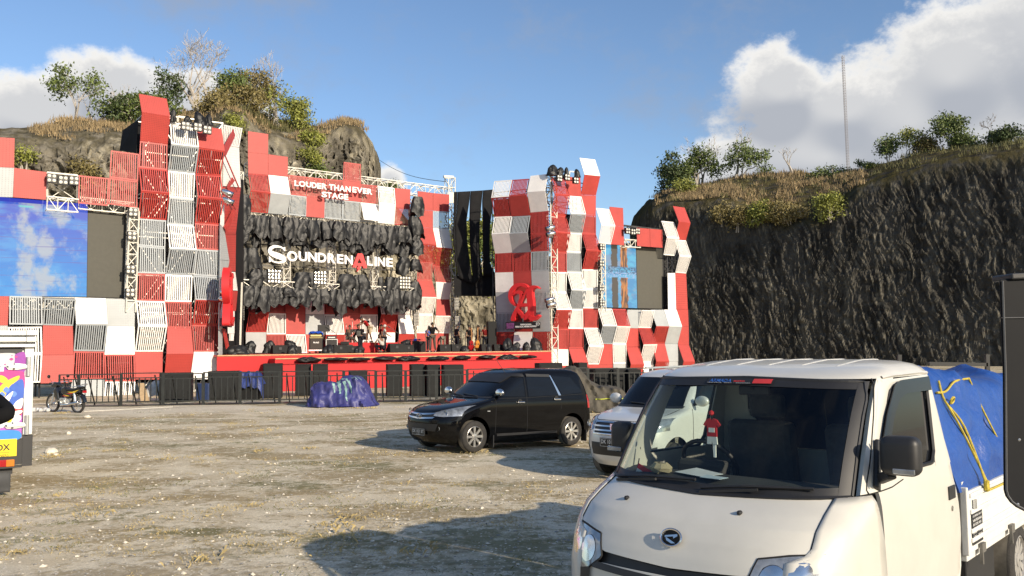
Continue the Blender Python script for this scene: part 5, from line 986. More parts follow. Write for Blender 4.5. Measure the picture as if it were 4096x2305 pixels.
def can(p, d, label):
    org = p; t = thing('par_can', label, 'spotlight', org, group='silver spotlights'); d = np.asarray(d, float) / np.linalg.norm(d); b = MB(); L_ = .62
    b.tube([p - d * L_ / 2, p - d * L_ * .35, p + d * L_ * .1, p + d * L_ / 2], [.06, .13, .155, .155], 14); b.build('can', chrome, t, org, smooth=True)
    b = MB(); b.tube([p + d * (L_ / 2 - .02), p + d * (L_ / 2 + .012)], [.165, .165], 14); b.build('rim', lampblack, t, org); b = MB(); b.bar(p + (0, 0, .0), p - wP * .0 + np.array([0, 0, -.28]), .03); b.build('yoke', dsteel, t, org)
for x, y, lb in ((907.6, 771.5, 'upper silver spotlight on the edge of the left tower, higher pair'), (910, 803, 'lower silver spotlight of the higher pair on the left tower edge'), (901.7, 1170, 'upper silver spotlight of the pair in front of the edge on letter'), (898, 1197, 'lower silver spotlight of the pair in front of the edge on letter')): can(LD(x, y, 1.3), (0.85, 0.35, -0.4) if y < 1000 else (.95, .2, -.12), lb)
for x, y, lb in ((2202.5, 912, 'upper silver spotlight of the higher pair on the pillar edge'), (2205, 935, 'lower silver spotlight of the higher pair on the pillar edge'), (2200, 1199, 'upper silver spotlight of the lower pair right of the gothic A'), (2206, 1219, 'lower silver spotlight of the lower pair right of the gothic A')): can(PP(x, y, .75), (-0.93, -0.25, -0.3), lb)
bagm = mat('black_plastic_bag', (0.013, 0.0135, 0.0145), 0.46, vary=0.3, scale=3, bump=0.3, bscale=6, spec=0.32)
BAGS = []
def make_bag(seed, kind):
    rng = np.random.default_rng(seed); nu, nv = 26, 12; P = np.zeros((nv, nu + 1, 3))
    for i in range(nv):
        t = i / (nv - 1)
        for j in range(nu + 1):
            a = 2 * math.pi * (j % nu) / nu
            if kind == 'hang': rad = 0.52 * (0.66 + 0.34 * min(1, t * 2.2) ** 0.8)
            elif kind == 'roll': rad = 0.5 * math.sin(math.pi * min(max(t, .02), .98)) ** .35
            else: rad = 0.5 * (1 - t) ** 0.42 * (0.86 + 0.14 * math.sin(3.1 * min(1, (1 - t) * 1.6))) if kind == 'heap' else .5
            sq = (abs(math.cos(a)) ** 4 + abs(math.sin(a)) ** 4) ** -.25 if kind == 'hang' else 1
            fo = abs(math.sin(a * 2.5 + seed + 1.6 * t + 2.5 * float(fbm(seed * 3.1, t * 1.5)))); pl = sq * (0.74 + 0.34 * fo ** 0.6) + (0.26 if kind == 'hang' else 0.42) * float(fbm(math.cos(a) * 1.9 + seed * 7, math.sin(a) * 1.9, t * 3.2, oct=3, seed=seed))
            x, y = math.cos(a) * rad * pl, math.sin(a) * rad * pl
            if kind == 'roll': P[i, j] = (t - .5, x * 1.0, y)
            elif kind == 'hang': P[i, j] = (x + 0.08 * math.sin(t * 3 + seed), y, -t + (0.13 * math.sin(a * 2 + seed) + .06 * math.sin(a * 5)) * t)
            else: P[i, j] = (x + 0.16 * (t ** 2) * math.sin(seed * 1.7), y, t)
    b = MB(); b.grid(P); b.add([P[0, j] for j in range(nu)], [tuple(range(nu))])
    if kind == 'hang': b.add([P[-1, j] * np.array([1, 1, 1]) + np.array([0, 0, .06]) for j in range(nu)], [tuple(range(nu - 1, -1, -1))])
    me = bpy.data.meshes.new('bag'); me.from_pydata(b.v, [], b.f); me.materials.append(bagm); me.polygons.foreach_set('use_smooth', [True] * len(me.polygons)); me.set_sharp_from_angle(angle=R(48)); return me
BAGM = {k: [make_bag(s + i * 10, k) for i in range(n)] for k, n, s in (('hang', 8, 1), ('heap', 5, 101), ('roll', 4, 201))}
_bi = 0
def bag(kind, zone, cx, ytop, w, h, wp, label, group, proj=PP, name='covered_lamp', cat='covered lamp'):
    global _bi; _bi += 1; sc = ZO[zone][2]; n = nR if proj is PR else wP; yaw = YR if proj is PR else YW
    p0 = proj(*zz(zone, cx, ytop), wp); p1 = proj(*zz(zone, cx, ytop + h), wp); dist = np.dot(p0 - EYE, cF); W = w / sc / CAM_F * dist; Hh = abs(p0[2] - p1[2]) * (random.uniform(.88, 1.15) if kind == 'hang' else 1)
    o = bpy.data.objects.new(name, BAGM[kind][_bi % len(BAGM[kind])]); COL.objects.link(o)
    o.location = tuple(p0 if kind == 'hang' else (p0 + p1) / 2 if kind == 'roll' else p1); r = random.uniform(-.12, .12)
    o.rotation_euler = (0, random.uniform(-.06, .06) if kind != 'roll' else 0, yaw + r); kk = 1.22 if kind == 'hang' else 1.18; o.scale = (W * kk, min(W, 0.8) * (.7 if kind == 'hang' else 1 if kind != 'roll' else .8), Hh * kk); tag(o, label, cat, group); HUNG.append((group, zz(zone, cx, ytop)[0], o)); return o
HUNG = []
GB = ('bagged stage lamp in the upper row under the header, wrapped in black plastic', 'bagged lamps on the upper truss')
def hy(x): return 60 + (x - 60) * 0.083
for i, x in enumerate((75, 240, 385, 510, 610, 690, 790, 900, 1040, 1140, 1240, 1330, 1430, 1550, 1660, 1750, 1830, 1940, 2060, 2130, 2220, 2320, 2430, 2520)): bag('hang', 'H3', x, hy(x) + random.uniform(-5, 25), random.uniform(135, 180), random.uniform(240, 320), B_ + .7 + random.uniform(-.1, .3), *GB)
for i, x in enumerate((90, 160, 240, 350, 460, 560, 690, 790, 890, 960, 1020)): bag('hang', 'H4', x, 225 + (x * .06) + random.uniform(-5, 20), random.uniform(130, 170), random.uniform(220, 300), B_ + .7 + random.uniform(-.1, .3), *GB)
GB2 = ('larger black plastic bag hanging below the upper bag row above the logo', 'bags hanging above the logo')
for z, x, y, w, h in (('H3', 365, 300, 100, 270), ('H3', 690, 300, 220, 270), ('H3', 1090, 370, 210, 225), ('H3', 1195, 560, 95, 190), ('H3', 1445, 380, 220, 230), ('H3', 1860, 470, 150, 180), ('H3', 2010, 470, 130, 190), ('H3', 2210, 470, 210, 205), ('H4', 240, 470, 190, 205), ('H4', 640, 480, 170, 225), ('H4', 770, 520, 130, 200), ('H4', 930, 520, 160, 200)): bag('hang', z, x, y, w, h, B_ + .55, *GB2)
GB3 = ('bagged lamp standing on the lower truss beneath the logo', 'bagged lamps beneath the logo')
for z, x, y, w, h in (('H3', 350, 1015, 200, 245), ('H3', 510, 1030, 120, 190), ('H3', 1135, 1065, 215, 235), ('H3', 1300, 1070, 120, 195), ('H3', 1910, 1095, 235, 255), ('H3', 2075, 1110, 110, 220), ('H3', 2180, 1105, 185, 255), ('H4', 670, 1145, 155, 230), ('H4', 790, 1155, 130, 205), ('H4', 530, 1150, 90, 200)): bag('hang', z, x, y, w, h, B_ + 1.3, *GB3)
GB4 = ('bagged stage lamp in the lower row hanging in front of the back wall', 'bagged lamps on the lower truss')
for x, y, h in ((560, 60, 260), (640, 60, 255), (700, 70, 290), (840, 60, 310), (930, 70, 240), (1000, 80, 235), (1130, 90, 215), (1260, 95, 140), (1360, 100, 250), (1510, 110, 270), (1640, 110, 180), (1760, 110, 295), (1880, 115, 215), (2010, 120, 230), (2130, 125, 290), (2270, 125, 260), (2400, 125, 250), (2515, 140, 135)): bag('hang', 'H5', x, y, random.uniform(140, 180), h, B_ + 1.5 + random.uniform(-.1, .1), *GB4)
for x, y, h in ((230, 120, 165), (340, 120, 215), (460, 135, 225), (560, 145, 180), (670, 140, 285), (790, 120, 290), (900, 145, 290), (1000, 150, 265), (1100, 150, 235)): bag('hang', 'H6', x, y, random.uniform(140, 180), h, B_ + 1.5 + random.uniform(-.1, .1), *GB4)
GB5 = ('black bagged lamp hanging on the truss column left of the logo', 'bagged lamps on the left truss column'); GB6 = ('black bagged lamp hanging on the truss column right of the logo', 'bagged lamps on the right truss column')
for z, x, y, w, h in (('H3', 130, -260, 190, 260), ('H3', 120, -20, 170, 240), ('H3', 140, 290, 150, 230), ('H3', 120, 650, 160, 300), ('H3', 310, 655, 190, 290), ('H3', 105, 1060, 170, 280), ('H5', 450, -80, 150, 220), ('H5', 440, 120, 150, 220)): bag('hang', z, x, y, w, h, B_ + .9, *GB5)
for z, x, y, w, h in (('H2', 1140, 800, 180, 275), ('H2', 1120, 1140, 200, 260), ('H4', 1130, 330, 120, 160), ('H4', 1130, 510, 165, 220), ('H4', 1130, 845, 165, 170), ('H4', 920, 815, 180, 215), ('H4', 1110, 1225, 170, 250)): bag('hang', z, x, y, w, h, B_ + 1.1, *GB6)
for z, x, y, w, h, lb in (('T1', 1250, 350, 105, 190, 'leftmost black bag on top of the left tower, beside the red flap'), ('T1', 1490, 460, 150, 110, 'low crumpled black bag on the left tower behind the pipe frame'), ('T1', 1695, 405, 195, 200, 'largest black bag on top of the left tower'), ('T1', 1860, 440, 130, 180, 'pointed black bag, rightmost on top of the left tower')): bag('heap', z, x, y, w, h, .3, lb, 'bags on the left tower')
for z, x, y, w, h, lb in (('R1', 1315, 190, 190, 165, 'leftmost black bag on top of the right tower'), ('R1', 1450, 235, 160, 170, 'second black bag from the left on top of the right tower'), ('R1', 1565, 230, 95, 130, 'thin upright black bag on top of the right tower'), ('R1', 1745, 262, 120, 120, 'round black bag at the right of the right tower top')): bag('heap', z, x, y, w, h, .3, lb, 'bags on the right tower')
def pipeframe(label, pts, w):
    o0 = PP(*pts[0], w); b = MB()
    for a, c in zip(pts[:-1], pts[1:]): b.bar(PP(*a, w), PP(*c, w), 0.07)
    tag(b.build('pipe_hoop', ltruss), label, 'pipe hoop')
pipeframe('pale square pipe frame on top of the left tower', [(711, 488), (712, 466), (745, 470), (744, 490)], .2); pipeframe('pale square pipe frame on top of the right tower', [(2278, 712), (2279, 686), (2299, 688), (2299, 712)], .2)
FB = 'bags on the stage floor'
for z, x, y, w, h, wp, lb in (('H5', 390, 1090, 380, 155, -.6, 'wide crumpled black bag at the left end of the stage floor'), ('H5', 590, 1025, 210, 190, -3, 'upright black bag leaning behind the wide bag on the stage'), ('H5', 910, 1015, 190, 195, -3, 'black bag standing left of the first floor monitor'), ('H5', 1310, 1095, 205, 180, .3, 'rounded black bag at the stage edge right of the first monitor'), ('H5', 1280, 1000, 220, 110, -4, 'flat black bag behind the first monitor'), ('H5', 1935, 1085, 230, 175, .3, 'black bag at the stage edge in front of the amplifiers'), ('H6', 150, 1095, 205, 160, .3, 'black bag at the stage edge below the drum riser'), ('H6', 950, 990, 190, 90, -3, 'flat black bag lying behind the middle monitors'), ('H6', 1955, 1095, 190, 135, .3, 'black bag at the stage edge in front of the guitars'), ('R3', 240, 775, 125, 155, .3, 'narrow black bag left of the row of bags under the pillar'), ('R3', 560, 680, 190, 200, -.4, 'tall leaning black bag in the group under the pillar'), ('R3', 640, 800, 230, 125, .2, 'lowest crumpled black bag in the group under the pillar'), ('R3', 700, 740, 150, 130, -.2, 'middle knotted black bag in the group under the pillar'), ('R3', 880, 740, 160, 140, -.2, 'rounded black bag right of centre under the pillar'), ('R3', 1040, 675, 240, 205, -.2, 'big pointed black bag at the right end under the pillar')): bag('heap', z, x, y, w, h, wp, lb, FB, name='plastic_bag', cat='plastic bag')
for z, x, y, w, h in (('H5', 1600, 1285, 360, 85), ('H5', 2070, 1288, 360, 52), ('H5', 2470, 1288, 330, 50), ('H6', 600, 1268, 340, 58), ('H6', 1000, 1268, 340, 80), ('H6', 1510, 1265, 330, 70), ('H6', 1920, 1255, 270, 60), ('R3', 210, 950, 290, 50), ('R3', 570, 950, 310, 105), ('R3', 910, 948, 270, 50)): bag('roll', z, x, y, w, h, 1.75, 'rolled black plastic lying along the front step of the stage', 'plastic rolls on the stage step', name='plastic_roll', cat='plastic roll')
for gname, phrase in (('bagged lamps on the upper truss', 'bagged lamp in the upper row under the header'), ('bagged lamps on the lower truss', 'bagged lamp in the lower row before the back wall'), ('bagged lamps beneath the logo', 'bagged lamp standing on the lower truss beneath the logo'), ('bags hanging above the logo', 'large black bag hanging just above the logo'), ('bagged lamps on the left truss column', 'bagged lamp on the truss column left of the logo'), ('bagged lamps on the right truss column', 'bagged lamp on the truss column right of the logo'), ('plastic rolls on the stage step', 'black plastic roll on the front step of the stage')):
    g_ = [h for h in HUNG if h[0] == gname]; col = 'column' in gname; g_.sort(key=lambda h: -h[2].location.z if col else h[1]); n = len(g_)
    ordn = lambda k: ('%dst' if k % 10 == 1 and k != 11 else '%dnd' if k % 10 == 2 and k != 12 else '%drd' if k % 10 == 3 and k != 13 else '%dth') % k
    for i, h in enumerate(g_):
        h[2]['label'] = phrase + ', ' + ((ordn(i + 1) + ' from the top') if col else (ordn(i + 1) + ' from its left end') if i < (n + 1) // 2 else (ordn(n - i) + ' from its right end'))
# ================================================================ BACKLINE
speakerm = mat('speaker_black', (0.011, 0.0115, 0.0115), 0.7, vary=0.2, scale=4, bump=0.1, spec=0.25); grillem = mat('speaker_grille', (0.020, 0.021, 0.021), 0.8, vary=0.2, scale=30, spec=0.2)
def sbox(name, label, cat, c, size, yaw, m=None, grille=True, group=None, slots=0):
    """box on base point c, front facing local -y"""
    t = thing(name, label, cat, c, yaw, group); b = MB(); b.box((0, 0, size[2] / 2), size); b.build('cabinet', m or speakerm, t, bevel=min(size) * .03)
    if grille:
        b = MB(); b.box((0, -size[1] / 2 - .006, size[2] * .5), (size[0] * .88, .02, size[2] * .86)); b.build('grille', grillem, t, bevel=.008)
    for s in range(slots):
        b = MB(); b.box(((s + .5) / slots * size[0] - size[0] / 2, -size[1] / 2 - .02, size[2] * .22), (size[0] * .03, .02, size[2] * .38)); b.build('port_rib', speakerm, t)
    for s in (-1, 1):
        b = MB(); b.box((s * size[0] * .5, 0, size[2] * .6), (.012, size[1] * .3, .1)); b.build('handle', dsteel, t)
    return t
def wedge(px, py, wpx, label, w=-.9, flip=1):
    p = PP(px, py, w); p[2] = DZ; d = np.dot(p - EYE, cF); W = wpx / CAM_F * d; t = thing('floor_monitor', label, 'stage monitor', p, YW, 'floor monitors on the stage'); H_ = W * .60; D_ = W * .62
    sec = [(-D_ / 2, 0.02), (-D_ / 2 + .06, H_), (D_ * .12, H_), (D_ / 2, H_ * .3), (D_ / 2, .02)]; b = MB(); b.poly([(-W / 2, y, z) for y, z in sec], (W, 0, 0)); b.build('cabinet', speakerm, t, bevel=.012)
    b = MB(); b.box((0, -D_ / 2 + .02, H_ * .62), (W * .2, .03, H_ * .3)); b.build('handle', lampblack, t)
    q = [np.array((-W * .46, D_ * .14, H_ * .97)), np.array((W * .46, D_ * .14, H_ * .97)), np.array((W * .46, D_ * .48, H_ * .34)), np.array((-W * .46, D_ * .48, H_ * .34))]; b = MB(); b.slab([p_ + np.array((0, .012, .016)) for p_ in q][::-1], .01); b.build('grille', grillem, t)
for x, y, w_, lb in ((1115, 1412, 60, 'floor monitor at far left of the stage edge between two bags'), (1178, 1414, 50, 'floor monitor behind the rounded bag at the left'), (1357, 1410, 56, 'floor monitor in front of the small amplifier cabinet'), (1405, 1412, 48, 'floor monitor left of the bag below the drum riser'), (1580, 1410, 60, 'floor monitor right of the crouching man'), (1628, 1410, 50, 'floor monitor left of the man in the black shirt'), (1775, 1408, 50, 'floor monitor right of the man in the black shirt'), (1822, 1408, 50, 'floor monitor left of the acoustic guitar'), (1940, 1404, 48, 'floor monitor right of the acoustic guitar'), (1990, 1404, 46, 'floor monitor nearest to the right pillar')): wedge(x, y, w_, lb)
def dp(px, py_w): p = PP(px, 1400, py_w); p[2] = DZ; return p
def scale_at(p): return np.dot(p - EYE, cF) / CAM_F
def amp(px, x0, x1, y0, y1, w, name, label, m, zone='H5', grille=True, z=None):
    a = zz(zone, x0, y0); c = zz(zone, x1, y1); p = PP((a[0] + c[0]) / 2, 1400, w); s = scale_at(p); W = (c[0] - a[0]) * s; H_ = (c[1] - a[1]) * s; p[2] = PP((a[0] + c[0]) / 2, c[1], w)[2] if z is None else z
    return sbox(name, label, 'amplifier', p, (W, .42, H_), YW * .5, m, grille), p, W, H_
tol = mat('black_tolex', (0.022, 0.02, 0.019), 0.7); brown_g = mat('brown_grille_cloth', (0.045, 0.037, 0.03), 0.85, vary=.15, scale=30); gold_t = mat('gold_trim', (0.55, 0.43, 0.18), .4, .5)
t, p, W, H_ = amp(0, 1610, 1825, 940, 1145, -2.5, 'guitar_cabinet', 'guitar cabinet with script logo under the blue cloth, leftmost of the amplifiers', tol)
for c in t.children:
    if c.name.startswith('grille'): c.data.materials.clear(); c.data.materials.append(brown_g)
k = MB(); V, F_, rim = text_mesh('Marshall', .02); k.add([((u - .5) * W * .42, -.24, H_ * .52 + v * H_ * .13) for u, v in V], F_); k.build('logo', letter_white, t)
k = MB(); k.box((0, -.22, H_ * .97), (W * .98, .03, .03)); k.build('trim', gold_t, t)
t2 = thing('amplifier_head', 'amplifier head half covered with a bright blue cloth on the guitar cabinet', 'amplifier', p + np.array([0, 0, H_ + .004]), YW * .5); b = MB(); b.box((0, 0, .13), (W * .95, .32, .26)); b.build('cabinet', tol, t2, bevel=.01); b = MB(); b.box((0, -.17, .1), (W * .85, .02, .09)); b.build('panel', gold_t, t2)
bluec = mat('blue_tarp', (0.012, 0.065, 0.42), 0.42, vary=.3, scale=2.5, bump=.5, bscale=7); b = MB(); g = np.array([[((i / 8 - .5) * W * 1.1, (j / 6 - .5) * .5, .34 - .12 * max(0, abs(j / 3 - 1) - .6) * 2 - .1 * max(0, abs(i / 4 - 1) - .8) * 5 + .03 * math.sin(i * 2.1 + j)) for j in range(7)] for i in range(9)]); b.grid(g); tag(b.build('cloth', bluec), 'bright blue cloth thrown over the amplifier head', 'cloth'); bpy.data.objects['cloth'].location = tuple(p + np.array([0, 0, H_])); bpy.data.objects['cloth'].rotation_euler = (0, 0, YW * .5)
t3 = thing('dolly', 'white wheeled dolly under the guitar cabinet', 'dolly', (p[0], p[1], DZ), YW * .5); b = MB(); hz = max(.12, p[2] - DZ - .004); b.box((0, 0, hz - .04), (W * 1.15, .55, .07)); b.build('board', PAINT['W'], t3)
for sx in (-1, 1):
    for sy in (-1, 1): b = MB(); b.lathe([(.02, -.02), (.05, -.02), (.05, .02), (.02, .02)], 'x', 10, (sx * W * .45, sy * .2, .05)); b.build('wheel', lampblack, t3)
t, p, W, H_ = amp(0, 1890, 2080, 845, 1085, -3, 'rack_case', 'tall black flight case with silver edges right of the guitar cabinet', tol, grille=False, z=DZ)
alu = mat('aluminium_edge', (0.6, 0.6, 0.58), .35, .8)
for sx in (-1, 1): k = MB(); k.box((sx * W * .49, -.22, H_ / 2), (.035, .02, H_)); k.build('edge', alu, t)
for zz_ in (0.02, .98): k = MB(); k.box((0, -.225, H_ * zz_), (W, .02, .035)); k.build('edge', alu, t)
for sx in (-.25, .25): k = MB(); k.box((sx * W, -.222, H_ * .4), (.12, .015, .12)); k.build('latch', alu, t)
t, p2, W2, H2 = amp(0, 1910, 2055, 790, 845, -3, 'amplifier_head', 'rack amplifier head on top of the tall flight case', tol, grille=False, z=p[2] + H_ + .004); k = MB(); k.box((0, -.22, H2 * .5), (W2 * .8, .02, H2 * .3)); k.build('panel', alu, t)
t, p, W, H_ = amp(0, 2140, 2345, 940, 1082, -2.6, 'guitar_cabinet', 'small guitar cabinet right of the tall flight case', tol, z=DZ)
for c in t.children:
    if c.name.startswith('grille'): c.data.materials.clear(); c.data.materials.append(brown_g)
amp(0, 2150, 2280, 885, 938, -2.6, 'amplifier_head', 'small amplifier head on the small guitar cabinet', tol, z=DZ + H_ + .004)
amp(0, 1755, 1945, 725, 840, -4.5, 'road_case', 'rounded dark case on top of the gear behind the blue cloth', tol, grille=False); amp(0, 1770, 1850, 830, 1150, -3.8, 'road_case', 'dark case between the guitar cabinet and the tall flight case', tol, grille=False, z=DZ)
amp(0, 1070, 1165, 935, 1130, -3, 'road_case', 'dark case left of the man in the black shirt, left half', tol, 'H6', z=DZ); t, p, W, H_ = amp(0, 1160, 1285, 945, 1130, -2.8, 'road_case', 'dark case left of the man in the black shirt, right half', tol, 'H6', z=DZ)
b = MB(); g = np.array([[((i / 8 - .5) * .9, (j / 5 - .5) * .5, .12 + .1 * math.sin(i * 1.3) * math.cos(j * 1.1) * (1 - abs(i / 4 - 1)) ) for j in range(6)] for i in range(9)]); b.grid(g); o = b.build('cloth', bluec); o.location = (p[0] - .35, p[1], p[2] + H_ - .03); tag(o, 'crumpled blue cloth on the dark cases left of the standing man', 'cloth')
amp(0, 640, 760, 1000, 1075, -4, 'guitar_cabinet', 'small amplifier with pale top stripe behind the crouching man', tol, 'H6', z=DZ)
amp(0, 2340, 2490, 560, 1065, -3.5, 'speaker_tower', 'tall black speaker tower in the shade left of the right pillar', speakerm, 'H6', z=DZ)
# drum riser and kit
RZ = DZ + .62; pr0 = PP(1432, 1400, -5.5); t = thing('drum_riser', 'red cloth covered drum riser in the middle of the stage', 'drum riser', (pr0[0], pr0[1], DZ), YW); b = MB(); b.box((0.45, 0, .31), (3.4, 2.4, .62)); b.build('platform', redcarpet, t, bevel=.02)
shell = mat('drum_shell', (0.05, 0.04, 0.042), .35, vary=.2); head_ = mat('drum_head', (.55, .53, .5), .6); cym = mat('cymbal_bronze', (.45, .33, .12), .3, .9)
dk_ = thing('drum_kit', 'dark drum kit with thin cymbals on the red riser', 'drum kit', (pr0[0], pr0[1], RZ), YW)
def drum(c, r, h, ax): 
    b = MB(); b.lathe([(0.01, -h / 2), (r, -h / 2), (r, h / 2), (.01, h / 2)], ax, 18, c); b.build('drum', shell, dk_); b = MB(); b.lathe([(.01, h / 2 + .004), (r * .96, h / 2 + .004)] if ax == 'z' else [(r * .96, -h / 2 - .004), (.01, -h / 2 - .004)], ax, 18, c); b.build('drum_head', head_, dk_)
drum((0, 0, .3), .29, .42, 'y'); drum((-.25, -.02, .72), .16, .22, 'z'); drum((.2, -.02, .72), .17, .24, 'z'); drum((.6, .3, .38), .22, .42, 'z'); drum((-.5, .45, .55), .18, .16, 'z')
for x, y, z, r in ((-.75, .1, 1.15, .22), (.55, -.1, 1.25, .24), (-.45, -.15, 1.35, .2), (.9, .2, 1.1, .26)):
    b = MB(); b.lathe([(.01, .02), (r * .3, .012), (r, 0), (r, -.004), (.01, .008)], 'z', 18, (x, y, z)); b.build('cymbal', cym, dk_); b = MB(); b.bar((x, y, 0), (x, y, z), .025)
    for a in (0, 2.1, 4.2): b.bar((x, y, .3), (x + .25 * math.cos(a), y + .25 * math.sin(a), .01), .02)
    b.build('cymbal_stand', alu, dk_)
# mic stands and guitars
def micstand(px, w, label):
    p = dp(px, w); b = MB(); b.bar(p, p + (0, 0, 1.15), .03); b.bar(p + (0, 0, 1.15), p + np.array([-.5, -.1, 1.5]), .025)
    for a in (0, 2.1, 4.2): b.bar(p + (0, 0, .18), p + np.array([.3 * math.cos(a), .3 * math.sin(a), .02]), .025)
    b.tube([p + np.array([-.5, -.1, 1.5]), p + np.array([-.62, -.12, 1.58])], .03, 6); tag(b.build('microphone_stand', dsteel), label, 'microphone stand')
micstand(1594, -3, 'microphone stand in front of the tilted white panel'); micstand(1345, -4, 'microphone stand with long boom above the amplifiers'); micstand(1862, -3, 'microphone stand in the shade left of the guitars')
def guitar(px, w, label, cbody, h=1.1):
    p = dp(px, w); t = thing('guitar', label, 'guitar', p, YW + .3); b = MB(); pts = []
    for a in np.linspace(0, 2 * math.pi, 26)[:-1]:
        z = math.cos(a); r = (0.2 if z < 0 else .15) - .045 * math.exp(-((z - .1) / .22) ** 2); pts.append((math.sin(a) * r * (1 + .1 * abs(z)), -.04, .3 + .26 * z))
    b.poly(pts, (0, .09, 0)); b.build('body', mat(label[:12] + '_lacquer', cbody, .3, vary=.1), t, bevel=.01); b = MB(); b.box((0, -.02, .78), (.055, .035, .5)); b.build('neck', mat('neck_wood', (.3, .16, .06), .5), t); b = MB(); b.box((0, -.015, 1.09), (.08, .025, .15)); b.build('headstock', mat('neck_wood'), t)
    b = MB(); b.lathe([(.045, -.002), (.004, -.002)], 'y', 12, (0, -.044, .36)); b.build('sound_hole', lampblack, t); b = MB(); b.bar((0, .1, 0), (0, .12, .8), .03); b.bar((0, .1, .05), (-.2, -.2, .0), .03); b.bar((0, .1, .05), (.2, -.2, .0), .03); b.build('stand', dsteel, t)
    t.scale = (1.25,) * 3
guitar(1910, -1.6, 'honey coloured acoustic guitar standing in front of the grey rock', (0.50, 0.20, 0.035)); guitar(1885, -1.7, 'dark red electric guitar left of the acoustic guitar', (0.25, 0.008, 0.012))
# ================================================================ SUBWOOFERS AND BARRIER
def pxbox(x0, x1, y0, y1, label, cat='speaker', name='subwoofer', group='black speakers behind the barrier', slots=0, dep=.8, yaw=.22, m=None, zlift=0):
    c = on_z((x0 + x1) / 2, y1 - (4 if x0 < 2000 else 10)); s = scale_at(c); c[1] += dep / 2; c[2] = zlift; return sbox(name, label, cat, c, ((x1 - x0) * s / (math.cos(yaw) + .12), dep, (y1 - y0) * s), yaw, m, True, group, slots)
for x0, x1, y0, y1, lb in ((624, 756, 1497, 1612, 'black speaker stack behind the barrier under the white corner panel'), (818, 948, 1490, 1604, 'black speaker stack left of the blue covered box behind the barrier'), (1040, 1122, 1459, 1597, 'tall black speaker stack right of the blue covered box'), (1170, 1238, 1462, 1588, 'black speaker under the red apron, left of the blue tarp heap'), (1240, 1306, 1462, 1588, 'black speaker directly behind the blue tarp heap, left one'), (1385, 1465, 1487, 1590, 'black speaker behind the right half of the blue tarp heap'), (1538, 1605, 1462, 1590, 'stacked black speakers right of the blue tarp heap'), (1634, 1694, 1462, 1590, 'black speaker left of the black car bonnet'), (1697, 1757, 1464, 1590, 'second black speaker left of the black car bonnet'), (1762, 1852, 1464, 1590, 'black speaker directly behind the black car windscreen'), (2143, 2250, 1463, 1592, 'wide black speaker behind the roof of the black car'), (2306, 2346, 1462, 1592, 'narrow black speaker right of the black car roof'), (2368, 2440, 1486, 1600, 'black flight case behind the right barrier, left one'), (2443, 2500, 1488, 1600, 'black flight case behind the right barrier, middle one'), (2503, 2562, 1488, 1600, 'black flight case behind the right barrier, right one')):
    pxbox(x0, x1, y0, y1, lb, slots=6 if x0 < 1000 else 0)
c = on_z(980, 1598); blue_cov = thing('covered_case', 'case covered with dark blue cloth behind the barrier', 'covered case', c + np.array([0, .5, 0])); b = MB(); b.box((0, 0, .45), (1.0, .7, .9)); b.build('case', speakerm, blue_cov); b = MB(); navy = mat('navy_tarp', (0.02, 0.035, 0.14), .5, vary=.3, scale=3, bump=.5, bscale=8)
g = np.array([[((i / 12 - .5) * (1.25 + .3 * abs(j / 4 - 1)), (j / 8 - .5) * 1.0, 1.12 - .62 * max(0, abs(j / 4 - 1) - .55) / .45 - .55 * max(0, abs(i / 6 - 1) - .7) / .3 + .06 * math.sin(i * 1.9 + j * .7)) for j in range(9)] for i in range(13)]); b.grid(g); b.build('cover', navy, blue_cov)
fence_m = mat('barrier_paint', (0.030, 0.032, 0.030), .45, .2, vary=.25, scale=5)
FP = [(238, 1643), (318, 1639), (487, 1631), (655, 1624), (815, 1620), (962, 1616), (1120, 1611), (1246, 1607), (1375, 1604), (1503, 1601), (1622, 1598), (1745, 1595), (1868, 1592), (1990, 1589), (2110, 1587), (2230, 1585), (2350, 1584), (2470, 1583), (2600, 1582), (2735, 1581)]
def fence_pt(px, py):
    k = np.array([ray(px, 1400)[0], 1.0]); y0 = 33.0 + (px - 300) * 0.0008; p = at_depth(px, 1400, y0); p[2] = 0; return p
def barrier(a, b_, label):
    a, b_ = np.asarray(a, float), np.asarray(b_, float); mid = (a + b_) / 2; yaw = math.atan2(b_[1] - a[1], b_[0] - a[0]); L_ = np.linalg.norm(b_ - a) - .05; t = thing('barrier', label, 'crowd barrier', mid, yaw, 'crowd barriers in front of the stage'); H_ = 1.22 + random.uniform(-.03, .03)
    for sx in (-1, 1): k = MB(); k.box((sx * L_ / 2, 0, H_ / 2), (.06, .05, H_)); k.build('post', fence_m, t)
    for z in (H_ - .02, H_ - .2, .16): k = MB(); k.box((0, 0, z), (L_ - .06, .04, .04)); k.build('rail', fence_m, t)
    n = max(4, int(round(L_ / .22)))
    for i in range(1, n): k = MB(); k.box((-L_ / 2 + L_ * i / n, 0, (H_ - .2 + .16) / 2), (.03, .03, H_ - .4)); k.build('bar', fence_m, t)
    k = MB(); k.bar((-L_ * .3, .03, H_ - .1), (-L_ * .3, .75, .02), .04); k.bar((L_ * .3, .03, H_ - .1), (L_ * .3, .75, .02), .04); k.box((0, .38, .012), (L_ * .96, .8, .02)); k.build('foot_plate', fence_m, t)
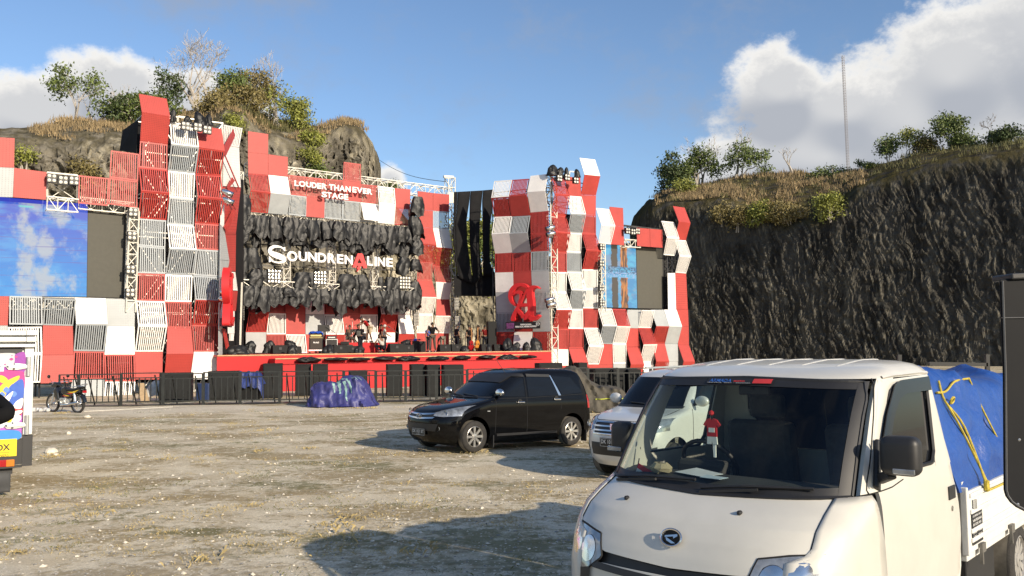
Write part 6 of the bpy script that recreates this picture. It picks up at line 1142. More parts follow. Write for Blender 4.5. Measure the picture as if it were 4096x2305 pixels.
where = ['right behind the box truck corner', 'behind the motorcycle handlebar', 'behind the motorcycle seat', 'in front of the white slatted base panel', 'in front of the speaker stack under the white corner', 'left of the blue covered case', 'in front of the blue covered case', 'in front of the tall speaker stack', 'just left of the blue tarp heap', 'behind the left part of the blue tarp heap', 'behind the right part of the blue tarp heap', 'right of the blue tarp heap', 'left of the black car mirror', 'behind the black car windscreen', 'behind the black car front door', 'behind the black car rear door', 'behind the black car tail', 'beside the brown tarp heap', 'behind the brown tarp heap', 'behind the silver car roof', 'at the right end, above the silver car']
for i in range(len(FP) - 1): barrier(fence_pt(*FP[i]), fence_pt(*FP[i + 1]), 'dark steel barrier section ' + where[i])
# ---- junk behind the barrier on the left
tan = mat('plywood_board', (0.42, 0.30, 0.17), .7, vary=.2); b = MB(); p = on_z(520, 1615) + np.array([0, 1.2, 0]); b.slab([p + np.array([-.3, .2, .75]), p + np.array([-.05, .2, .75]), p + np.array([.35, -.2, .05]), p + np.array([0, -.2, .03])], .03); tag(b.build('plywood_board', tan), 'tan plywood board leaning behind the barrier right of the motorcycle', 'board')
b = MB(); p = on_z(585, 1612) + np.array([0, 1.5, 0]); g = np.array([[(p[0] + (i / 9 - .5) * 1.3, p[1] + (j / 6 - .5) * .8, max(0.0, .95 * math.sin(math.pi * min(1, (i + .5) / 9 * 1.0)) ** .5 * (1 - .75 * abs(j / 3 - 1) ** 2) * (1 - .25 * i / 9)) + .03 * math.sin(i * 2 + j)) for j in range(7)] for i in range(10)]); b.grid(g); tag(b.build('tarpaulin', mat('pale_plastic_sheet', (.45, .45, .42), .45, vary=.2, scale=3, bump=.3)), 'pale grey plastic sheet heaped behind the barrier right of the plywood board', 'plastic sheet')
b = MB(); p = on_z(785, 1606) + np.array([0, .9, 0]); b.box(p + np.array([0, 0, .35]), (.55, .5, .7)); o = b.build('bin', mat('blue_bin', (.015, .03, .09), .5), bevel=.03); tag(o, 'dark blue box with white lid behind the barrier between speaker stacks', 'box'); 
b = MB(); b.bar(on_z(335, 1646), on_z(690, 1628), .05, .03); tag(b.build('plank', mat('worn_plank', (.42, .40, .36), .8)), 'long white plank lying along the foot of the left barriers', 'plank')
# ================================================================ VEHICLES
class Shell:
    """stack of plan outlines: levels = (z, yf, yr, w, y0f, nf, y1r, nr)"""
    def __init__(s, levels):
        s.L = np.array(levels, float); s.n = len(levels)
    def par(s, z):
        return [np.interp(z, s.L[:, 0], s.L[:, k]) for k in range(1, 8)]
    def pos(s, q, z):
        yf, yr, w, y0, nf, y1, nr = s.par(z); sg = 1 if q >= 0 else -1; a = abs(q)
        if a <= 1:
            ph = a * math.pi / 2; return np.array([sg * w * math.sin(ph) ** (2 / nf), y0 + (yf - y0) * max(0, math.cos(ph)) ** (2 / nf), z])
        if a <= 2: return np.array([sg * w, y0 + (y1 - y0) * (a - 1), z])
        ph = (a - 2) * math.pi / 2; return np.array([sg * w * max(0, math.cos(ph)) ** (2 / nr), y1 + (yr - y1) * math.sin(ph) ** (2 / nr), z])
    def front(s, x, z):
        yf, yr, w, y0, nf, y1, nr = s.par(z); r = min(1, abs(x) / w); return np.array([x, y0 + (yf - y0) * (1 - r ** nf) ** (1 / nf), z])
    def side(s, sg, y, z):
        yf, yr, w, y0, nf, y1, nr = s.par(z)
        if y > y0: x = w * max(0, 1 - min(1, (y - y0) / (yf - y0)) ** nf) ** (1 / nf)
        elif y < y1: x = w * max(0, 1 - min(1, (y - y1) / (yr - y1)) ** nr) ** (1 / nr)
        else: x = w
        return np.array([sg * x, y, z])
    def rear(s, x, z):
        yf, yr, w, y0, nf, y1, nr = s.par(z); r = min(1, abs(x) / w); return np.array([x, y1 + (yr - y1) * (1 - r ** nr) ** (1 / nr), z])
    def mesh(s, zs, qs, b=None, cap=True):
        b = b or MB(); P = np.array([[s.pos(q, z) for q in qs] for z in zs]); n = len(qs); o = len(b.v); b.grid(P)
        if cap:
            b.add(P[-1][:-1], [tuple(range(n - 1))]); b.add(P[0][:-1], [tuple(range(n - 2, -1, -1))])
        return b
def res(pts, n):
    p = np.array(pts, float); 
    if len(p) == n: return p
    d = np.concatenate([[0], np.cumsum(np.linalg.norm(np.diff(p, axis=0), axis=1))]); t = np.linspace(0, d[-1], n); return np.stack([np.interp(t, d, p[:, k]) for k in range(p.shape[1])], 1)
def patch(fn, top, bot, off=0.004, nu=14, nv=8, th=0.0):
    """surface patch between two polylines given in the 2-D coordinates of fn"""
    A, B = res(top, nu), res(bot, nu); G = np.array([[fn(*(A[i] * (1 - t) + B[i] * t)) for i in range(nu)] for t in np.linspace(0, 1, nv)])
    gu = np.gradient(G, axis=1); gv = np.gradient(G, axis=0); N_ = np.cross(gu, gv); N_ /= np.linalg.norm(N_, axis=2)[..., None] + 1e-9
    c = G.reshape(-1, 3).mean(0); ref = np.array([c[0], c[1] + 1.2, c[2] - 0.9])
    if np.mean(np.sum(N_.reshape(-1, 3) * ref, 1)) < 0: N_ = -N_
    b = MB(); O_ = G + N_ * off; b.grid(O_)
    if th:
        k = len(b.v); I_ = G + N_ * (off - th); b.grid(I_, flip=True); a, c_ = G.shape[:2]; ring = [(0, j) for j in range(c_)] + [(i, c_ - 1) for i in range(1, a)] + [(a - 1, j) for j in range(c_ - 2, -1, -1)] + [(i, 0) for i in range(a - 2, 0, -1)]
        idx = [i * c_ + j for i, j in ring]
        for u in range(len(idx)): p_, q_ = idx[u], idx[(u + 1) % len(idx)]; b.f.append((p_, q_, q_ + k, p_ + k)); b.m.append(0)
    return b
def pick(t, name, m, b, smooth=True, bevel=0):
    o = b.build(name, m, t, smooth=smooth, bevel=bevel)
    if smooth: o.data.set_sharp_from_angle(angle=R(38))
    return o
def line(t, name, m, fn, pts, w=0.010, off=0.003, n=24):
    p = res(pts, n); P = [fn(*q) for q in p]; b = MB(); b.tube(P, w / 2, 5, cap=False); return b.build(name, m, t)
paint_black = mat('black_car_paint', (0.003, 0.003, 0.0034), 0.3, vary=0.1, coat=0.6, spec=0.0); paint_silver = mat('silver_white_paint', (0.60, 0.60, 0.58), 0.32, 0.15, vary=0.04, scale=2, coat=0.8)
paint_cream = mat('white_truck_paint', (0.57, 0.555, 0.50), 0.34, vary=0.05, scale=3.2, coat=0.5)
dglass = mat('tinted_glass', (0.005, 0.006, 0.008), 0.04, spec=0.35, vary=0.1); plastic = mat('black_plastic', (0.018, 0.018, 0.019), 0.5, vary=0.15, scale=6); rubber = mat('tyre_rubber', (0.024, 0.022, 0.02), 0.85, vary=0.3, scale=9, bump=0.2); dusty = mat('dusty_tread', (0.16, 0.145, 0.12), 0.95, vary=0.3, scale=12)
alloy = mat('alloy_rim', (0.62, 0.60, 0.56), 0.3, 0.85, vary=0.08, scale=8); lampclear = mat('headlight_lens', (0.30, 0.32, 0.34), 0.08, 0.5, vary=0.5, scale=9, coat=1.0); redlamp = mat('red_lamp', (0.35, 0.008, 0.012), 0.15, coat=1.0); amber = mat('amber_lamp', (0.55, 0.17, 0.015), 0.2, coat=1.0); seam = mat('panel_gap', (0.01, 0.01, 0.01), 0.8); plate_m = mat('plate_black', (0.012, 0.012, 0.012), 0.4); plate_w = mat('plate_white', (0.65, 0.65, 0.63), 0.5); well = mat('wheel_well', (0.008, 0.008, 0.008), 0.95)
def wheel(t, c, r=0.31, w=0.19, sg=-1, spokes=8, rimm=None, name='wheel'):
    """axis x; sg = outward side"""
    c = np.asarray(c, float); b = MB(); b.lathe([(r * .66, -w / 2), (r * .9, -w / 2), (r * .985, -w * .40), (r, -w * .2), (r, w * .2), (r * .985, w * .40), (r * .9, w / 2), (r * .66, w / 2)], 'x', 32, c); o = b.build(name, rubber, t, smooth=True)
    b = MB(); b.lathe([(r * 1.004, -w * .30), (r * 1.004, w * .30)], 'x', 32, c); b.build('tread', dusty, o, smooth=True)
    b = MB(); xo = sg * w * .46; b.lathe([(r * .68, xo), (r * .60, xo - sg * .02), (r * .58, xo - sg * .09)], 'x', 30, c); 
    b.lathe([(r * .60, xo - sg * .1), (.01, xo - sg * .1)], 'x', 24, c)
    b.build('rim', mat('rim_dark', (.06, .058, .055), .5, .5), o, smooth=True); b = MB(); b.lathe([(r * .69, xo - sg * .004), (r * .63, xo + sg * .006), (r * .60, xo - sg * .02)], 'x', 30, c)
    for k in range(spokes):
        a = 2 * math.pi * k / spokes; u = np.array([0, math.cos(a), math.sin(a)]); v = np.array([0, -math.sin(a), math.cos(a)]); p0 = c + np.array([xo - sg * .012, 0, 0]) + u * r * .12; p1 = c + np.array([xo - sg * .012, 0, 0]) + u * r * .63
        b.poly([p0 + v * .018, p1 + v * .028, p1 - v * .028, p0 - v * .018], (-sg * .03, 0, 0))
    b.lathe([(.01, xo), (r * .18, xo - sg * .006), (r * .2, xo - sg * .03)], 'x', 16, c); b.build('spokes', rimm or alloy, o); return o
def plate(t, c, n_yaw, text, sub, w=.43, h=.135):
    """number plate, face normal along +y rotated by n_yaw"""
    ca, sa = math.cos(n_yaw), math.sin(n_yaw); X = np.array([-ca, -sa, 0]); Z = np.array([0, 0, 1.0]); Nn = np.array([-sa, ca, 0]); c = np.asarray(c, float)
    at = lambda u, v, o=0: c + X * (u - .5) * w + Z * (v - .5) * h + Nn * o
    b = MB(); b.slab([at(0, 1), at(1, 1), at(1, 0), at(0, 0)], .012); o = b.build('number_plate', plate_m, t)
    V, F, rim = text_mesh(text, .01); b = MB(); b.add([at(.07 + u * .86, .36 + v * .46, .004) for u, v in V], F); V, F, rim = text_mesh(sub, .005); b.add([at(.38 + u * .24, .10 + v * .15, .004) for u, v in V], F)
    for e in ((.02, .05, .98, .08), (.02, .92, .98, .95), (.02, .08, .03, .92), (.97, .08, .98, .92)): b.add([at(e[0], e[1], .003), at(e[2], e[1], .003), at(e[2], e[3], .003), at(e[0], e[3], .003)], [(0, 1, 2, 3)])
    b.build('characters', plate_w, o); return o
def cut_arches(o, centers, r, dark):
    b = MB()
    for y, z in centers: b.lathe([(.001, -1.2), (r, -1.2), (r, 1.2), (.001, 1.2)], 'x', 40, (0, y, z))
    c = b.build('arch_cutter', dark); bm = o.modifiers.new('arches', 'BOOLEAN'); bm.operation = 'DIFFERENCE'; bm.object = c; bm.solver = 'EXACT'; bm.material_mode = 'TRANSFER'
    c.parent = o.parent; bpy.context.view_layer.update(); dg = bpy.context.evaluated_depsgraph_get(); me = bpy.data.meshes.new_from_object(o.evaluated_get(dg)); o.modifiers.clear(); o.data = me; bpy.data.objects.remove(c); me.set_sharp_from_angle(angle=R(34))
QS = np.concatenate([np.linspace(-3, -2, 9)[:-1], np.linspace(-2, -1, 15)[:-1], np.linspace(-1, 1, 41)[:-1], np.linspace(1, 2, 15)[:-1], np.linspace(2, 3, 9)])
def ring_logo(t, c, nrm, r, kind, m):
    """oval badge in the plane normal to nrm"""
    c = np.asarray(c, float); n = np.asarray(nrm, float) / np.linalg.norm(nrm); u = np.cross(n, [0, 0, 1.0]); u /= np.linalg.norm(u); v = np.cross(u, n); b = MB()
    def oval(cx, cy, rx, ry, w, off=.012): b.tube([c + n * off + u * (cx + rx * math.cos(a)) + v * (cy + ry * math.sin(a)) for a in np.linspace(0, 2 * math.pi, 28)], w, 6, cap=False)
    if kind == 'ovals': oval(0, 0, r, r * .68, r * .1); oval(0, .12 * r, r * .3, r * .58, r * .08, .014); oval(0, .3 * r, r * .62, r * .3, r * .08, .016)
    elif kind == 'wing':
        b.add([c + n * .002 + u * r * .95 * math.cos(a) + v * r * .68 * math.sin(a) for a in np.linspace(0, 6.2832, 25)[:-1]], [tuple(range(24))], 1)
        oval(0, 0, r, r * .72, r * .10); 
        for pts in ([(-.55, .35), (.62, .12), (.62, -.02), (-.2, .12)], [(-.55, .35), (-.2, .12), (-.25, -.05), (-.62, .2)], [(-.5, -.42), (.55, .02), (.4, -.28), (-.1, -.48)]): b.poly([c + n * .004 + u * x * r + v * y * r for x, y in pts], n * .010)
    else:
        b.poly([c + u * x * r + v * y * r for x, y in ((-.8, .9), (.8, .9), (.65, -.6), (0, -1), (-.65, -.6))], n * .004)
        for sx in (-1, 1): b.poly([c + n * .005 + u * x * sx * r + v * y * r for x, y in ((.1, .65), (.6, .65), (.15, -.7), (0, -.7), (0, -.35), (.25, .35))], n * .012)
    return b.build('badge', [m, seam], t, smooth=False)
def mirror(t, c, s, m, sg, name='mirror'):
    b = MB(); prof = [(.02, -.5), (.7, -.48), (.98, -.3), (1, 0), (.9, .35), (.6, .5), (.02, .52)]; b.lathe(prof, 'y', 20, (0, 0, 0)); V = np.array(b.v) * np.array([s[0], s[1], s[2]]) ; V = np.sign(V) * np.abs(V); b.v = [tuple(q) for q in V + np.asarray(c)]; o = b.build(name, m, t, smooth=True); b = MB(); b.bar(np.asarray(c) + (-sg * s[0] * .7, -s[1] * .2, -s[2] * .5), np.asarray(c) + (-sg * (s[0] + .1), -s[1] * .2, -s[2] * .9), .05, .04); b.build('mirror_arm', plastic, o); return o
# ---------------------------------------------------------------- black people carrier
def black_car():
    t = thing('parked_car', 'shiny black people carrier with silver spoked wheels and dark windows', 'car', (-1.29, 17.92, 0), R(130.6))
    t.rotation_mode = 'XYZ'; t.rotation_euler = (R(1.6), 0, R(130.6))
    S = Shell([(.20, .66, -3.26, .76, -.05, 2.6, -3.0, 4), (.30, .74, -3.33, .81, 0, 2.6, -3.0, 4), (.45, .77, -3.36, .83, .02, 2.7, -3.0, 4), (.62, .78, -3.36, .83, .02, 2.7, -3.0, 4), (.74, .74, -3.34, .83, .0, 2.6, -3.0, 4), (.81, .66, -3.33, .83, -.05, 2.6, -3.0, 4), (.87, .50, -3.33, .828, -.15, 2.7, -2.98, 4), (.93, .22, -3.32, .825, -.35, 2.9, -2.98, 4), (.98, -.05, -3.31, .82, -.5, 3, -2.97, 4), (1.03, -.32, -3.29, .81, -.72, 3.2, -2.95, 4), (1.06, -.40, -3.28, .805, -.82, 3.4, -2.94, 4), (1.25, -.66, -3.22, .765, -1.1, 3.4, -2.9, 4), (1.45, -.96, -3.12, .715, -1.4, 3.4, -2.85, 4), (1.55, -1.13, -3.05, .685, -1.6, 3.2, -2.8, 4), (1.60, -1.30, -2.98, .64, -1.75, 3, -2.7, 3.5), (1.635, -1.55, -2.86, .56, -1.9, 2.6, -2.6, 3), (1.655, -1.85, -2.6, .38, -2.0, 2.3, -2.45, 2.5)])
    zs = [.20, .25, .30, .37, .45, .53, .62, .68, .74, .775, .81, .84, .87, .90, .93, .955, .98, 1.005, 1.03, 1.06, 1.12, 1.18, 1.25, 1.32, 1.38, 1.45, 1.5, 1.55, 1.575, 1.60, 1.62, 1.635, 1.648, 1.655]
    o = pick(t, 'body', [paint_black], S.mesh(zs, QS)); cut_arches(o, [(0, .33), (-2.655, .33)], .37, well)
    for sg in (-1, 1):
        f = lambda y, z: S.side(sg, y, z)
        for nm, top, bot in (('front_window', [(-1.02, 1.50), (-1.30, 1.50)], [(-.58, 1.09), (-1.30, 1.07)]), ('rear_door_window', [(-1.40, 1.50), (-2.05, 1.495)], [(-1.40, 1.07), (-2.24, 1.09)]), ('quarter_window', [(-2.13, 1.495), (-2.68, 1.46)], [(-2.36, 1.09), (-2.98, 1.14)])):
            pick(t, nm, dglass, patch(f, top, bot, .005))
        for pts in ([(-1.35, 1.52), (-1.35, .36)], [(-2.10, 1.52), (-2.30, 1.05), (-2.32, .8)], [(-.52, 1.05), (-.50, .36)], [(-.52, .34), (-2.2, .34)], [(-.42, 1.045), (-1.3, 1.045), (-3.0, 1.10)]): line(t, 'door_gap', seam, f, pts)
        pick(t, 'window_visor', plastic, patch(f, [(-.80, 1.36), (-1.06, 1.53), (-1.33, 1.53)], [(-.84, 1.34), (-1.08, 1.47), (-1.33, 1.47)], .02, th=.01)); pick(t, 'window_visor', plastic, patch(f, [(-1.40, 1.53), (-2.06, 1.52)], [(-1.40, 1.475), (-2.06, 1.465)], .02, th=.01))
        pick(t, 'chrome_strip', chrome, patch(f, [(-2.07, 1.5), (-2.10, 1.5)], [(-2.26, 1.08), (-2.33, 1.08)], .008)); pick(t, 'sill_trim', plastic, patch(f, [(-.55, .35), (-2.2, .35)], [(-.55, .30), (-2.2, .30)], .012))
        for y, z in ((-1.17, .955), (-2.20, 1.0)):
            b = MB(); p = f(y, z); b.box(p + (sg * .02, 0, 0), (.03, .19, .035)); pick(t, 'door_handle', chrome, b, False, .01); b = MB(); b.lathe([(.07, .0), (.01, -.003 * sg)], 'x', 16, p + np.array([sg * .004, .02, 0])); b.build('handle_cup', seam, t)
        mirror(t, f(-.60, 1.12) + (sg * .16, .03, .04), (.115, .09, .08), chrome, sg)
        pick(t, 'tail_light', redlamp, patch(f, [(-3.10, 1.09), (-3.24, 1.10)], [(-3.12, .80), (-3.30, .80)], .006)); b = MB(); p = f(-.32, .80); b.box(p + (sg * .006, 0, 0), (.01, .07, .018)); b.build('side_badge', alu, t)
        pick(t, 'headlight', lampclear, patch(lambda x, z: S.front(sg * x, z), [(.36, .76), (.60, .855), (.79, .92)], [(.38, .715), (.60, .70), (.795, .72)], .006)); b = MB(); p = S.front(sg * .6, .77); b.lathe([(.062, .0), (.05, -.02), (.01, -.03)], 'y', 16, p + np.array([0, .012, 0])); b.build('lamp_bowl', chrome, t)
        b = MB(); p = S.front(sg * .52, .47); b.lathe([(.045, .006), (.04, -.01), (.01, -.02)], 'y', 16, p); b.build('fog_lamp', lampclear, t); b = MB(); b.box(f(-.45, .2) + (sg * .0, 0, 0), (.16, .02, .24)); b.build('mud_flap', plastic, t); b = MB(); b.box(f(-3.07, .2), (.16, .02, .24)); b.build('mud_flap', plastic, t)
        for y, z in ((0, .31), (-2.655, .31)): wheel(t, (sg * .725, y, z), sg=sg)
    fr = lambda x, z: S.front(x, z); zt = lambda x: x
    pick(t, 'windscreen', dglass, patch(fr, [(-.58, 1.50), (.58, 1.50)], [(-.68, 1.08), (.68, 1.08)], .006, 20, 10)); pick(t, 'rear_window', dglass, patch(S.rear, [(-.5, 1.45), (.5, 1.45)], [(-.6, 1.1), (.6, 1.1)], .006))
    pick(t, 'cowl', plastic, patch(fr, [(-.70, 1.075), (.70, 1.075)], [(-.70, 1.045), (.70, 1.045)], .006)); line(t, 'bonnet_gap', seam, fr, [(-.70, 1.03), (-.72, .93), (-.36, .77), (.36, .77), (.72, .93), (.70, 1.03)], .012)
    pick(t, 'grille', plastic, patch(fr, [(-.40, .745), (.40, .745)], [(-.40, .67), (.40, .67)], .008)); 
    for z0, z1 in ((.75, .725), (.675, .645)): pick(t, 'chrome_bar', chrome, patch(fr, [(-.44, z0 + .015), (0, z0 - .008), (.44, z0 + .015)], [(-.40, z1 + .015), (0, z1 - .008), (.40, z1 + .015)], .016))
    ring_logo(t, fr(0, .70) + (0, .012, 0), (0, 1, .1), .075, 'ovals', chrome); pick(t, 'air_intake', plastic, patch(fr, [(-.52, .56), (.52, .56)], [(-.46, .42), (.46, .42)], .008)); plate(t, fr(0, .39) + (0, .03, 0), 0, 'DK 1031 BT', '12-20')
    for x0 in (-.35, .12):
        b = MB(); b.tube([fr(x0, 1.07) + (0, .02, .012), fr(x0 + .3, 1.085) + (0, .015, .02), fr(x0 + .52, 1.10) + (0, .01, .02)], .009, 5); b.build('wiper', plastic, t)
    b = MB(); b.bar(fr(-.3, 1.56) , fr(-.3, 1.56) + (0, .25, .28), .008); b.build('antenna', dsteel, t); b = MB(); b.box((0, -1.3, .16), (1.2, 3.2, .08)); b.build('underbody', well, t)
    return t
black_car()
# ---------------------------------------------------------------- silver hatchback
def silver_car():
    fwv = np.array([-math.sin(R(45)), -math.cos(R(45))]); C = np.array([1.50, 13.5]) - fwv * .66
    t = thing('parked_car', 'silver white small hatchback half hidden behind the white pickup', 'car', (C[0], C[1], 0), R(135))
    S = Shell([(.22, .55, -2.9, .66, -.1, 2.6, -2.7, 4), (.32, .63, -2.95, .72, -.02, 2.6, -2.7, 4), (.50, .66, -2.96, .735, .02, 2.7, -2.7, 4), (.70, .65, -2.96, .735, .02, 2.7, -2.7, 4), (.84, .60, -2.95, .735, 0, 2.7, -2.7, 4), (.92, .50, -2.94, .733, -.08, 2.8, -2.7, 4), (.98, .28, -2.93, .73, -.25, 3, -2.7, 4), (1.02, .02, -2.92, .725, -.4, 3.2, -2.7, 4), (1.06, -.2, -2.92, .715, -.55, 3.4, -2.7, 4), (1.09, -.26, -2.91, .71, -.62, 3.4, -2.7, 4), (1.30, -.46, -2.88, .675, -.8, 3.4, -2.65, 4), (1.52, -.70, -2.82, .63, -1.05, 3.4, -2.6, 4), (1.59, -.82, -2.78, .60, -1.15, 3.2, -2.55, 4), (1.63, -1.0, -2.7, .55, -1.3, 3, -2.5, 3.5), (1.655, -1.3, -2.5, .44, -1.5, 2.6, -2.4, 3)])
    zs = [.22, .27, .32, .4, .5, .6, .7, .78, .84, .88, .92, .95, .98, 1.0, 1.02, 1.04, 1.06, 1.09, 1.16, 1.23, 1.3, 1.37, 1.45, 1.52, 1.56, 1.59, 1.61, 1.63, 1.645, 1.655]
    o = pick(t, 'body', [paint_silver], S.mesh(zs, QS)); cut_arches(o, [(0, .32), (-2.4, .32)], .345, well)
    fr = lambda x, z: S.front(x, z)
    for sg in (-1, 1):
        f = lambda y, z: S.side(sg, y, z)
        for nm, top, bot in (('front_window', [(-.82, 1.52), (-1.25, 1.52)], [(-.52, 1.12), (-1.25, 1.10)]), ('rear_door_window', [(-1.33, 1.52), (-2.0, 1.52)], [(-1.33, 1.10), (-2.1, 1.11)]), ('quarter_window', [(-2.08, 1.52), (-2.5, 1.50)], [(-2.18, 1.11), (-2.6, 1.13)])): pick(t, nm, dglass, patch(f, top, bot, .005))
        for pts in ([(-1.29, 1.54), (-1.29, .38)], [(-.46, 1.06), (-.44, .38)], [(-2.05, 1.52), (-2.15, .8)]): line(t, 'door_gap', seam, f, pts)
        for y in (-1.12, -1.95):
            b = MB(); b.box(f(y, .95) + (sg * .02, 0, 0), (.03, .17, .035)); pick(t, 'door_handle', paint_silver, b, False, .01)
        mirror(t, f(-.56, 1.13) + (sg * .15, .03, .05), (.12, .08, .085), paint_silver, sg)
        pick(t, 'headlight', lampclear, patch(lambda x, z: S.front(sg * x, z), [(.43, .885), (.58, .93), (.725, .95)], [(.43, .76), (.58, .73), (.728, .77)], .006)); b = MB(); p = S.front(sg * .60, .84); b.lathe([(.06, .0), (.05, -.02), (.01, -.03)], 'y', 16, p + np.array([0, .012, 0])); b.build('lamp_bowl', chrome, t)
        pick(t, 'fog_recess', plastic, patch(lambda x, z: S.front(sg * x, z), [(.54, .50), (.66, .54)], [(.56, .40), (.66, .42)], .006)); b = MB(); b.lathe([(.02, .01), (.002, .012)], 'x', 10, f(-.33, .86)); b.build('turn_lamp', chrome, t)
        for y, z in ((0, .285), (-2.4, .285)): wheel(t, (sg * .635, y, z), r=.285, w=.165, sg=sg, spokes=10)
    pick(t, 'windscreen', dglass, patch(fr, [(-.55, 1.53), (.55, 1.53)], [(-.62, 1.10), (.62, 1.10)], .006, 20, 10)); pick(t, 'cowl', plastic, patch(fr, [(-.64, 1.10), (.64, 1.10)], [(-.64, 1.065), (.64, 1.065)], .006)); line(t, 'bonnet_gap', seam, fr, [(-.62, 1.055), (-.62, .97), (-.42, .905), (.42, .905), (.62, .97), (.62, 1.055)], .01)
    pick(t, 'grille', plastic, patch(fr, [(-.40, .885), (.40, .885)], [(-.38, .70), (.38, .70)], .006))
    for z0 in (.885, .83, .765, .71): pick(t, 'chrome_bar', chrome, patch(fr, [(-.41, z0), (.41, z0)], [(-.405, z0 - .022), (.405, z0 - .022)], .014))
    ring_logo(t, fr(0, .80) + (0, .016, 0), (0, 1, .1), .07, 'shield', chrome); pick(t, 'air_intake', plastic, patch(fr, [(-.46, .57), (.46, .57)], [(-.44, .38), (.44, .38)], .006)); plate(t, fr(0, .58) + (0, .03, 0), 0, 'DK 1017 BO', '04-20')
    for sg in (-1, 1): b = MB(); b.bar((sg * .52, -.95, 1.675), (sg * .52, -2.5, 1.68), .03); b.build('roof_rail', alu, t)
    b = MB(); b.tube([fr(-.2, 1.09) + (0, .02, .01), fr(.1, 1.11) + (0, .015, .02), fr(.35, 1.12) + (0, .01, .02)], .009, 5); b.build('wiper', plastic, t); b = MB(); b.box((0, -1.2, .18), (1.05, 2.9, .08)); b.build('underbody', well, t)
silver_car()
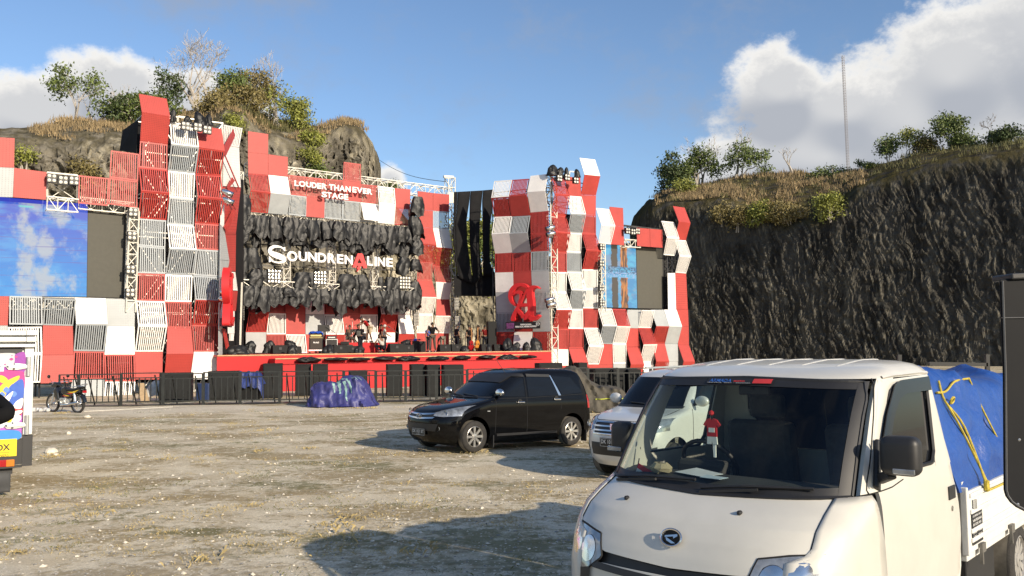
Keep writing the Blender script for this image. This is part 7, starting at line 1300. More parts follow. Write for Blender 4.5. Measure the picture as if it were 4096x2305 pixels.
# ---------------------------------------------------------------- white pickup
def pickup():
    t = thing('pickup_truck', 'white small pickup truck with cab in front and blue tarp load behind', 'pickup truck', (1.203, 5.12, 0.05), R(138))
    S = Shell([(.28, .55, -1.66, .78, .0, 3.2, -1.5, 8), (.45, .62, -1.66, .815, .05, 3.2, -1.5, 8), (.62, .645, -1.655, .825, .08, 3.2, -1.5, 8), (.76, .63, -1.65, .83, .10, 3.2, -1.5, 8), (.90, .585, -1.64, .83, .10, 3.1, -1.5, 8), (.985, .54, -1.62, .83, .06, 3.1, -1.48, 8), (1.07, .46, -1.60, .828, -.02, 3.1, -1.46, 8), (1.13, .36, -1.58, .825, -.16, 3.1, -1.44, 8), (1.175, .265, -1.565, .82, -.30, 3.2, -1.43, 8), (1.205, .215, -1.56, .815, -.40, 3.2, -1.42, 8), (1.40, .065, -1.51, .79, -.48, 3.2, -1.38, 8), (1.60, -.105, -1.47, .762, -.58, 3.2, -1.34, 8), (1.78, -.285, -1.435, .735, -.70, 3.2, -1.31, 8), (1.815, -.345, -1.43, .725, -.75, 3.1, -1.30, 8), (1.845, -.46, -1.42, .70, -.82, 3.0, -1.28, 7), (1.87, -.62, -1.40, .655, -.92, 2.8, -1.25, 6), (1.888, -.85, -1.36, .58, -1.0, 2.5, -1.2, 5), (1.897, -1.0, -1.3, .45, -1.05, 2.4, -1.15, 4)])
    F = lambda x, z: S.front(x, z); body = paint_cream
    # front panel, corner fenders, lower bumper
    pick(t, 'front_panel', body, patch(F, [(-.684, 1.20), (0, 1.178), (.684, 1.20)], [(-.696, .975), (-.60, .968), (-.48, .945), (-.44, .86), (0, .84), (.44, .86), (.48, .945), (.60, .968), (.696, .975)], 0, 60, 22, th=.02))
    pick(t, 'bumper', body, patch(F, [(-.80, .73), (-.45, .80), (0, .80), (.45, .80), (.80, .73)], [(-.78, .28), (.78, .28)], -.01, 40, 12, th=.02))
    pick(t, 'grille_recess', plastic, patch(F, [(-.56, .865), (0, .835), (.56, .865)], [(-.56, .72), (0, .70), (.56, .72)], -.03, 30, 6))
    pick(t, 'grille_bar', plastic, patch(F, [(-.50, .80), (0, .785), (.50, .80)], [(-.50, .765), (0, .75), (.50, .765)], .004, 30, 4, th=.02)); pick(t, 'bumper_corner', plastic, patch(F, [(-.815, .74), (-.70, .72), (-.52, .765)], [(-.80, .45), (-.52, .45)], .006, 14, 8)); pick(t, 'bumper_corner', plastic, patch(F, [(.52, .765), (.70, .72), (.815, .74)], [(.52, .45), (.80, .45)], .006, 14, 8))
    for sg in (-1, 1):
        f = lambda y, z: S.side(sg, y, z); FS = lambda x, z: S.front(sg * x, z)
        # corner fender between front panel and door, down to the lamp
        zsf = np.concatenate([np.linspace(.30, 1.20, 28)]); rows = []
        for z in zsf:
            xs0 = np.interp(z, [.30, .95, .972, 1.205], [.60, .60, .70, .688]); yb = np.interp(z, [.3, .5, .94, 1.235], [-.27, -.25, -.20, -.115]); p0 = S.front(sg * xs0, z); p1 = S.side(sg, yb, z); yf, yr, w, y0, nf, y1, nr = S.par(z)
            q0 = math.asin(min(1, (xs0 / w) ** (nf / 2))) / (math.pi / 2); q1 = 1 + (yb - y0) / (y1 - y0) if yb < y0 else math.acos(min(1, ((yb - y0) / (yf - y0)) ** (nf / 2))) / (math.pi / 2)
            rows.append([S.pos(sg * lerp(q0, q1, k / 13), z) for k in range(14)])
        b = MB(); b.grid(np.array(rows)); o = pick(t, 'fender', body, b); sm = o.modifiers.new('thick', 'SOLIDIFY'); sm.thickness = .015; sm.offset = 0
        # pillar beside windscreen
        pick(t, 'pillar', body, patch(lambda q, z: S.pos(sg * q, z), [(.80, 1.80), (1.02, 1.80)], [(.735, 1.208), (1.0, 1.208)], 0, 10, 16, th=.03))
        # door: lower skin and window frame
        def D(top, bot, nm='door', nu=16, nv=10): return pick(t, nm, body, patch(f, top, bot, 0, nu, nv, th=.02))
        D([(-.205, 1.235), (-1.545, 1.235)], [(-.245, .34), (-1.655, .34)], 'door', 22, 18)
        b = patch(f, [(-.56, 1.79), (-1.40, 1.80)], [(-.60, 1.735), (-1.34, 1.745)], 0, 18, 4, th=.02)
        for top, bot in (([(-.53, 1.79), (-.62, 1.76)], [(-.118, 1.235), (-.225, 1.235)]), ([(-1.30, 1.77), (-1.425, 1.80)], [(-1.19, 1.235), (-1.545, 1.235)]), ([(-.225, 1.285), (-1.19, 1.265)], [(-.225, 1.235), (-1.19, 1.235)])):
            b2 = patch(f, top, bot, .001, 10, 12, th=.02); b.add(b2.v, b2.f)
        pick(t, 'window_frame', body, b)
        pick(t, 'side_window', glass_mat('side_glass', (.72, .80, .76)) if sg > 0 else dglass, patch(f, [(-.62, 1.755), (-1.30, 1.765)], [(-.225, 1.285), (-1.19, 1.265)], -.012, 12, 10))
        line(t, 'window_seal', plastic, f, [(-.225, 1.285), (-.43, 1.53), (-.62, 1.72), (-.72, 1.755), (-1.22, 1.765), (-1.30, 1.73), (-1.20, 1.33), (-1.13, 1.268), (-.225, 1.285)], .026, n=60)
        pick(t, 'window_visor', mat('smoked_visor', (.010, .013, .022), .2, spec=.3), patch(f, [(-.26, 1.375), (-.46, 1.60), (-.66, 1.755), (-.78, 1.78), (-1.30, 1.785)], [(-.33, 1.345), (-.55, 1.58), (-.70, 1.675), (-.82, 1.70), (-1.30, 1.70)], .028, 26, 6, th=.006))
        for pts in ([(-.50, 1.80), (-.20, 1.36), (-.105, 1.235), (-.19, .94), (-.235, .34)], [(-1.43, 1.81), (-1.545, 1.3), (-1.648, .8), (-1.66, .34)]): line(t, 'door_gap', seam, f, pts, .009, n=40)
        line(t, 'fender_gap', seam, FS, [(.686, 1.203), (.694, 1.1), (.698, .975)], .010); line(t, 'belt_gap', seam, lambda q, z: S.pos(sg * q, z), [(.735, 1.206), (1.0, 1.212), (1.18, 1.232)], .008)
        b = MB(); p = f(-1.42, 1.055); b.box(p + (sg * .004, 0, 0), (.012, .13, .085)); pick(t, 'door_handle', plastic, b, False, .02); b = MB(); b.lathe([(.018, sg * .004), (.002, sg * .006)], 'x', 12, f(-1.42, .955)); b.build('door_lock', chrome, t)
        # lamp
        o = pick(t, 'headlight', lampclear, patch(FS, [(.48, .94), (.62, .965), (.80, .982), (.826, .978)], [(.44, .83), (.56, .74), (.80, .745), (.827, .755)], .004, 24, 10))
        line(o, 'lamp_seal', seam, FS, [(.478, .944), (.62, .97), (.825, .984), (.828, .75), (.56, .735), (.437, .828), (.478, .944)], .012, n=50)
        for x_, z_, r_ in ((.555, .855, .07), (.68, .875, .07)): b = MB(); b.grid(np.array([[FS(x_ + r_ * k_ / 3 * math.cos(a) * .9, z_ + r_ * k_ / 3 * math.sin(a)) + np.array([sg * .004, .010 - .004 * k_ / 3, 0]) for a in np.linspace(0, 6.2832, 21)] for k_ in range(4)])); b.build('lamp_bowl', chrome, o, smooth=True); line(o, 'lamp_ring', plastic, FS, [(x_ + r_ * math.cos(a) * .9, z_ + r_ * math.sin(a)) for a in np.linspace(0, 6.2832, 21)], .010, n=40)
        # door mirror
        mc = np.array([sg * .945, -.17, 1.415]) if sg < 0 else np.array([.855, -.24, 1.40]); b = MB(); b.box(mc, (.20 if sg < 0 else .15, .12, .205)); om = b.build('mirror', plastic, t, bevel=.045); om.modifiers['bevel'].segments = 5; om.data.polygons.foreach_set('use_smooth', [True] * 6)
        b = MB(); b.box(mc + (-sg * .01, -.069, 0), (.16, .008, .165)); b.build('mirror_glass', chrome, om); b = MB(); b.box(mc + (sg * .03, .058, -.075), (.11, .012, .028)); pick(om, 'turn_lamp', lampclear, b, False, .004)
        b = MB(); b.bar(mc + (-sg * .05, 0, -.10), f(-.23, 1.27), .06, .05); b.bar(f(-.20, 1.22), f(-.33, 1.46), .03, .10); b.build('mirror_arm', plastic, om, bevel=.01)
        wheel(t, (sg * .70, -.62, .28), r=.29, w=.175, sg=sg, spokes=12, rimm=mat('steel_rim', (.35, .34, .32), .5, .3)); wheel(t, (sg * .70, -3.3, .28), r=.29, w=.175, sg=sg, spokes=12, rimm=mat('steel_rim'))
        b = MB(); b.box((sg * .5, -2.6, .47), (.08, 3.0, .12)); b.build('chassis_rail', plastic, t)
    # windscreen with black border
    G_ = patch(F, [(-.69, 1.785), (0, 1.80), (.69, 1.785)], [(-.742, 1.21), (0, 1.19), (.742, 1.21)], -.002, 40, 22); pick(t, 'windscreen', glass_mat('windscreen_glass', (.78, .84, .81)), G_)
    bw_ = [([(-.69, 1.785), (0, 1.80), (.69, 1.785)], [(-.685, 1.742), (0, 1.757), (.685, 1.742)]), ([(-.742, 1.25), (0, 1.225), (.742, 1.25)], [(-.745, 1.205), (0, 1.183), (.745, 1.205)]), ([(-.69, 1.785), (-.648, 1.785)], [(-.745, 1.21), (-.695, 1.21)]), ([(.648, 1.785), (.69, 1.785)], [(.695, 1.21), (.745, 1.21)])]
    b = MB()
    for i, (a, c) in enumerate(bw_): q = patch(F, a, c, .001 + .0012 * i, 30, 8); b.add(q.v, q.f)
    pick(t, 'windscreen_border', plastic, b); line(t, 'windscreen_seal', plastic, F, [(-.745, 1.206), (-.70, 1.70), (-.67, 1.785), (0, 1.803), (.67, 1.785), (.70, 1.70), (.745, 1.206)], .022, n=70)
    pick(t, 'cowl', plastic, patch(F, [(-.74, 1.207), (0, 1.186), (.74, 1.207)], [(-.735, 1.198), (0, 1.172), (.735, 1.198)], .010, 30, 4, th=.01))
    # roof
    zs = [1.80, 1.815, 1.83, 1.845, 1.857, 1.87, 1.88, 1.888, 1.893, 1.897]; b = S.mesh(zs, QS, cap=False); P = [S.pos(q, 1.897) for q in QS[:-1]]; b.add(P, [tuple(range(len(P)))]); pick(t, 'roof', body, b)
    for x_ in (-.44, -.22, 0, .22, .44):
        b = MB(); ys = np.linspace(-.60, -1.36, 16); top = []
        for y in ys:
            zz_ = 1.80
            for zc in np.linspace(1.80, 1.897, 60):
                yf, yr, w, y0, nf, y1, nr = S.par(zc)
                if S.front(x_, zc)[1] >= y and abs(x_) < w and y > yr: zz_ = zc
            top.append((x_, y, zz_ - .005))
        b.tube([np.array(p) for p in top], [.003] + [.010] * 14 + [.003], 8); pick(t, 'roof_rib', body, b)
    for sg in (-1, 1): line(t, 'drip_rail', body, lambda q, z: S.pos(sg * q, z), [(.86, 1.803), (1.0, 1.812), (1.9, 1.816), (2.05, 1.81)], .022, n=40)
    # back of the cab with window
    rr = S.rear; b = MB()
    for top, bot in (([(-.72, 1.80), (.72, 1.80)], [(-.73, 1.70), (.73, 1.70)]), ([(-.80, 1.25), (.80, 1.25)], [(-.825, .4), (.825, .4)]), ([(-.725, 1.70), (-.56, 1.70)], [(-.80, 1.25), (-.6, 1.25)]), ([(.56, 1.70), (.725, 1.70)], [(.6, 1.25), (.80, 1.25)])): q = patch(rr, top, bot, 0, 10, 6, th=.02); b.add(q.v, q.f)
    pick(t, 'cab_back', body, b); pick(t, 'rear_window', glass_mat('rear_glass', (.16, .19, .19)), patch(rr, [(-.56, 1.70), (.56, 1.70)], [(-.6, 1.25), (.6, 1.25)], -.01))
    # interior
    trim = mat('cab_trim_grey', (.035, .036, .036), .8, vary=.15, scale=6); seatm = mat('seat_cloth', (.055, .055, .055), .9, vary=.2, scale=20)
    b = MB(); b.grid(np.array([[(x, lerp(F(x, 1.21)[1] - .03, -.36, v), 1.175 + .06 * math.sin(v * 3.1)) for x in np.linspace(-.72, .72, 16)] for v in np.linspace(0, 1, 8)])); b.box((0, -.38, 1.0), (1.5, .06, .38)); pick(t, 'dashboard', trim, b)
    b = MB(); b.tube([np.array([.36 + .185 * math.cos(a), -.50 + .10 * math.sin(a), 1.24 + .15 * math.sin(a)]) for a in np.linspace(0, 6.283, 28)], .015, 7, cap=False); b.bar((.36, -.5, 1.24), (.36, -.33, 1.12), .05); b.bar((.19, -.5, 1.24), (.53, -.5, 1.24), .03); b.build('steering_wheel', plastic, t, smooth=True); b = MB(); b.box((.36, -.42, 1.22), (.34, .12, .10)); b.build('instrument_hood', trim, t, bevel=.03)
    for x_ in (-.36, .36):
        b = MB(); b.box((x_, -1.02, .82), (.52, .5, .16)); b.box((x_, -1.27, 1.16), (.50, .13, .62), Matrix.Rotation(R(-10), 3, 'X')); b.build('seat', seatm, t, bevel=.05); b = MB(); b.box((x_, -1.34, 1.56), (.27, .09, .18)); b.build('headrest', seatm, t, bevel=.04)
    b = MB(); b.box((0, -.8, .62), (1.5, 1.7, .05)); b.build('cab_floor', trim, t); b = MB(); b.box((0, -.9, 1.775), (1.3, .95, .01)); b.build('headliner', mat('headliner_grey', (.25, .25, .24), .9), t); b = MB(); b.box((0, -.43, 1.72), (.20, .03, .06)); b.bar((0, -.43, 1.72), (0, -.38, 1.78), .02); b.build('inside_mirror', plastic, t, bevel=.01)
    # wipers, nozzles, badge
    for x0, x1 in ((.62, .05), (.0, -.60)):
        b = MB(); b.tube([F(x0, 1.20) + (0, .02, .01), F(lerp(x0, x1, .4), 1.218) + (0, .022, .02), F(x1, 1.232) + (0, .02, .015)], .009, 6); b.bar(F(x0, 1.19) + (0, .02, 0), F(lerp(x0, x1, .55), 1.215) + (0, .025, .012), .014); b.build('wiper', plastic, t)
    for x_ in (.42, -.30): b = MB(); b.lathe([(.012, 0), (.013, .02), (.006, .026), (.001, .026)], 'y', 10, F(x_, 1.125)); b.build('washer_nozzle', plastic, t)
    c = F(0, .985); ring_logo(t, c + (0, .012, 0), (0, 1, .35), .062, 'wing', chrome)
    # sunstrip with print
    o = pick(t, 'sun_strip', plastic, patch(F, [(-.20, 1.792), (.24, 1.792)], [(-.20, 1.762), (.24, 1.762)], .006, 12, 3)); bl = mat('print_blue', (.03, .12, .42), .5); rd = mat('print_red', (.55, .04, .04), .5)
    def ftext(s, x0, x1, z0, z1, m, off): V, Fc, rim = text_mesh(s, .02); b = MB(); b.add([F(lerp(x0, x1, u), lerp(z0, z1, v)) + (0, off, off * .6) for u, v in V], Fc); b.build('print', m, o)
    ftext('ARMADA', .22, .07, 1.769, 1.787, bl, .010); ftext('auto', .055, -.02, 1.772, 1.782, rd, .010); pick(o, 'print', rd, patch(F, [(-.19, 1.789), (-.07, 1.789)], [(-.19, 1.765), (-.07, 1.765)], .0085, 4, 3)); ftext('SERVICE  0361 - 8499992', .23, -.06, 1.7635, 1.7675, mat('print_grey', (.4, .4, .4), .5), .010)
    # bed
    bedm = mat('bed_paint', (.62, .615, .58), .5, vary=.08, scale=3, bump=.05); b = MB(); b.box((0, -2.95, .66), (1.62, 2.46, .06)); b.build('bed_floor', bedm, t)
    for sg in (-1, 1):
        b = MB(); b.box((sg * .83, -2.95, .82), (.03, 2.46, .40)); o = b.build('bed_side', bedm, t, bevel=.006)
        for z in (.99, .70, .76, .885): b = MB(); b.box((sg * .85, -2.95, z), (.014, 2.40, .03)); b.build('pressed_rib', bedm, o, bevel=.005)
        b = MB(); b.box((sg * .80, -2.95, .60), (.05, 2.46, .07)); b.build('bed_sill', bedm, t, bevel=.006)
        for y in (-1.95, -2.75, -3.6): b = MB(); b.box((sg * .862, y, .625), (.02, .09, .06)); b.box((sg * .862, y + .03, .56), (.02, .02, .08)); b.build('hinge', mat('hinge_steel', (.2, .19, .17), .5, .5), o)
        b = MB(); b.box((sg * .825, -1.705, .83), (.045, .035, .44)); b.build('bed_corner', bedm, t, bevel=.006); b = MB(); b.box((sg * .862, -1.82, .93), (.012, .035, .06)); b.build('latch', alu, o)
        # data stencil
        st = MB(); q = lambda u, v: np.array([sg * .8485, -1.765 - (1 - u if sg > 0 else u) * .25, .665 + v * .205]); st.slab([q(0, 1), q(1, 1), q(1, 0), q(0, 0)] if sg < 0 else [q(0, 1), q(1, 1), q(1, 0), q(0, 0)], .0); b = MB(); b.add([q(0, 0) + (sg * .003, 0, 0), q(1, 0) + (sg * .003, 0, 0), q(1, 1) + (sg * .003, 0, 0), q(0, 1) + (sg * .003, 0, 0)], [(0, 1, 2, 3)]); so = b.build('stencil_plate', mat('stencil_black', (.02, .02, .02), .7, vary=.3), o)
        b = MB()
        for i, s_ in enumerate(('NO UJI BERKALA : DK 8117 K', 'NAMA PERUSAHAAN', 'BERAT KOSONG   1060 KG', 'DAYA ANGKUT    760 KG', 'J.B.B   1950', 'J.B.I   1950', 'KELAS JALAN  III C')):
            V, Fc, rim = text_mesh(s_, .015); b.add([q(.05 + u * (.88 - .05 * (i % 3)), .86 - i * .13 + v * .085) + (sg * .006, 0, 0) for u, v in V], Fc)
        b.build('stencil_text', plate_w, so)
    b = MB(); b.box((0, -1.74, .86), (1.62, .04, .44)); b.build('bed_headboard', bedm, t); b = MB(); b.box((0, -4.17, .82), (1.62, .03, .40)); b.build('tailgate', bedm, t); b = MB(); b.box((0, -2.4, .40), (1.1, 1.2, .25)); b.build('underbody', well, t); b = MB(); b.box((-.62, -2.25, .42), (.3, .7, .25)); b.build('battery_box', plastic, t, bevel=.01)
    return t, S
truck, TS = pickup(); bpy.context.view_layer.update(); TM = np.array(truck.matrix_world)
def tw_(p): p = np.asarray(p, float); return TM[:3, :3] @ p + TM[:3, 3]
def onto_truck(name, label, cat, b, m, smooth=False, bevel=0):
    o = b.build(name, m, smooth=smooth, bevel=bevel); o.matrix_world = truck.matrix_world.copy(); return tag(o, label, cat)
# tarp load
blue_tarp = mat('blue_tarpaulin', (0.014, 0.072, 0.31), 0.45, col2=(0.010, 0.050, 0.23), scale=2.2, bump=0.55, bscale=9)
def tarp_load():
    nu, nv = 56, 46; P = np.zeros((nu, nv, 3))
    for i in range(nu):
        y = -1.64 - 2.48 * i / (nu - 1)
        for j in range(nv):
            y = -1.64 - 2.48 * i / (nu - 1); s = j / (nv - 1) * 2 - 1; a = abs(s); yy = (i / (nu - 1)); Hh = .785 * (1 - .08 * yy) + .05 * math.sin(yy * 7)
            if a < .5: x = s / .5 * .62; z = 1.02 + Hh - .10 * (a / .5) ** 3
            else: k = (a - .5) / .5; x = math.copysign(.62 + .20 * k ** .8, s); z = 1.02 + (Hh - .10) * (1 - k) + .0
            wr = .045 * float(1 - abs(vnoise(y * 2.2 + s * 2.6, s * 3.1 - y * 1.2, seed=5)) * 2) + .02 * float(vnoise(y * 7, s * 9 + y * 3, seed=8))
            y += max(0, z - 1.02) * .25 * max(0, 1 - i / 7)
            n = np.array([math.copysign(max(0, a - .35), s), 0, max(0, .8 - a)]); n /= np.linalg.norm(n) + 1e-9; P[i, j] = np.array([x, y, z]) + n * wr * min(1, i / 4 + .1) * (1 - .8 * max(0, a - .85) / .15)
    b = MB(); b.grid(P)
    for row in (0, nu - 1): b.add(list(P[row]) , [tuple(range(nv))])
    onto_truck('tarpaulin', 'bright blue tarpaulin covering the load in the pickup bed', 'tarpaulin', b, blue_tarp, True)
    rope = mat('yellow_rope', (.42, .33, .04), .8, vary=.3, scale=40)
    def ropeline(pts, r=.008): return pts
    def S_(y, s): 
        i = int(np.clip(round((-1.64 - y) / 2.48 * (nu - 1)), 0, nu - 1)); j = int(np.clip(round((s + 1) / 2 * (nv - 1)), 0, nv - 1)); p = P[i, j].copy(); p += np.array([math.copysign(.012, s), 0, .012]); return p
    b = MB()
    for pts in ([S_(-1.9, -.52), S_(-1.93, -.62), S_(-1.98, -.75), np.array([-.872, -2.06, 1.04]), np.array([-.872, -2.07, .99])], [S_(-1.9, -.62), S_(-1.97, -.75), np.array([-.87, -2.085, 1.05]), np.array([-.872, -2.09, .99])], [S_(-2.6, -.50), S_(-2.75, -.66), S_(-2.95, -.9), np.array([-.872, -3.1, .98])], [S_(-1.8, -.56), S_(-2.0, -.54), S_(-2.3, -.53), S_(-2.6, -.50)], [np.array([-.872, -2.07, .985]), np.array([-.872, -2.5, .98]), np.array([-.872, -3.1, .985])]): b.tube(smooth_path(pts, 5), .008, 6)
    c = S_(-1.935, -.62); b.tube([c + np.array([-.02 - .008 * math.sin(a), -.035 + .035 * math.cos(a), .022 * math.sin(a)]) for a in np.linspace(0, 6.28, 14)], .008, 5)
    for k in range(5): b.tube([np.array([-.872 - .012 * math.cos(a), -2.075 + .022 * math.sin(a), 1.0 + k * .012 + .004 * math.sin(a * 3)]) for a in np.linspace(0, 6.28, 12)], .008, 5)
    onto_truck('rope', 'yellow rope lashing the blue tarpaulin down to the pickup bed', 'rope', b, rope)
tarp_load()
# things in the cab
b = MB(); F = TS.front; red_c = mat('jersey_red', (.55, .02, .025), .7); white_c = mat('jersey_white', (.75, .75, .72), .7); jb = np.array([.165, F(.165, 1.60)[1] - .09, 0.0])
def jp(pts): return [jb + np.array([-x, 0, 1.40 + z]) for x, z in pts]
t = thing('jersey_ornament', 'small red and white football kit ornament hanging behind the windscreen', 'ornament', tw_(jb + np.array([0, 0, 1.40]))); t.rotation_euler = (0, 0, R(138)); t.scale = (.78,) * 3
K = 1.0; sh = lambda pts: [np.array([-x, 0, z]) for x, z in pts]
b.poly(sh([(-.045, .19), (-.015, .20), (0, .185), (.015, .20), (.045, .19), (.075, .15), (.055, .135), (.042, .15), (.042, .06), (-.042, .06), (-.042, .15), (-.055, .135), (-.075, .15)]), (0, .012, 0)); b.build('shirt', red_c, t); b = MB(); b.poly(sh([(-.04, .058), (.04, .058), (.045, .0), (.006, .0), (0, .025), (-.006, .0), (-.045, .0)]), (0, .012, 0)); b.build('shorts', white_c, t)
b = MB(); b.poly(sh([(.004, -.002), (.03, -.002), (.028, -.10), (.010, -.10)]), (0, .01, 0)); b.build('tag', white_c, t); b = MB(); b.bar((0, .005, .19), (0, .02, .36), .004); b.build('string', seam, t); b = MB(); b.lathe([(.002, -.02), (.02, -.008), (.02, .012), (.002, .024)], 'z', 10, (0, .01, .24)); b.build('bead', red_c, t); b = MB(); b.box((0, .014, .11), (.05, .004, .035)); b.build('printed_crest', white_c, t)
b = MB(); p = np.array([.60, F(.60, 1.25)[1] - .12, 1.24]); b.poly([p + (0, 0, 0), p + (-.03, -.0, .055), p + (-.13, .0, .0), p + (-.10, .0, -.055)], (0, .004, 0)); t = thing('small_flag', 'small red and white flag leaning behind the pickup windscreen', 'flag', tw_(p)); t.rotation_euler = (0, 0, R(138)); b = MB(); b.poly([np.array(q) for q in ((0, 0, 0), (-.012, 0, .03), (-.12, 0, -.02), (-.108, 0, -.05))], (0, .003, 0)); b.build('red_half', red_c, t); b = MB(); b.poly([np.array(q) for q in ((.012, 0, -.03), (0, 0, -.0005), (-.108, 0, -.0505), (-.096, 0, -.08))], (0, .003, 0)); b.build('white_half', white_c, t); b = MB(); b.bar((.02, 0, -.08), (-.015, 0, .06), .005); b.build('stick', seam, t)
b = MB(); g = lambda x, y, z: np.array([x, y, z]); b.slab([g(.26, -.16, 1.255), g(.02, -.05, 1.25), g(.10, .05, 1.238), g(.33, -.02, 1.24)], .002); onto_truck('paper_sheet', 'white creased paper sheet lying on the pickup dashboard', 'paper', b, mat('paper_white', (.70, .72, .72), .7)); b = MB(); b.slab([g(.10, .0, 1.245), g(-.05, .02, 1.243), g(-.03, .09, 1.24), g(.10, .08, 1.24)], .002); onto_truck('paper_sheet', 'smaller bluish paper beside the white sheet on the pickup dashboard', 'paper', b, mat('paper_blue', (.5, .6, .66), .7))
b = MB(); b.lathe([(.01, 0), (.06, .01), (.07, .035), (.04, .06), (.01, .05)], 'z', 9, (.42, -.02, 1.225)); V = np.array(b.v); V += .02 * fbm(V[:, 0] * 30, V[:, 1] * 30, V[:, 2] * 30, oct=2)[:, None]; b.v = [tuple(q) for q in V]; onto_truck('cleaning_rag', 'crumpled beige rag on the pickup dashboard', 'rag', b, mat('beige_rag', (.36, .30, .19), .9))
# ================================================================ OTHER THINGS IN THE YARD
# box truck at the left edge: local x right, y away from camera
def box_truck():
    c = on_z(60, 1990); ax = math.atan2(0.6, 1.0); t = thing('box_truck', 'small white box truck with purple cartoon doors, cut by the left edge', 'truck', (c[0] - .19, c[1] + .12, 0), ax)
    wp = mat('box_white', (.66, .66, .62), .45, vary=.06, scale=3); zt, zb_, W_, xr = 2.31, .44, 1.75, .30
    b = MB(); b.box((xr - W_ / 2, 1.3, (zt + .86) / 2), (W_, 2.5, zt - .86)); b.build('cargo_box', wp, t, bevel=.02)
    y0 = .035
    b = MB(); b.box((xr - .06, y0, 1.52), (.12, .09, 1.32)); b.build('corner_post', wp, t, bevel=.012); b = MB(); b.box((xr - .055, y0 + .002, .63), (.13, .1, .44)); b.build('lower_corner', plastic, t)
    for z, h, x1 in ((2.335, .07, .32), (2.24, .07, .32), (2.15, .05, .31)): b = MB(); b.box((x1 - 1.1, y0 - .05, z), (2.2, .12, h)); b.build('top_rail', wp if z > 2.2 else alu, t, bevel=.01); 
    for z in (2.335, 2.24): b = MB(); b.box((.26, y0 - .055, z), (.14, .14, h + .03)); b.build('rail_cap', alu, t, bevel=.01)
    b = MB(); b.box((xr - 1.0, y0 - .012, 2.08), (1.7, .05, .08)); b.build('door_seal', plastic, t)
    # door, printed with flat colour shapes
    dm = mat('door_print_base', (.36, .10, .42), .4, vary=.1); b = MB(); b.box((xr - .12 - .75, y0 - .02, 1.42), (1.48, .05, 1.20)); b.build('door', dm, t, bevel=.008)
    X = lambda px: (px - 95) / 95.0 * .335 + xr - .13    # px in the photograph -> local x near the post
    Z = lambda py: 2.05 - (py - 1405) / 3500 * 12.65
    cols = dict(p=(.25, .03, .30), m=(.50, .03, .22), b=(.03, .10, .45), k=(.10, .22, .60), y=(.75, .52, .03), g=(.48, .48, .50), w=(.75, .75, .75), l=(.03, .22, .60), r=(.55, .04, .04), n=(.06, .30, .60))
    def blob(pts, c, k):
        b = MB(); n = smooth_path([(X(x), Z(y)) for x, y in pts] + [(X(pts[0][0]), Z(pts[0][1]))], 6)[:-1]; b.poly([np.array([x, y0 - .046 - .0012 * k, z]) for x, z in n], (0, .002, 0)); b.build('printed_shape', mat('door_print_' + c, cols[c], .4, vary=.08, scale=8), t)
    blob([(-40, 1410), (60, 1408), (85, 1440), (70, 1470), (20, 1462), (-40, 1450)], 'g', 1); blob([(62, 1412), (98, 1406), (100, 1480), (60, 1490), (-40, 1475), (20, 1462), (58, 1455)], 'p', 2); blob([(-60, 1480), (20, 1475), (70, 1478), (98, 1490), (95, 1560), (40, 1520), (-60, 1600)], 'm', 3)
    for x, y, r in ((50, 1431, 8), (67, 1422, 6), (52, 1417, 3), (28, 1452, 4)): blob([(x - r, y), (x, y - r * .7), (x + r, y), (x, y + r * .7)], 'm', 5)
    blob([(-20, 1590), (20, 1530), (75, 1498), (78, 1512), (45, 1545), (20, 1600)], 'y', 6); blob([(5, 1512), (12, 1495), (28, 1500), (40, 1515), (20, 1525)], 'y', 7); blob([(0, 1560), (30, 1540), (60, 1525), (94, 1515), (96, 1590), (60, 1620), (-40, 1640)], 'b', 5)
    for x, y, r in ((35, 1553, 12), (58, 1543, 13), (84, 1528, 14), (20, 1572, 12), (62, 1570, 12)): blob([(x - r, y), (x, y - r), (x + r, y), (x, y + r)], 'k' if r == 12 else 'b', 8)
    blob([(15, 1600), (40, 1575), (60, 1560), (45, 1600), (20, 1630)], 'w', 9); blob([(60, 1620), (72, 1600), (96, 1588), (92, 1625), (75, 1630)], 'w', 9); blob([(20, 1660), (60, 1630), (92, 1625), (90, 1655), (40, 1690)], 'r', 6); blob([(30, 1650), (60, 1640), (92, 1636), (90, 1648), (50, 1664)], 'w', 10); blob([(-60, 1690), (40, 1660), (86, 1655), (84, 1680), (30, 1700), (-60, 1720)], 'w', 7); blob([(40, 1685), (52, 1668), (60, 1670), (50, 1690)], 'y', 11); blob([(-60, 1720), (20, 1712), (84, 1718), (80, 1752), (-60, 1756)], 'l', 7)
    b = MB(); b.box((X(-15), y0 - .05, Z(1447)), (X(24) - X(-55), .006, Z(1415) - Z(1479))); b.build('number_card', mat('card_white', (.8, .8, .78), .5), t); q = lambda x, y, o: np.array([X(x), y0 - .0535 - o, Z(y)])
    text_on(t, None, '2', [q(-5, 1432, 0), q(13, 1432, 0), q(13, 1463, 0), q(-5, 1463, 0)], .001, mat('ink_navy', (.01, .015, .05), .5), 'digit', .02)
    b = MB(); b.box((X(-70), y0 - .05, Z(1782)), (X(78) - X(-218), .012, Z(1750) - Z(1818))); b.build('yellow_board', mat('board_yellow', (.80, .62, .01), .45, vary=.04), t); q = lambda x, y: np.array([X(x), y0 - .060, Z(y)]); ink = mat('ink_brown', (.03, .018, .01), .5)
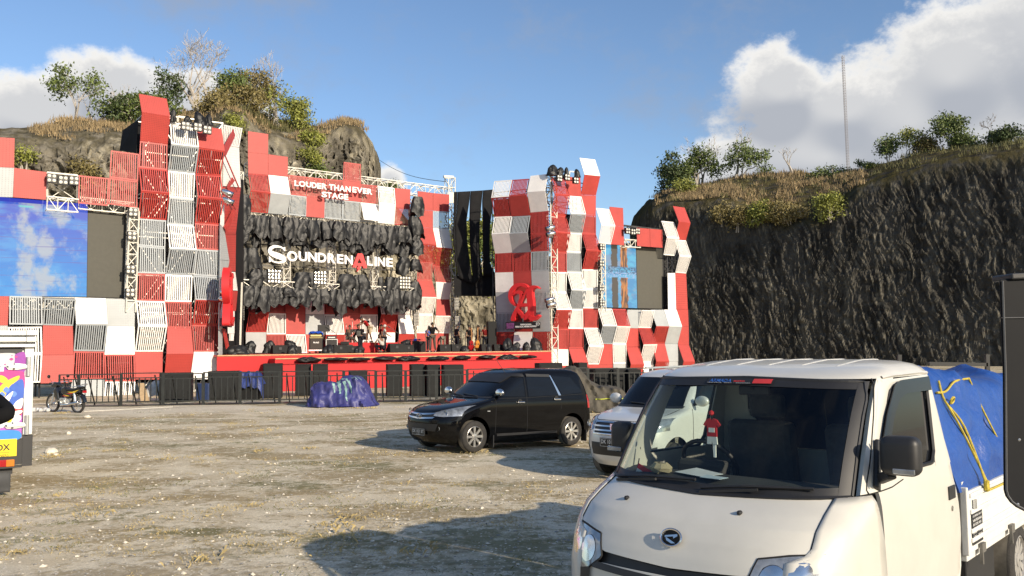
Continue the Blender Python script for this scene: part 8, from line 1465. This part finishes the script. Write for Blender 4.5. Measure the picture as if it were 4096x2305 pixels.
    text_on(t, None, 'OX', [q(4, 1768), q(55, 1766), q(55, 1792), q(4, 1793)], .001, ink, 'lettering', .03); text_on(t, None, 'B', [q(-19, 1769), q(1, 1768), q(1, 1793), q(-19, 1794)], .001, mat('ink_orange', (.6, .16, .01), .5), 'lettering', .03); text_on(t, None, 'PARTNERS', [q(-16, 1807), q(50, 1806), q(50, 1815), q(-16, 1817)], .001, ink, 'lettering', .0); b = MB(); b.box((X(0), y0 - .058, Z(1800)), (X(54) - X(-54), .002, .006)); b.build('rule_line', ink, t)
    for z in (1461, 1695):
        zc = Z(z); b = MB(); b.poly([np.array([X(x), y0 - .056, zc + h]) for x, h in ((30, 0), (40, .045), (70, .05), (110, .03), (110, -.03), (70, -.05), (40, -.045))], (0, -.012, 0)); o = b.build('hinge', alu, t, bevel=.004); b = MB(); b.lathe([(.03, -.14), (.03, .14)], 'z', 12, (X(112), y0 - .065, zc)); b.box((X(78), y0 - .075, zc), (.26, .03, .035)); b.build('hinge_pin', alu, o)
        for x in (38, 62, 60): b = MB(); b.lathe([(.016, 0), (.001, -.012)], 'y', 8, (X(x), y0 - .07, zc + (.0 if x == 38 else .035 if x == 62 else -.035))); b.build('bolt', chrome, o)
    b = MB(); b.box((xr - .95, y0 + .02, .62), (1.7, .12, .36)); b.build('rear_frame', plastic, t); b = MB(); b.box((X(15), y0 - .07, Z(1842)), (X(46) - X(-16), .05, .10)); o = b.build('tail_light', redlamp, t, bevel=.01); b = MB(); b.box((X(56), y0 - .072, Z(1842)), (X(71) - X(40), .05, .10)); b.build('tail_light', amber, t, bevel=.01); b = MB(); b.box((X(20), y0 - .05, Z(1858)), (.55, .06, .03)); b.build('lamp_bar', plastic, t)
    flap = mat('mud_flap_rubber', (.06, .062, .065), .8, vary=.15); b = MB(); b.box((X(15), y0 + .05, .38), (.36, .03, .16)); b.build('flap_bracket', plastic, t); b = MB(); b.grid(np.array([[(X(-40 + 100 * i / 6), y0 + .05 - .03 * math.sin(j * .6), .34 - .30 * j / 8) for i in range(7)] for j in range(9)])); o = b.build('mud_flap', flap, t, smooth=True); so = o.modifiers.new('thick', 'SOLIDIFY'); so.thickness = .01
    wheel(t, (X(-5), .48, .27), r=.27, w=.2, sg=1); wheel(t, (X(-5) - 1.25, .48, .27), r=.27, w=.2, sg=-1); wheel(t, (X(-5), 2.9, .27), r=.27, w=.18, sg=1); wheel(t, (X(-5) - 1.25, 2.9, .27), r=.27, w=.18, sg=-1)
    b = MB(); b.box((xr - W_ / 2, 3.3, 1.15), (1.5, 1.4, 1.5)); b.build('cab', wp, t, bevel=.12); b = MB(); b.box((xr - W_ / 2, 1.6, .6), (1.0, 3.2, .2)); b.build('chassis', plastic, t)
box_truck()
# motorcycle: local x along the bike (front = -x), y away from camera
def motorcycle():
    rw = on_z(311, 1650); fw = on_z(152, 1645); d = rw - fw; yaw = math.atan2(d[1], d[0]); L_ = 1.24; s = 1.0
    t = thing('motorcycle', 'black motorcycle with yellow and red flame stripes parked at the barrier', 'motorcycle', (rw[0] - L_ * math.cos(yaw) * 1.0, rw[1] - L_ * math.sin(yaw), 0), yaw)
    def mw(x, r=.29):
        b = MB(); n = 34; b.tube([np.array([x + r * math.cos(a), 0, r + r * math.sin(a) * 1.0]) for a in np.linspace(0, 6.2832, n)], .042, 8, cap=False); o = b.build('wheel', rubber, t, smooth=True); b = MB(); b.tube([np.array([x + r * .86 * math.cos(a), 0, r + r * .86 * math.sin(a)]) for a in np.linspace(0, 6.2832, n)], .016, 6, cap=False); b.build('rim', chrome, o, smooth=True); b = MB()
        for k in range(18):
            a = k * math.pi / 9; b.bar((x + .03 * math.cos(a + .5), .03 * (-1) ** k, r + .03 * math.sin(a + .5)), (x + r * .86 * math.cos(a), 0, r + r * .86 * math.sin(a)), .005)
        b.lathe([(.05, -.05), (.05, .05)], 'y', 14, (x, 0, r)); b.build('spokes', chrome, o)
    mw(0); mw(1.24)
    blk = mat('gloss_black_plastic', (.008, .008, .008), .2, coat=1); yel = mat('flame_yellow', (.75, .5, .02), .4); redf = mat('flame_red', (.5, .03, .02), .4); frm = mat('bike_frame', (.03, .03, .03), .5, .3)
    b = MB()
    for y in (-.07, .07): b.bar((0, y, .29), (.22, y, .82), .045)
    b.build('fork', alu, t); b = MB(); b.poly([np.array(p) for p in ((-.22, -.05, .52), (-.05, -.05, .64), (.12, -.05, .60), (.20, -.05, .42), (.1, -.05, .56), (-.06, -.05, .60))], (0, .1, 0)); b.build('front_mudguard', blk, t)
    b = MB(); b.bar((.24, 0, .80), (.50, 0, .46), .06); b.bar((.50, 0, .46), (.95, 0, .50), .06); b.bar((.95, 0, .50), (1.5, 0, .74), .05); b.bar((.86, .0, .36), (1.24, .07, .29), .04); b.bar((.86, 0, .36), (1.24, -.07, .29), .04); b.build('frame', frm, t)
    b = MB(); b.poly([np.array((x, -.11, z)) for x, z in ((.10, .72), (.26, .86), (.36, .66), (.40, .42), (.32, .40), (.2, .55))], (0, .22, 0)); b.build('leg_shield', blk, t, bevel=.03)
    b = MB(); b.poly([np.array((x, -.09, z)) for x, z in ((.02, .93), (.10, 1.02), (.26, 1.02), (.34, .92), (.22, .84), (.06, .82))], (0, .18, 0)); o = b.build('headlight_cowl', blk, t, bevel=.04); b = MB(); b.lathe([(.085, -.03), (.07, -.05), (.01, -.06)], 'x', 16, (.04, 0, .91)); b.build('headlight', lampclear, o)
    b = MB(); b.tube(smooth_path([(.34, -.36, 1.00), (.30, -.22, 1.03), (.24, 0, 1.0), (.30, .22, 1.03), (.34, .36, 1.00)], 4), .014, 7); b.build('handlebar', chrome, t)
    for y in (-1, 1): b = MB(); b.bar((.30, y * .3, 1.03), (.24, y * .36, 1.18), .012); b.lathe([(.01, -.01), (.06, -.008), (.06, .008), (.01, .01)], 'x', 14, (.24, y * .37, 1.22)); b.build('mirror', blk, t); b = MB(); b.tube([np.array((.34, y * .36, 1.0)), np.array((.37, y * .44, .99))], .02, 8); b.build('grip', rubber, t)
    b = MB(); b.poly([np.array((x, -.12, z)) for x, z in ((.48, .74), (.54, .84), (.68, .88), (.78, .82), (.80, .66), (.62, .60), (.5, .64))], (0, .24, 0)); b.build('fuel_tank', blk, t, bevel=.05)
    b = MB(); b.poly([np.array((x, -.13, z)) for x, z in ((.66, .86), (.74, .81), (1.05, .80), (1.40, .86), (1.48, .88), (1.42, .80), (1.05, .72), (.74, .74))], (0, .26, 0)); b.build('seat', mat('seat_vinyl', (.012, .012, .013), .45), t, bevel=.03)
    for y in (-.12, .10):
        b = MB(); b.poly([np.array((x, y, z)) for x, z in ((.72, .72), (1.05, .71), (1.44, .80), (1.52, .76), (1.2, .60), (.86, .56), (.7, .6))], (0, .02, 0)); o = b.build('side_cover', blk, t); yy = y - .006 if y < 0 else y + .022
        for pts, m in (([(.86, .70), (1.1, .70), (1.42, .77), (1.2, .66), (1.0, .665)], yel), ([(.8, .64), (1.0, .655), (1.2, .65), (1.0, .62)], redf), ([(.66, .60), (.84, .58), (1.0, .55), (.84, .55)], yel), ([(.60, .56), (.76, .57), (.88, .535), (.72, .54)], redf)): b = MB(); b.poly([np.array((x, yy, z)) for x, z in pts], (0, .004, 0)); b.build('flame_stripe', m, o)
    b = MB(); b.box((.60, 0, .38), (.30, .22, .22)); b.lathe([(.09, -.14), (.09, .14)], 'y', 16, (.62, 0, .36)); b.tube([np.array((.42, 0, .42)), np.array((.30, 0, .40))], .07, 10); b.build('engine', alu, t, bevel=.015)
    b = MB(); b.tube([np.array(p) for p in ((.48, -.12, .32), (.6, -.14, .24), (.95, -.15, .27), (1.45, -.15, .36))], [.02, .025, .045, .045], 10); b.build('exhaust', chrome, t, smooth=True)
    for y in (-.1, .1): b = MB(); b.bar((1.16, y, .72), (1.24, y, .30), .045); b.tube([np.array((1.17, y, .66)), np.array((1.225, y, .38))], .04, 8); b.build('shock_absorber', chrome, t)
    b = MB(); b.tube(smooth_path([(1.18, 0, .62), (1.38, 0, .60), (1.54, 0, .50), (1.60, 0, .34)], 4), .06, 6); b.build('rear_mudguard', blk, t); b = MB(); b.box((1.55, 0, .70), (.06, .14, .08)); b.build('tail_light', redlamp, t, bevel=.01); b = MB(); b.tube(smooth_path([(1.10, -.13, .86), (1.4, -.13, .90), (1.60, -.06, .96), (1.60, .06, .96), (1.4, .13, .90), (1.10, .13, .86)], 4), .014, 6); b.build('grab_rail', chrome, t); b = MB(); b.bar((.70, -.1, .28), (.80, -.32, .02), .02); b.build('side_stand', dsteel, t)
motorcycle()
b = MB(); c = on_z(150, 1648)
for k in range(5): p = c + np.array([k * .13 - .1, -.1 + .06 * (k % 2), .06]); b.lathe([(.005, -.06), (.07, -.03), (.08, .03), (.05, .07), (.005, .09)], 'z', 8, p)
V = np.array(b.v); V += .02 * fbm(V[:, 0] * 9, V[:, 1] * 9, V[:, 2] * 9, oct=2)[:, None]; b.v = [tuple(q) for q in V]; tag(b.build('plastic_bag', mat('clear_plastic', (.5, .5, .5), .2, vary=.3, scale=20)), 'clear plastic bag lying under the motorcycle front wheel', 'plastic bag')
# ---- tarp covered heaps
def heap(label, px0, px1, pyb, prof, depth, m, wr, seed, dmul=1.0, name='covered_heap'):
    c0 = on_z(px0, pyb); c1 = on_z(px1, pyb); d = (c0[1] + c1[1]) / 2; s = d / CAM_F; org = np.array([(c0[0] + c1[0]) / 2, d, 0]); nu, nv = 64, 34; P = np.zeros((nu, nv, 3)); W_ = (px1 - px0) * s
    for i in range(nu):
        u = i / (nu - 1); Hh = max(.02, np.interp(u, [p[0] for p in prof], [p[1] for p in prof]) * s); dep = depth * (.35 + .65 * min(1, math.sin(math.pi * min(max(u, .03), .97)) * 2.2))
        for j in range(nv):
            v = j / (nv - 1) * 2 - 1; a = abs(v)
            if a < .4: y = v / .4 * dep * .32; z = Hh * (1 - .10 * (a / .4) ** 2)
            else: k = (a - .4) / .6; y = math.copysign(dep * (.32 + .18 * k ** 1.6), v); z = Hh * .90 * (1 - k)
            q = np.array([(u - .5) * W_, y, z]); w = wr * (float(1 - 2 * abs(vnoise(u * 9 + z * 1.2, v * 3 + u * 3, seed=seed))) * .6 + .5 * float(vnoise(u * 22, v * 9 + z * 4, seed=seed + 2))); k2 = min(1, (z + .05) * 6) ; fl = (1 - k2) * .10 * math.sin(u * 38 + v)
            P[i, j] = q + np.array([0, (math.copysign(1, v) if a > .3 else 0) * (w * 1.2 + fl), w * .7 * k2 + .012])
    t = thing(name, label, 'covered heap', org); b = MB(); b.grid(P); 
    for row in (0, nu - 1): b.add(list(P[row]), [tuple(range(nv))])
    o = b.build('tarpaulin', m, t, smooth=True); o.data.set_sharp_from_angle(angle=R(60)); return t, P, org
t, P, org = heap('blue tarpaulin heap with pale green claw print in front of the barrier', 1232, 1512, 1624, [(0, 0), (.04, 40), (.10, 88), (.22, 93), (.42, 92), (.52, 110), (.62, 116), (.74, 114), (.80, 100), (.90, 50), (.97, 12), (1, 2)], 1.5, mat('indigo_tarpaulin', (.045, .048, .19), .5, col2=(.030, .030, .13), scale=2.0, bump=.5, bscale=8), .11, 21)
mint = mat('mint_print', (.20, .34, .33), .6, vary=.25, scale=6)
def heap_strip(pts, w):
    b = MB(); p = smooth_path(pts, 5); nu, nv = P.shape[:2]; rows = []
    def S_(u, v):
        x = np.clip(u, 0, .999) * (nu - 1); y = np.clip(v, 0, .999) * (nv - 1); i, j = int(x), int(y); fx, fy = x - i, y - j; return P[i, j] * (1 - fx) * (1 - fy) + P[i + 1, j] * fx * (1 - fy) + P[i, j + 1] * (1 - fx) * fy + P[i + 1, j + 1] * fx * fy
    for k, q in enumerate(p):
        ww = w * (1 - .75 * k / len(p)) * (1 + .35 * math.sin(k * 2.3)); rows.append([S_(q[0] + ww * e, q[1]) + np.array([0, -.010, .006]) for e in (-1, 0, 1)])
    b.grid(np.array(rows)); b.build('printed_claw', mint, t)
for pts, w in (([(.40, .36), (.42, .26), (.43, .18)], .02), ([(.47, .34), (.50, .22), (.51, .14)], .026), ([(.52, .36), (.58, .22), (.60, .10), (.62, .05)], .022), ([(.56, .36), (.64, .24), (.67, .14)], .022), ([(.40, .37), (.48, .34), (.56, .36)], .03), ([(.66, .40), (.70, .34), (.74, .30)], .03), ([(.72, .42), (.78, .38)], .03)): heap_strip(pts, w)
t, P2, org2 = heap('brown weathered tarpaulin heap behind the tail of the black car', 2200, 2520, 1640, [(0, 90), (.1, 150), (.26, 172), (.38, 165), (.48, 120), (.58, 96), (.74, 90), (.90, 82), (.96, 55), (1, 4)], 2.2, mat('brown_tarpaulin', (.085, .075, .055), .75, col2=(.05, .043, .032), scale=2.5, bump=.5, bscale=7), .10, 33)
b = MB(); zr = .40; b.tube([org2 + np.array([(P2[i, 6][0]), P2[i, :][np.argmin(np.abs(P2[i, :17, 2] - zr)), 1] - .03, zr]) for i in range(34, 62)], .014, 6); tag(b.build('rope', mat('lime_rope', (.45, .5, .05), .7)), 'thin yellow green rope tied round the brown tarpaulin heap', 'rope')
# ---- black equipment panel at the right edge
def black_panel():
    D = 3.05; U = lambda px, py: at_depth(px, py, D); t = thing('black_panel', 'tall black panel with rounded lower corner at the right edge', 'panel', (U(4150, 1400)[0], D, 0)); org = np.array([U(4150, 1400)[0], D, 0]); m = mat('black_sheet', (.010, .0105, .012), .6, vary=.2, scale=3, spec=.15)
    out = [(3996, 1118), (4010, 1500), (4013, 1960), (4020, 1985), (4038, 2010), (4062, 2030), (4420, 2210), (4420, 1100)]
    b = MB(); b.poly([U(x, y) for x, y in out], (0.072, .11, 0)); b.build('board', m, t, org, bevel=.006); b = MB(); b.bar(U(3992, 1122) + (.04, .05, .012), U(4420, 1103) + (.04, .05, .012), .13, .022); b.build('top_cap', plastic, t, org, bevel=.006)
    b = MB(); b.tube([U(x + 5, y) + np.array([0, -.006, 0]) for x, y in ((4002, 1125), (4014, 1500), (4017, 1960), (4024, 1983), (4040, 2006), (4064, 2024), (4300, 2142))], .0035, 5); b.build('edge_bead', mat('grey_edge', (.10, .10, .10), .4), t, org); b = MB(); b.tube([U(4004, 1272) + np.array([0, -.004, 0]), U(4420, 1268) + np.array([0, -.004, 0])], .002, 5); b.build('joint_line', mat('grey_edge'), t, org)
    for x, y in ((4078, 1760), (4072, 2018)): b = MB(); b.lathe([(.005, 0), (.001, -.003)], 'y', 8, U(x, y)); b.build('screw', alu, t, org)
    b = MB(); b.bar((org[0] + .1, D + .08, 0), (org[0] + .1, D + .08, 2.2), .08); b.bar((org[0] - .25, D + .08, .03), (org[0] + .45, D + .08, .03), .3, .06); b.build('stand', dsteel, t, org)
black_panel()
b = MB(); V_ = lambda px, py: at_depth(px, py, 11.0); g0 = zb(V_(3950, 1500))
for a_, c_ in ((V_(3715, 1455), V_(3948, 1459)), (V_(3948, 1418), V_(3950, 1500)), (V_(3950, 1482), V_(3972, 1560)), (V_(3597, 1419), V_(3599, 1560)), (V_(3950, 1500), zb(V_(3950, 1500))), (V_(3599, 1560), zb(V_(3599, 1560)))): b.bar(a_, c_, .045)
tag(b.build('pipe_rack', mat('guard_frame_black', (.01, .01, .01), .5)), 'thin black pipe rack standing behind the pickup, seen above its tarpaulin', 'rack')
# small litter
b = MB(); c = on_z(2330, 2038); b.grid(np.array([[c + np.array([(i / 7 - .5) * .16, (j / 3 - .5) * .05, .012 + .012 * math.sin(i * 1.7 + j)]) for j in range(4)] for i in range(8)])); tag(b.build('plastic_wrapper', mat('clear_plastic')), 'crumpled clear plastic wrapper on the ground left of the pickup nose', 'litter')
# ================================================================ PEOPLE
skinm = mat('skin_brown', (.19, .095, .055), .6, vary=.08); hairm = mat('hair_black', (.010, .009, .008), .6)
def person(label, loc, rz, J, shirt, trousers, hair='short', cap=None, sleeves=.55, legs=1.0, height=1.7, cat='person', shoes=(.03, .03, .03), hand_curl=.5, extra=None):
    """J: joint positions in metres for a 1.7 m body, x right, y forward, z up"""
    k = height / 1.7; t = thing('person', label, cat, loc, rz); t.scale = (k, k, k); j = {a: np.array(p, float) for a, p in J.items()}
    def skin(name, pts, edges, m, root=0, par=None):
        me = bpy.data.meshes.new(name); me.from_pydata([tuple(p[0]) for p in pts], edges, []); me.materials.append(m); o = bpy.data.objects.new(name, me); COL.objects.link(o); o.parent = par or t; md = o.modifiers.new('skin', 'SKIN'); md.use_smooth_shade = True; sv = me.skin_vertices[0].data if me.skin_vertices else None
        if sv is None: me.skin_vertices.add() if hasattr(me.skin_vertices, 'add') else None; sv = me.skin_vertices[0].data
        for i, p in enumerate(pts): r = p[1]; sv[i].radius = (r, r) if not hasattr(r, '__len__') else r; sv[i].use_root = (i == root)
        ss = o.modifiers.new('subdiv', 'SUBSURF'); ss.levels = 1; ss.render_levels = 1; return o
    ch = j['neck'] * .78 + j['pelvis'] * .22; wa = j['neck'] * .40 + j['pelvis'] * .60
    pts = [(j['pelvis'], (.14, .11)), (wa, (.125, .10)), (ch, (.15, .115)), (j['neck'], .055), (j['neck'] * .5 + j['head'] * .5, .05)]; E_ = [(0, 1), (1, 2), (2, 3), (3, 4)]
    def add(p, r, par_): pts.append((p, r)); E_.append((par_, len(pts) - 1)); return len(pts) - 1
    for s in 'LR':
        sg = 1 if s == 'R' else -1; a = add(j['sh' + s], .058, 2); a = add(j['el' + s], .042, a); w_ = add(j['ha' + s], .028, a); d = j['ha' + s] - j['el' + s]; d /= np.linalg.norm(d); sd = np.cross(d, [0, 1.0, .2]); sd = sd / (np.linalg.norm(sd) + 1e-6); pd = np.cross(sd, d); pm = add(j['ha' + s] + d * .075, (.034, .018), w_)
        for f_, (o_, ln) in enumerate(((-.028, .062), (-.010, .072), (.010, .068), (.028, .052))): b1 = add(j['ha' + s] + d * (.10 + ln * .35) + sd * o_, .0085, pm); add(j['ha' + s] + d * (.10 + ln * .9) + sd * o_ + pd * .02 * hand_curl * 2, .007, b1)
        th = add(j['ha' + s] + d * .05 + sd * -.040 * sg, .010, w_); add(j['ha' + s] + d * .085 + sd * -.052 * sg + pd * .01, .009, th)
        h = add(j['hip' + s], .085, 0); kk = add(j['kn' + s], .058, h); an = add(j['an' + s], .038, kk); fo = j.get('toe' + s, j['an' + s] + np.array([0, .16, -.05])); add(fo, (.035, .025), an)
    body = skin('body', pts, E_, skinm)
    # head
    hd_ = j['head']; up = hd_ - j['neck']; up /= np.linalg.norm(up); fc = np.array(J.get('face', (0, 1, 0)), float); fc = fc - up * fc.dot(up); fc /= np.linalg.norm(fc); rt = np.cross(fc, up); Mx = np.stack([rt, fc, up], 1); b = MB(); prof = []
    for i in range(11):
        a = -math.pi / 2 + math.pi * i / 10; prof.append((max(.002, math.cos(a)), math.sin(a)))
    b.lathe(prof, 'z', 16); V = np.array(b.v) * np.array([.073, .092, .115]); low = np.clip((-V[:, 2]) / .115, 0, 1); V[:, 0] *= 1 - .28 * low; V[:, 1] -= .012 * low * (V[:, 1] < 0); fr_ = V[:, 1] > .07; b.v = [tuple(Mx @ q + hd_) for q in V]; hb = b.build('head', skinm, body, smooth=True)
    b = MB(); 
    for q, sz in (((0, .098, -.012), (.022, .03, .035)), ((.076, 0, -.005), (.016, .03, .05)), ((-.076, 0, -.005), (.016, .03, .05))): b.box(Mx @ np.array(q) + hd_, sz, Mx)
    b.build('nose_and_ears', skinm, hb, bevel=.008); b = MB()
    for x in (-.03, .03): b.box(Mx @ np.array((x, .085, .012)) + hd_, (.022, .012, .010), Mx)
    b.box(Mx @ np.array((0, .084, -.058)) + hd_, (.04, .012, .008), Mx); b.build('eyes_and_mouth', mat('dark_features', (.03, .012, .01), .5), hb)
    b = MB(); b.lathe([(max(.002, math.cos(a)), math.sin(a)) for a in np.linspace(-.15, math.pi / 2, 8)], 'z', 16); V = np.array(b.v) * np.array([.082, .100, .124]); V[:, 1] -= .010; V[:, 2] += .004; V[:, 2] = np.where(V[:, 1] > .05, np.maximum(V[:, 2], .045), V[:, 2]); 
    if hair == 'back': pass
    b.v = [tuple(Mx @ q + hd_) for q in V]; b.build('hair', hairm if cap is None else cap, body, smooth=True)
    if cap is not None: b = MB(); b.poly([Mx @ np.array(q) + hd_ for q in ((-.06, .08, .05), (.06, .08, .05), (.05, .17, .04), (-.05, .17, .04))], Mx @ np.array((0, 0, .012))); b.build('cap_peak', cap, body)
    # clothes
    sp = [(j['pelvis'] + (0, 0, .02), (.155, .125)), (wa, (.142, .118)), (ch, (.168, .132)), (j['neck'] - (j['neck'] - ch) * .25, (.085, .075))]; se = [(0, 1), (1, 2), (2, 3)]
    for s in 'LR':
        sp.append((j['sh' + s], .072)); se.append((2, len(sp) - 1)); e = j['sh' + s] + (j['el' + s] - j['sh' + s]) * min(1, sleeves * 1.0); sp.append((e, .062 if sleeves <= 1 else .055)); se.append((len(sp) - 2, len(sp) - 1))
        if sleeves > 1: sp.append((j['el' + s] + (j['ha' + s] - j['el' + s]) * (sleeves - 1), .044)); se.append((len(sp) - 2, len(sp) - 1))
    skin('shirt', sp, se, shirt)
    tp = [(j['pelvis'] + (0, 0, .03), (.150, .122))]; te = []
    for s in 'LR':
        tp.append((j['hip' + s], .102)); te.append((0, len(tp) - 1)); kn = j['kn' + s]; an = j['an' + s]
        if legs >= 1: tp.append((kn, .075)); te.append((len(tp) - 2, len(tp) - 1)); tp.append((kn + (an - kn) * .93, .058)); te.append((len(tp) - 2, len(tp) - 1))
        else: tp.append((j['hip' + s] + (kn - j['hip' + s]) * .98, .085)); te.append((len(tp) - 2, len(tp) - 1))
    skin('trousers', tp, te, trousers)
    sh_ = mat('shoe_%d' % int(shoes[0] * 1000), shoes, .6)
    for s in 'LR':
        an = j['an' + s]; toe = j.get('toe' + s, an + np.array([0, .16, -.05])); d = toe - an; d[2] = 0; yaw = math.atan2(-d[0], d[1]); b = MB(); b.box(an + d * .35 + np.array([0, 0, -.045]), (.095, .27, .08), np.array(Matrix.Rotation(yaw, 3, 'Z'))); b.build('shoe', sh_, body, bevel=.03)
    return t
def pose(**k):
    J = dict(pelvis=(0, 0, .93), neck=(0, 0, 1.44), head=(0, .02, 1.60), shL=(-.19, 0, 1.40), elL=(-.25, -.02, 1.12), haL=(-.26, .06, .88), shR=(.19, 0, 1.40), elR=(.25, -.02, 1.12), haR=(.26, .06, .88), hipL=(-.10, 0, .90), knL=(-.11, .02, .50), anL=(-.12, -.02, .09), hipR=(.10, 0, .90), knR=(.11, .02, .50), anR=(.12, -.02, .09)); J.update(k); return J
C_ = lambda n, c: mat(n, tuple(v * .8 for v in c), .9, vary=.12, scale=8, spec=.1)
teeB, teeR, teeW, gre, kha, jean, gpant, maroon, navy_t = C_('black_tee', (.010, .010, .011)), C_('red_tee', (.36, .02, .02)), C_('pale_tee', (.50, .49, .44)), C_('grey_shirt', (.07, .066, .06)), C_('khaki_shorts', (.50, .41, .27)), C_('dark_jeans', (.02, .022, .03)), C_('grey_trousers', (.095, .085, .072)), C_('maroon_tee', (.14, .012, .012)), C_('dark_navy_top', (.012, .012, .02))
def st(px, w, z=None): p = PP(px, 1400, w); p[2] = DZ if z is None else z; return p
away = YW; toward = YW + math.pi; left_ = YW + math.pi / 2; right_ = YW - math.pi / 2
person('man in black T-shirt and grey trousers seen from behind with hands on his back', st(1730, -1.2), away - .15, pose(elL=(-.40, -.10, 1.16), haL=(-.20, -.12, .98), elR=(.40, -.10, 1.16), haR=(.20, -.12, .98), knL=(-.15, .0, .50), anL=(-.20, 0, .09), knR=(.13, 0, .5), anR=(.18, 0, .09)), teeB, gpant, cap=C_('black_cap', (.012, .012, .012)), height=1.76, shoes=(.35, .35, .35))
person('young man in red T-shirt and khaki shorts bending forward on the drum riser', st(1478, -4.6, RZ), left_, pose(neck=(0, .42, 1.34), head=(0, .56, 1.44), face=(0, .8, -.6), shL=(-.19, .36, 1.30), shR=(.19, .36, 1.30), elL=(-.2, .60, 1.12), haL=(-.12, .82, 1.04), elR=(.2, .60, 1.14), haR=(.12, .84, 1.08), anL=(-.12, -.12, .09), knL=(-.11, .02, .5), anR=(.12, .14, .09), knR=(.11, .10, .5)), teeR, kha, legs=.9, shoes=(.2, .15, .1))
b = MB(); p = st(1478, -4.6, RZ) + np.array([0, 0, 1.22]); b.box(p + np.array([-.12, -.08, .06]), (.26, .22, .16)); tag(b.build('shoulder_bag', teeB, bevel=.04), 'small dark bag on the back of the man in red T-shirt', 'bag')
person('person in dark hooded top and jeans seen from behind reaching down beside the riser', st(1442, -2.6), away + .5, pose(neck=(.03, .12, 1.40), head=(.05, .20, 1.55), shL=(-.17, .1, 1.36), shR=(.2, .1, 1.34), elL=(-.26, .16, 1.10), haL=(-.2, .32, .98), elR=(.28, .12, 1.06), haR=(.32, .16, .78)), teeB, jean, sleeves=1.9)
b = MB(); p = st(1440, -2.6) + np.array([-.05, -.22, 1.12]); b.box(p, (.24, .14, .34)); tag(b.build('backpack', C_('grey_pack', (.12, .12, .11)), bevel=.05), 'small grey backpack worn by the person in the dark hooded top', 'backpack')
person('man in grey shirt sitting at the drum kit', st(1395, -5.2, RZ - .25), right_ + .6, pose(pelvis=(0, 0, .55), neck=(0, .08, 1.06), head=(0, .12, 1.22), shL=(-.19, .06, 1.02), shR=(.19, .06, 1.02), elL=(-.26, .2, .82), haL=(-.16, .42, .80), elR=(.26, .2, .82), haR=(.16, .42, .80), hipL=(-.1, 0, .53), knL=(-.14, .42, .50), anL=(-.14, .45, .09), hipR=(.1, 0, .53), knR=(.14, .42, .5), anR=(.14, .45, .09)), gre, gpant)
person('man in pale printed T-shirt crouching at the stage edge, seen from behind', st(1529, -1.3), away + .2, pose(pelvis=(0, -.05, .34), neck=(0, .18, .82), head=(0, .24, .98), shL=(-.2, .15, .78), shR=(.2, .15, .78), elL=(-.3, .3, .56), haL=(-.2, .45, .40), elR=(.3, .3, .56), haR=(.2, .45, .40), hipL=(-.1, -.05, .33), knL=(-.24, .36, .42), anL=(-.18, .02, .09), hipR=(.1, -.05, .33), knR=(.24, .36, .42), anR=(.18, .02, .09)), teeW, jean, legs=1.0)
person('man in white T-shirt and cap with dark shoulder bag, standing right of the crouching man', st(1538, -3.0), right_ - .4, pose(elR=(.26, .1, 1.14), haR=(.2, .3, 1.02)), teeW, jean, cap=C_('white_cap', (.6, .6, .58)), height=1.66)
person('man in maroon T-shirt and dark cap standing behind the man in white T-shirt', st(1524, -3.8), right_ - .2, pose(), maroon, jean, cap=C_('black_cap', (.012, .012, .012)), height=1.7)
person('man in bright blue shirt half hidden behind the man in the black T-shirt', st(1716, -2.6), toward, pose(), C_('blue_shirt', (.04, .10, .40)), jean, height=1.6)
person('man bent over deeply in striped top at the right of the black shirted man', st(1772, -2.2), away - .3, pose(neck=(0, .45, .80), head=(0, .55, .68), face=(0, .2, -1), shL=(-.18, .42, .82), shR=(.18, .42, .82), elL=(-.22, .5, .56), haL=(-.18, .56, .34), elR=(.22, .5, .56), haR=(.18, .56, .34)), C_('striped_top', (.30, .26, .20)), C_('beige_trousers', (.22, .19, .15)), height=1.65)
person('person in dark clothes standing in the shade beside the rock', st(1828, -3.8), right_, pose(), navy_t, jean, height=1.72)
person('person in dark clothes behind the red electric guitar', st(1878, -3.2), away, pose(), teeB, jean, height=1.66)
person('person in dark top right of the acoustic guitar', st(1915, -3.0), left_, pose(), gre, jean, height=1.66, cap=C_('black_cap', (.012, .012, .012)))
person('person in dull red shirt in the shade left of the speaker tower', st(1940, -3.6), away, pose(), maroon, jean, height=1.68)
# onlooker whose sleeve shows at the left edge
ow = on_z(-95, 2150); d0 = 6.5; xe = ray(40, 1655)
eb = at_depth(38, 1655, d0); pw0 = np.array([eb[0] - .43, d0, 0]); k0 = 1.10
person('person in black long sleeves with a raised elbow at the left edge', pw0, 0.0, pose(elR=((eb[0] - pw0[0]) / k0, 0.02, eb[2] / k0), haR=(.16, .22, 1.56), elL=(-.40, .06, 1.45), haL=(-.14, .24, 1.56), shR=(.20, 0, 1.41)), teeB, jean, sleeves=1.95, height=1.87)
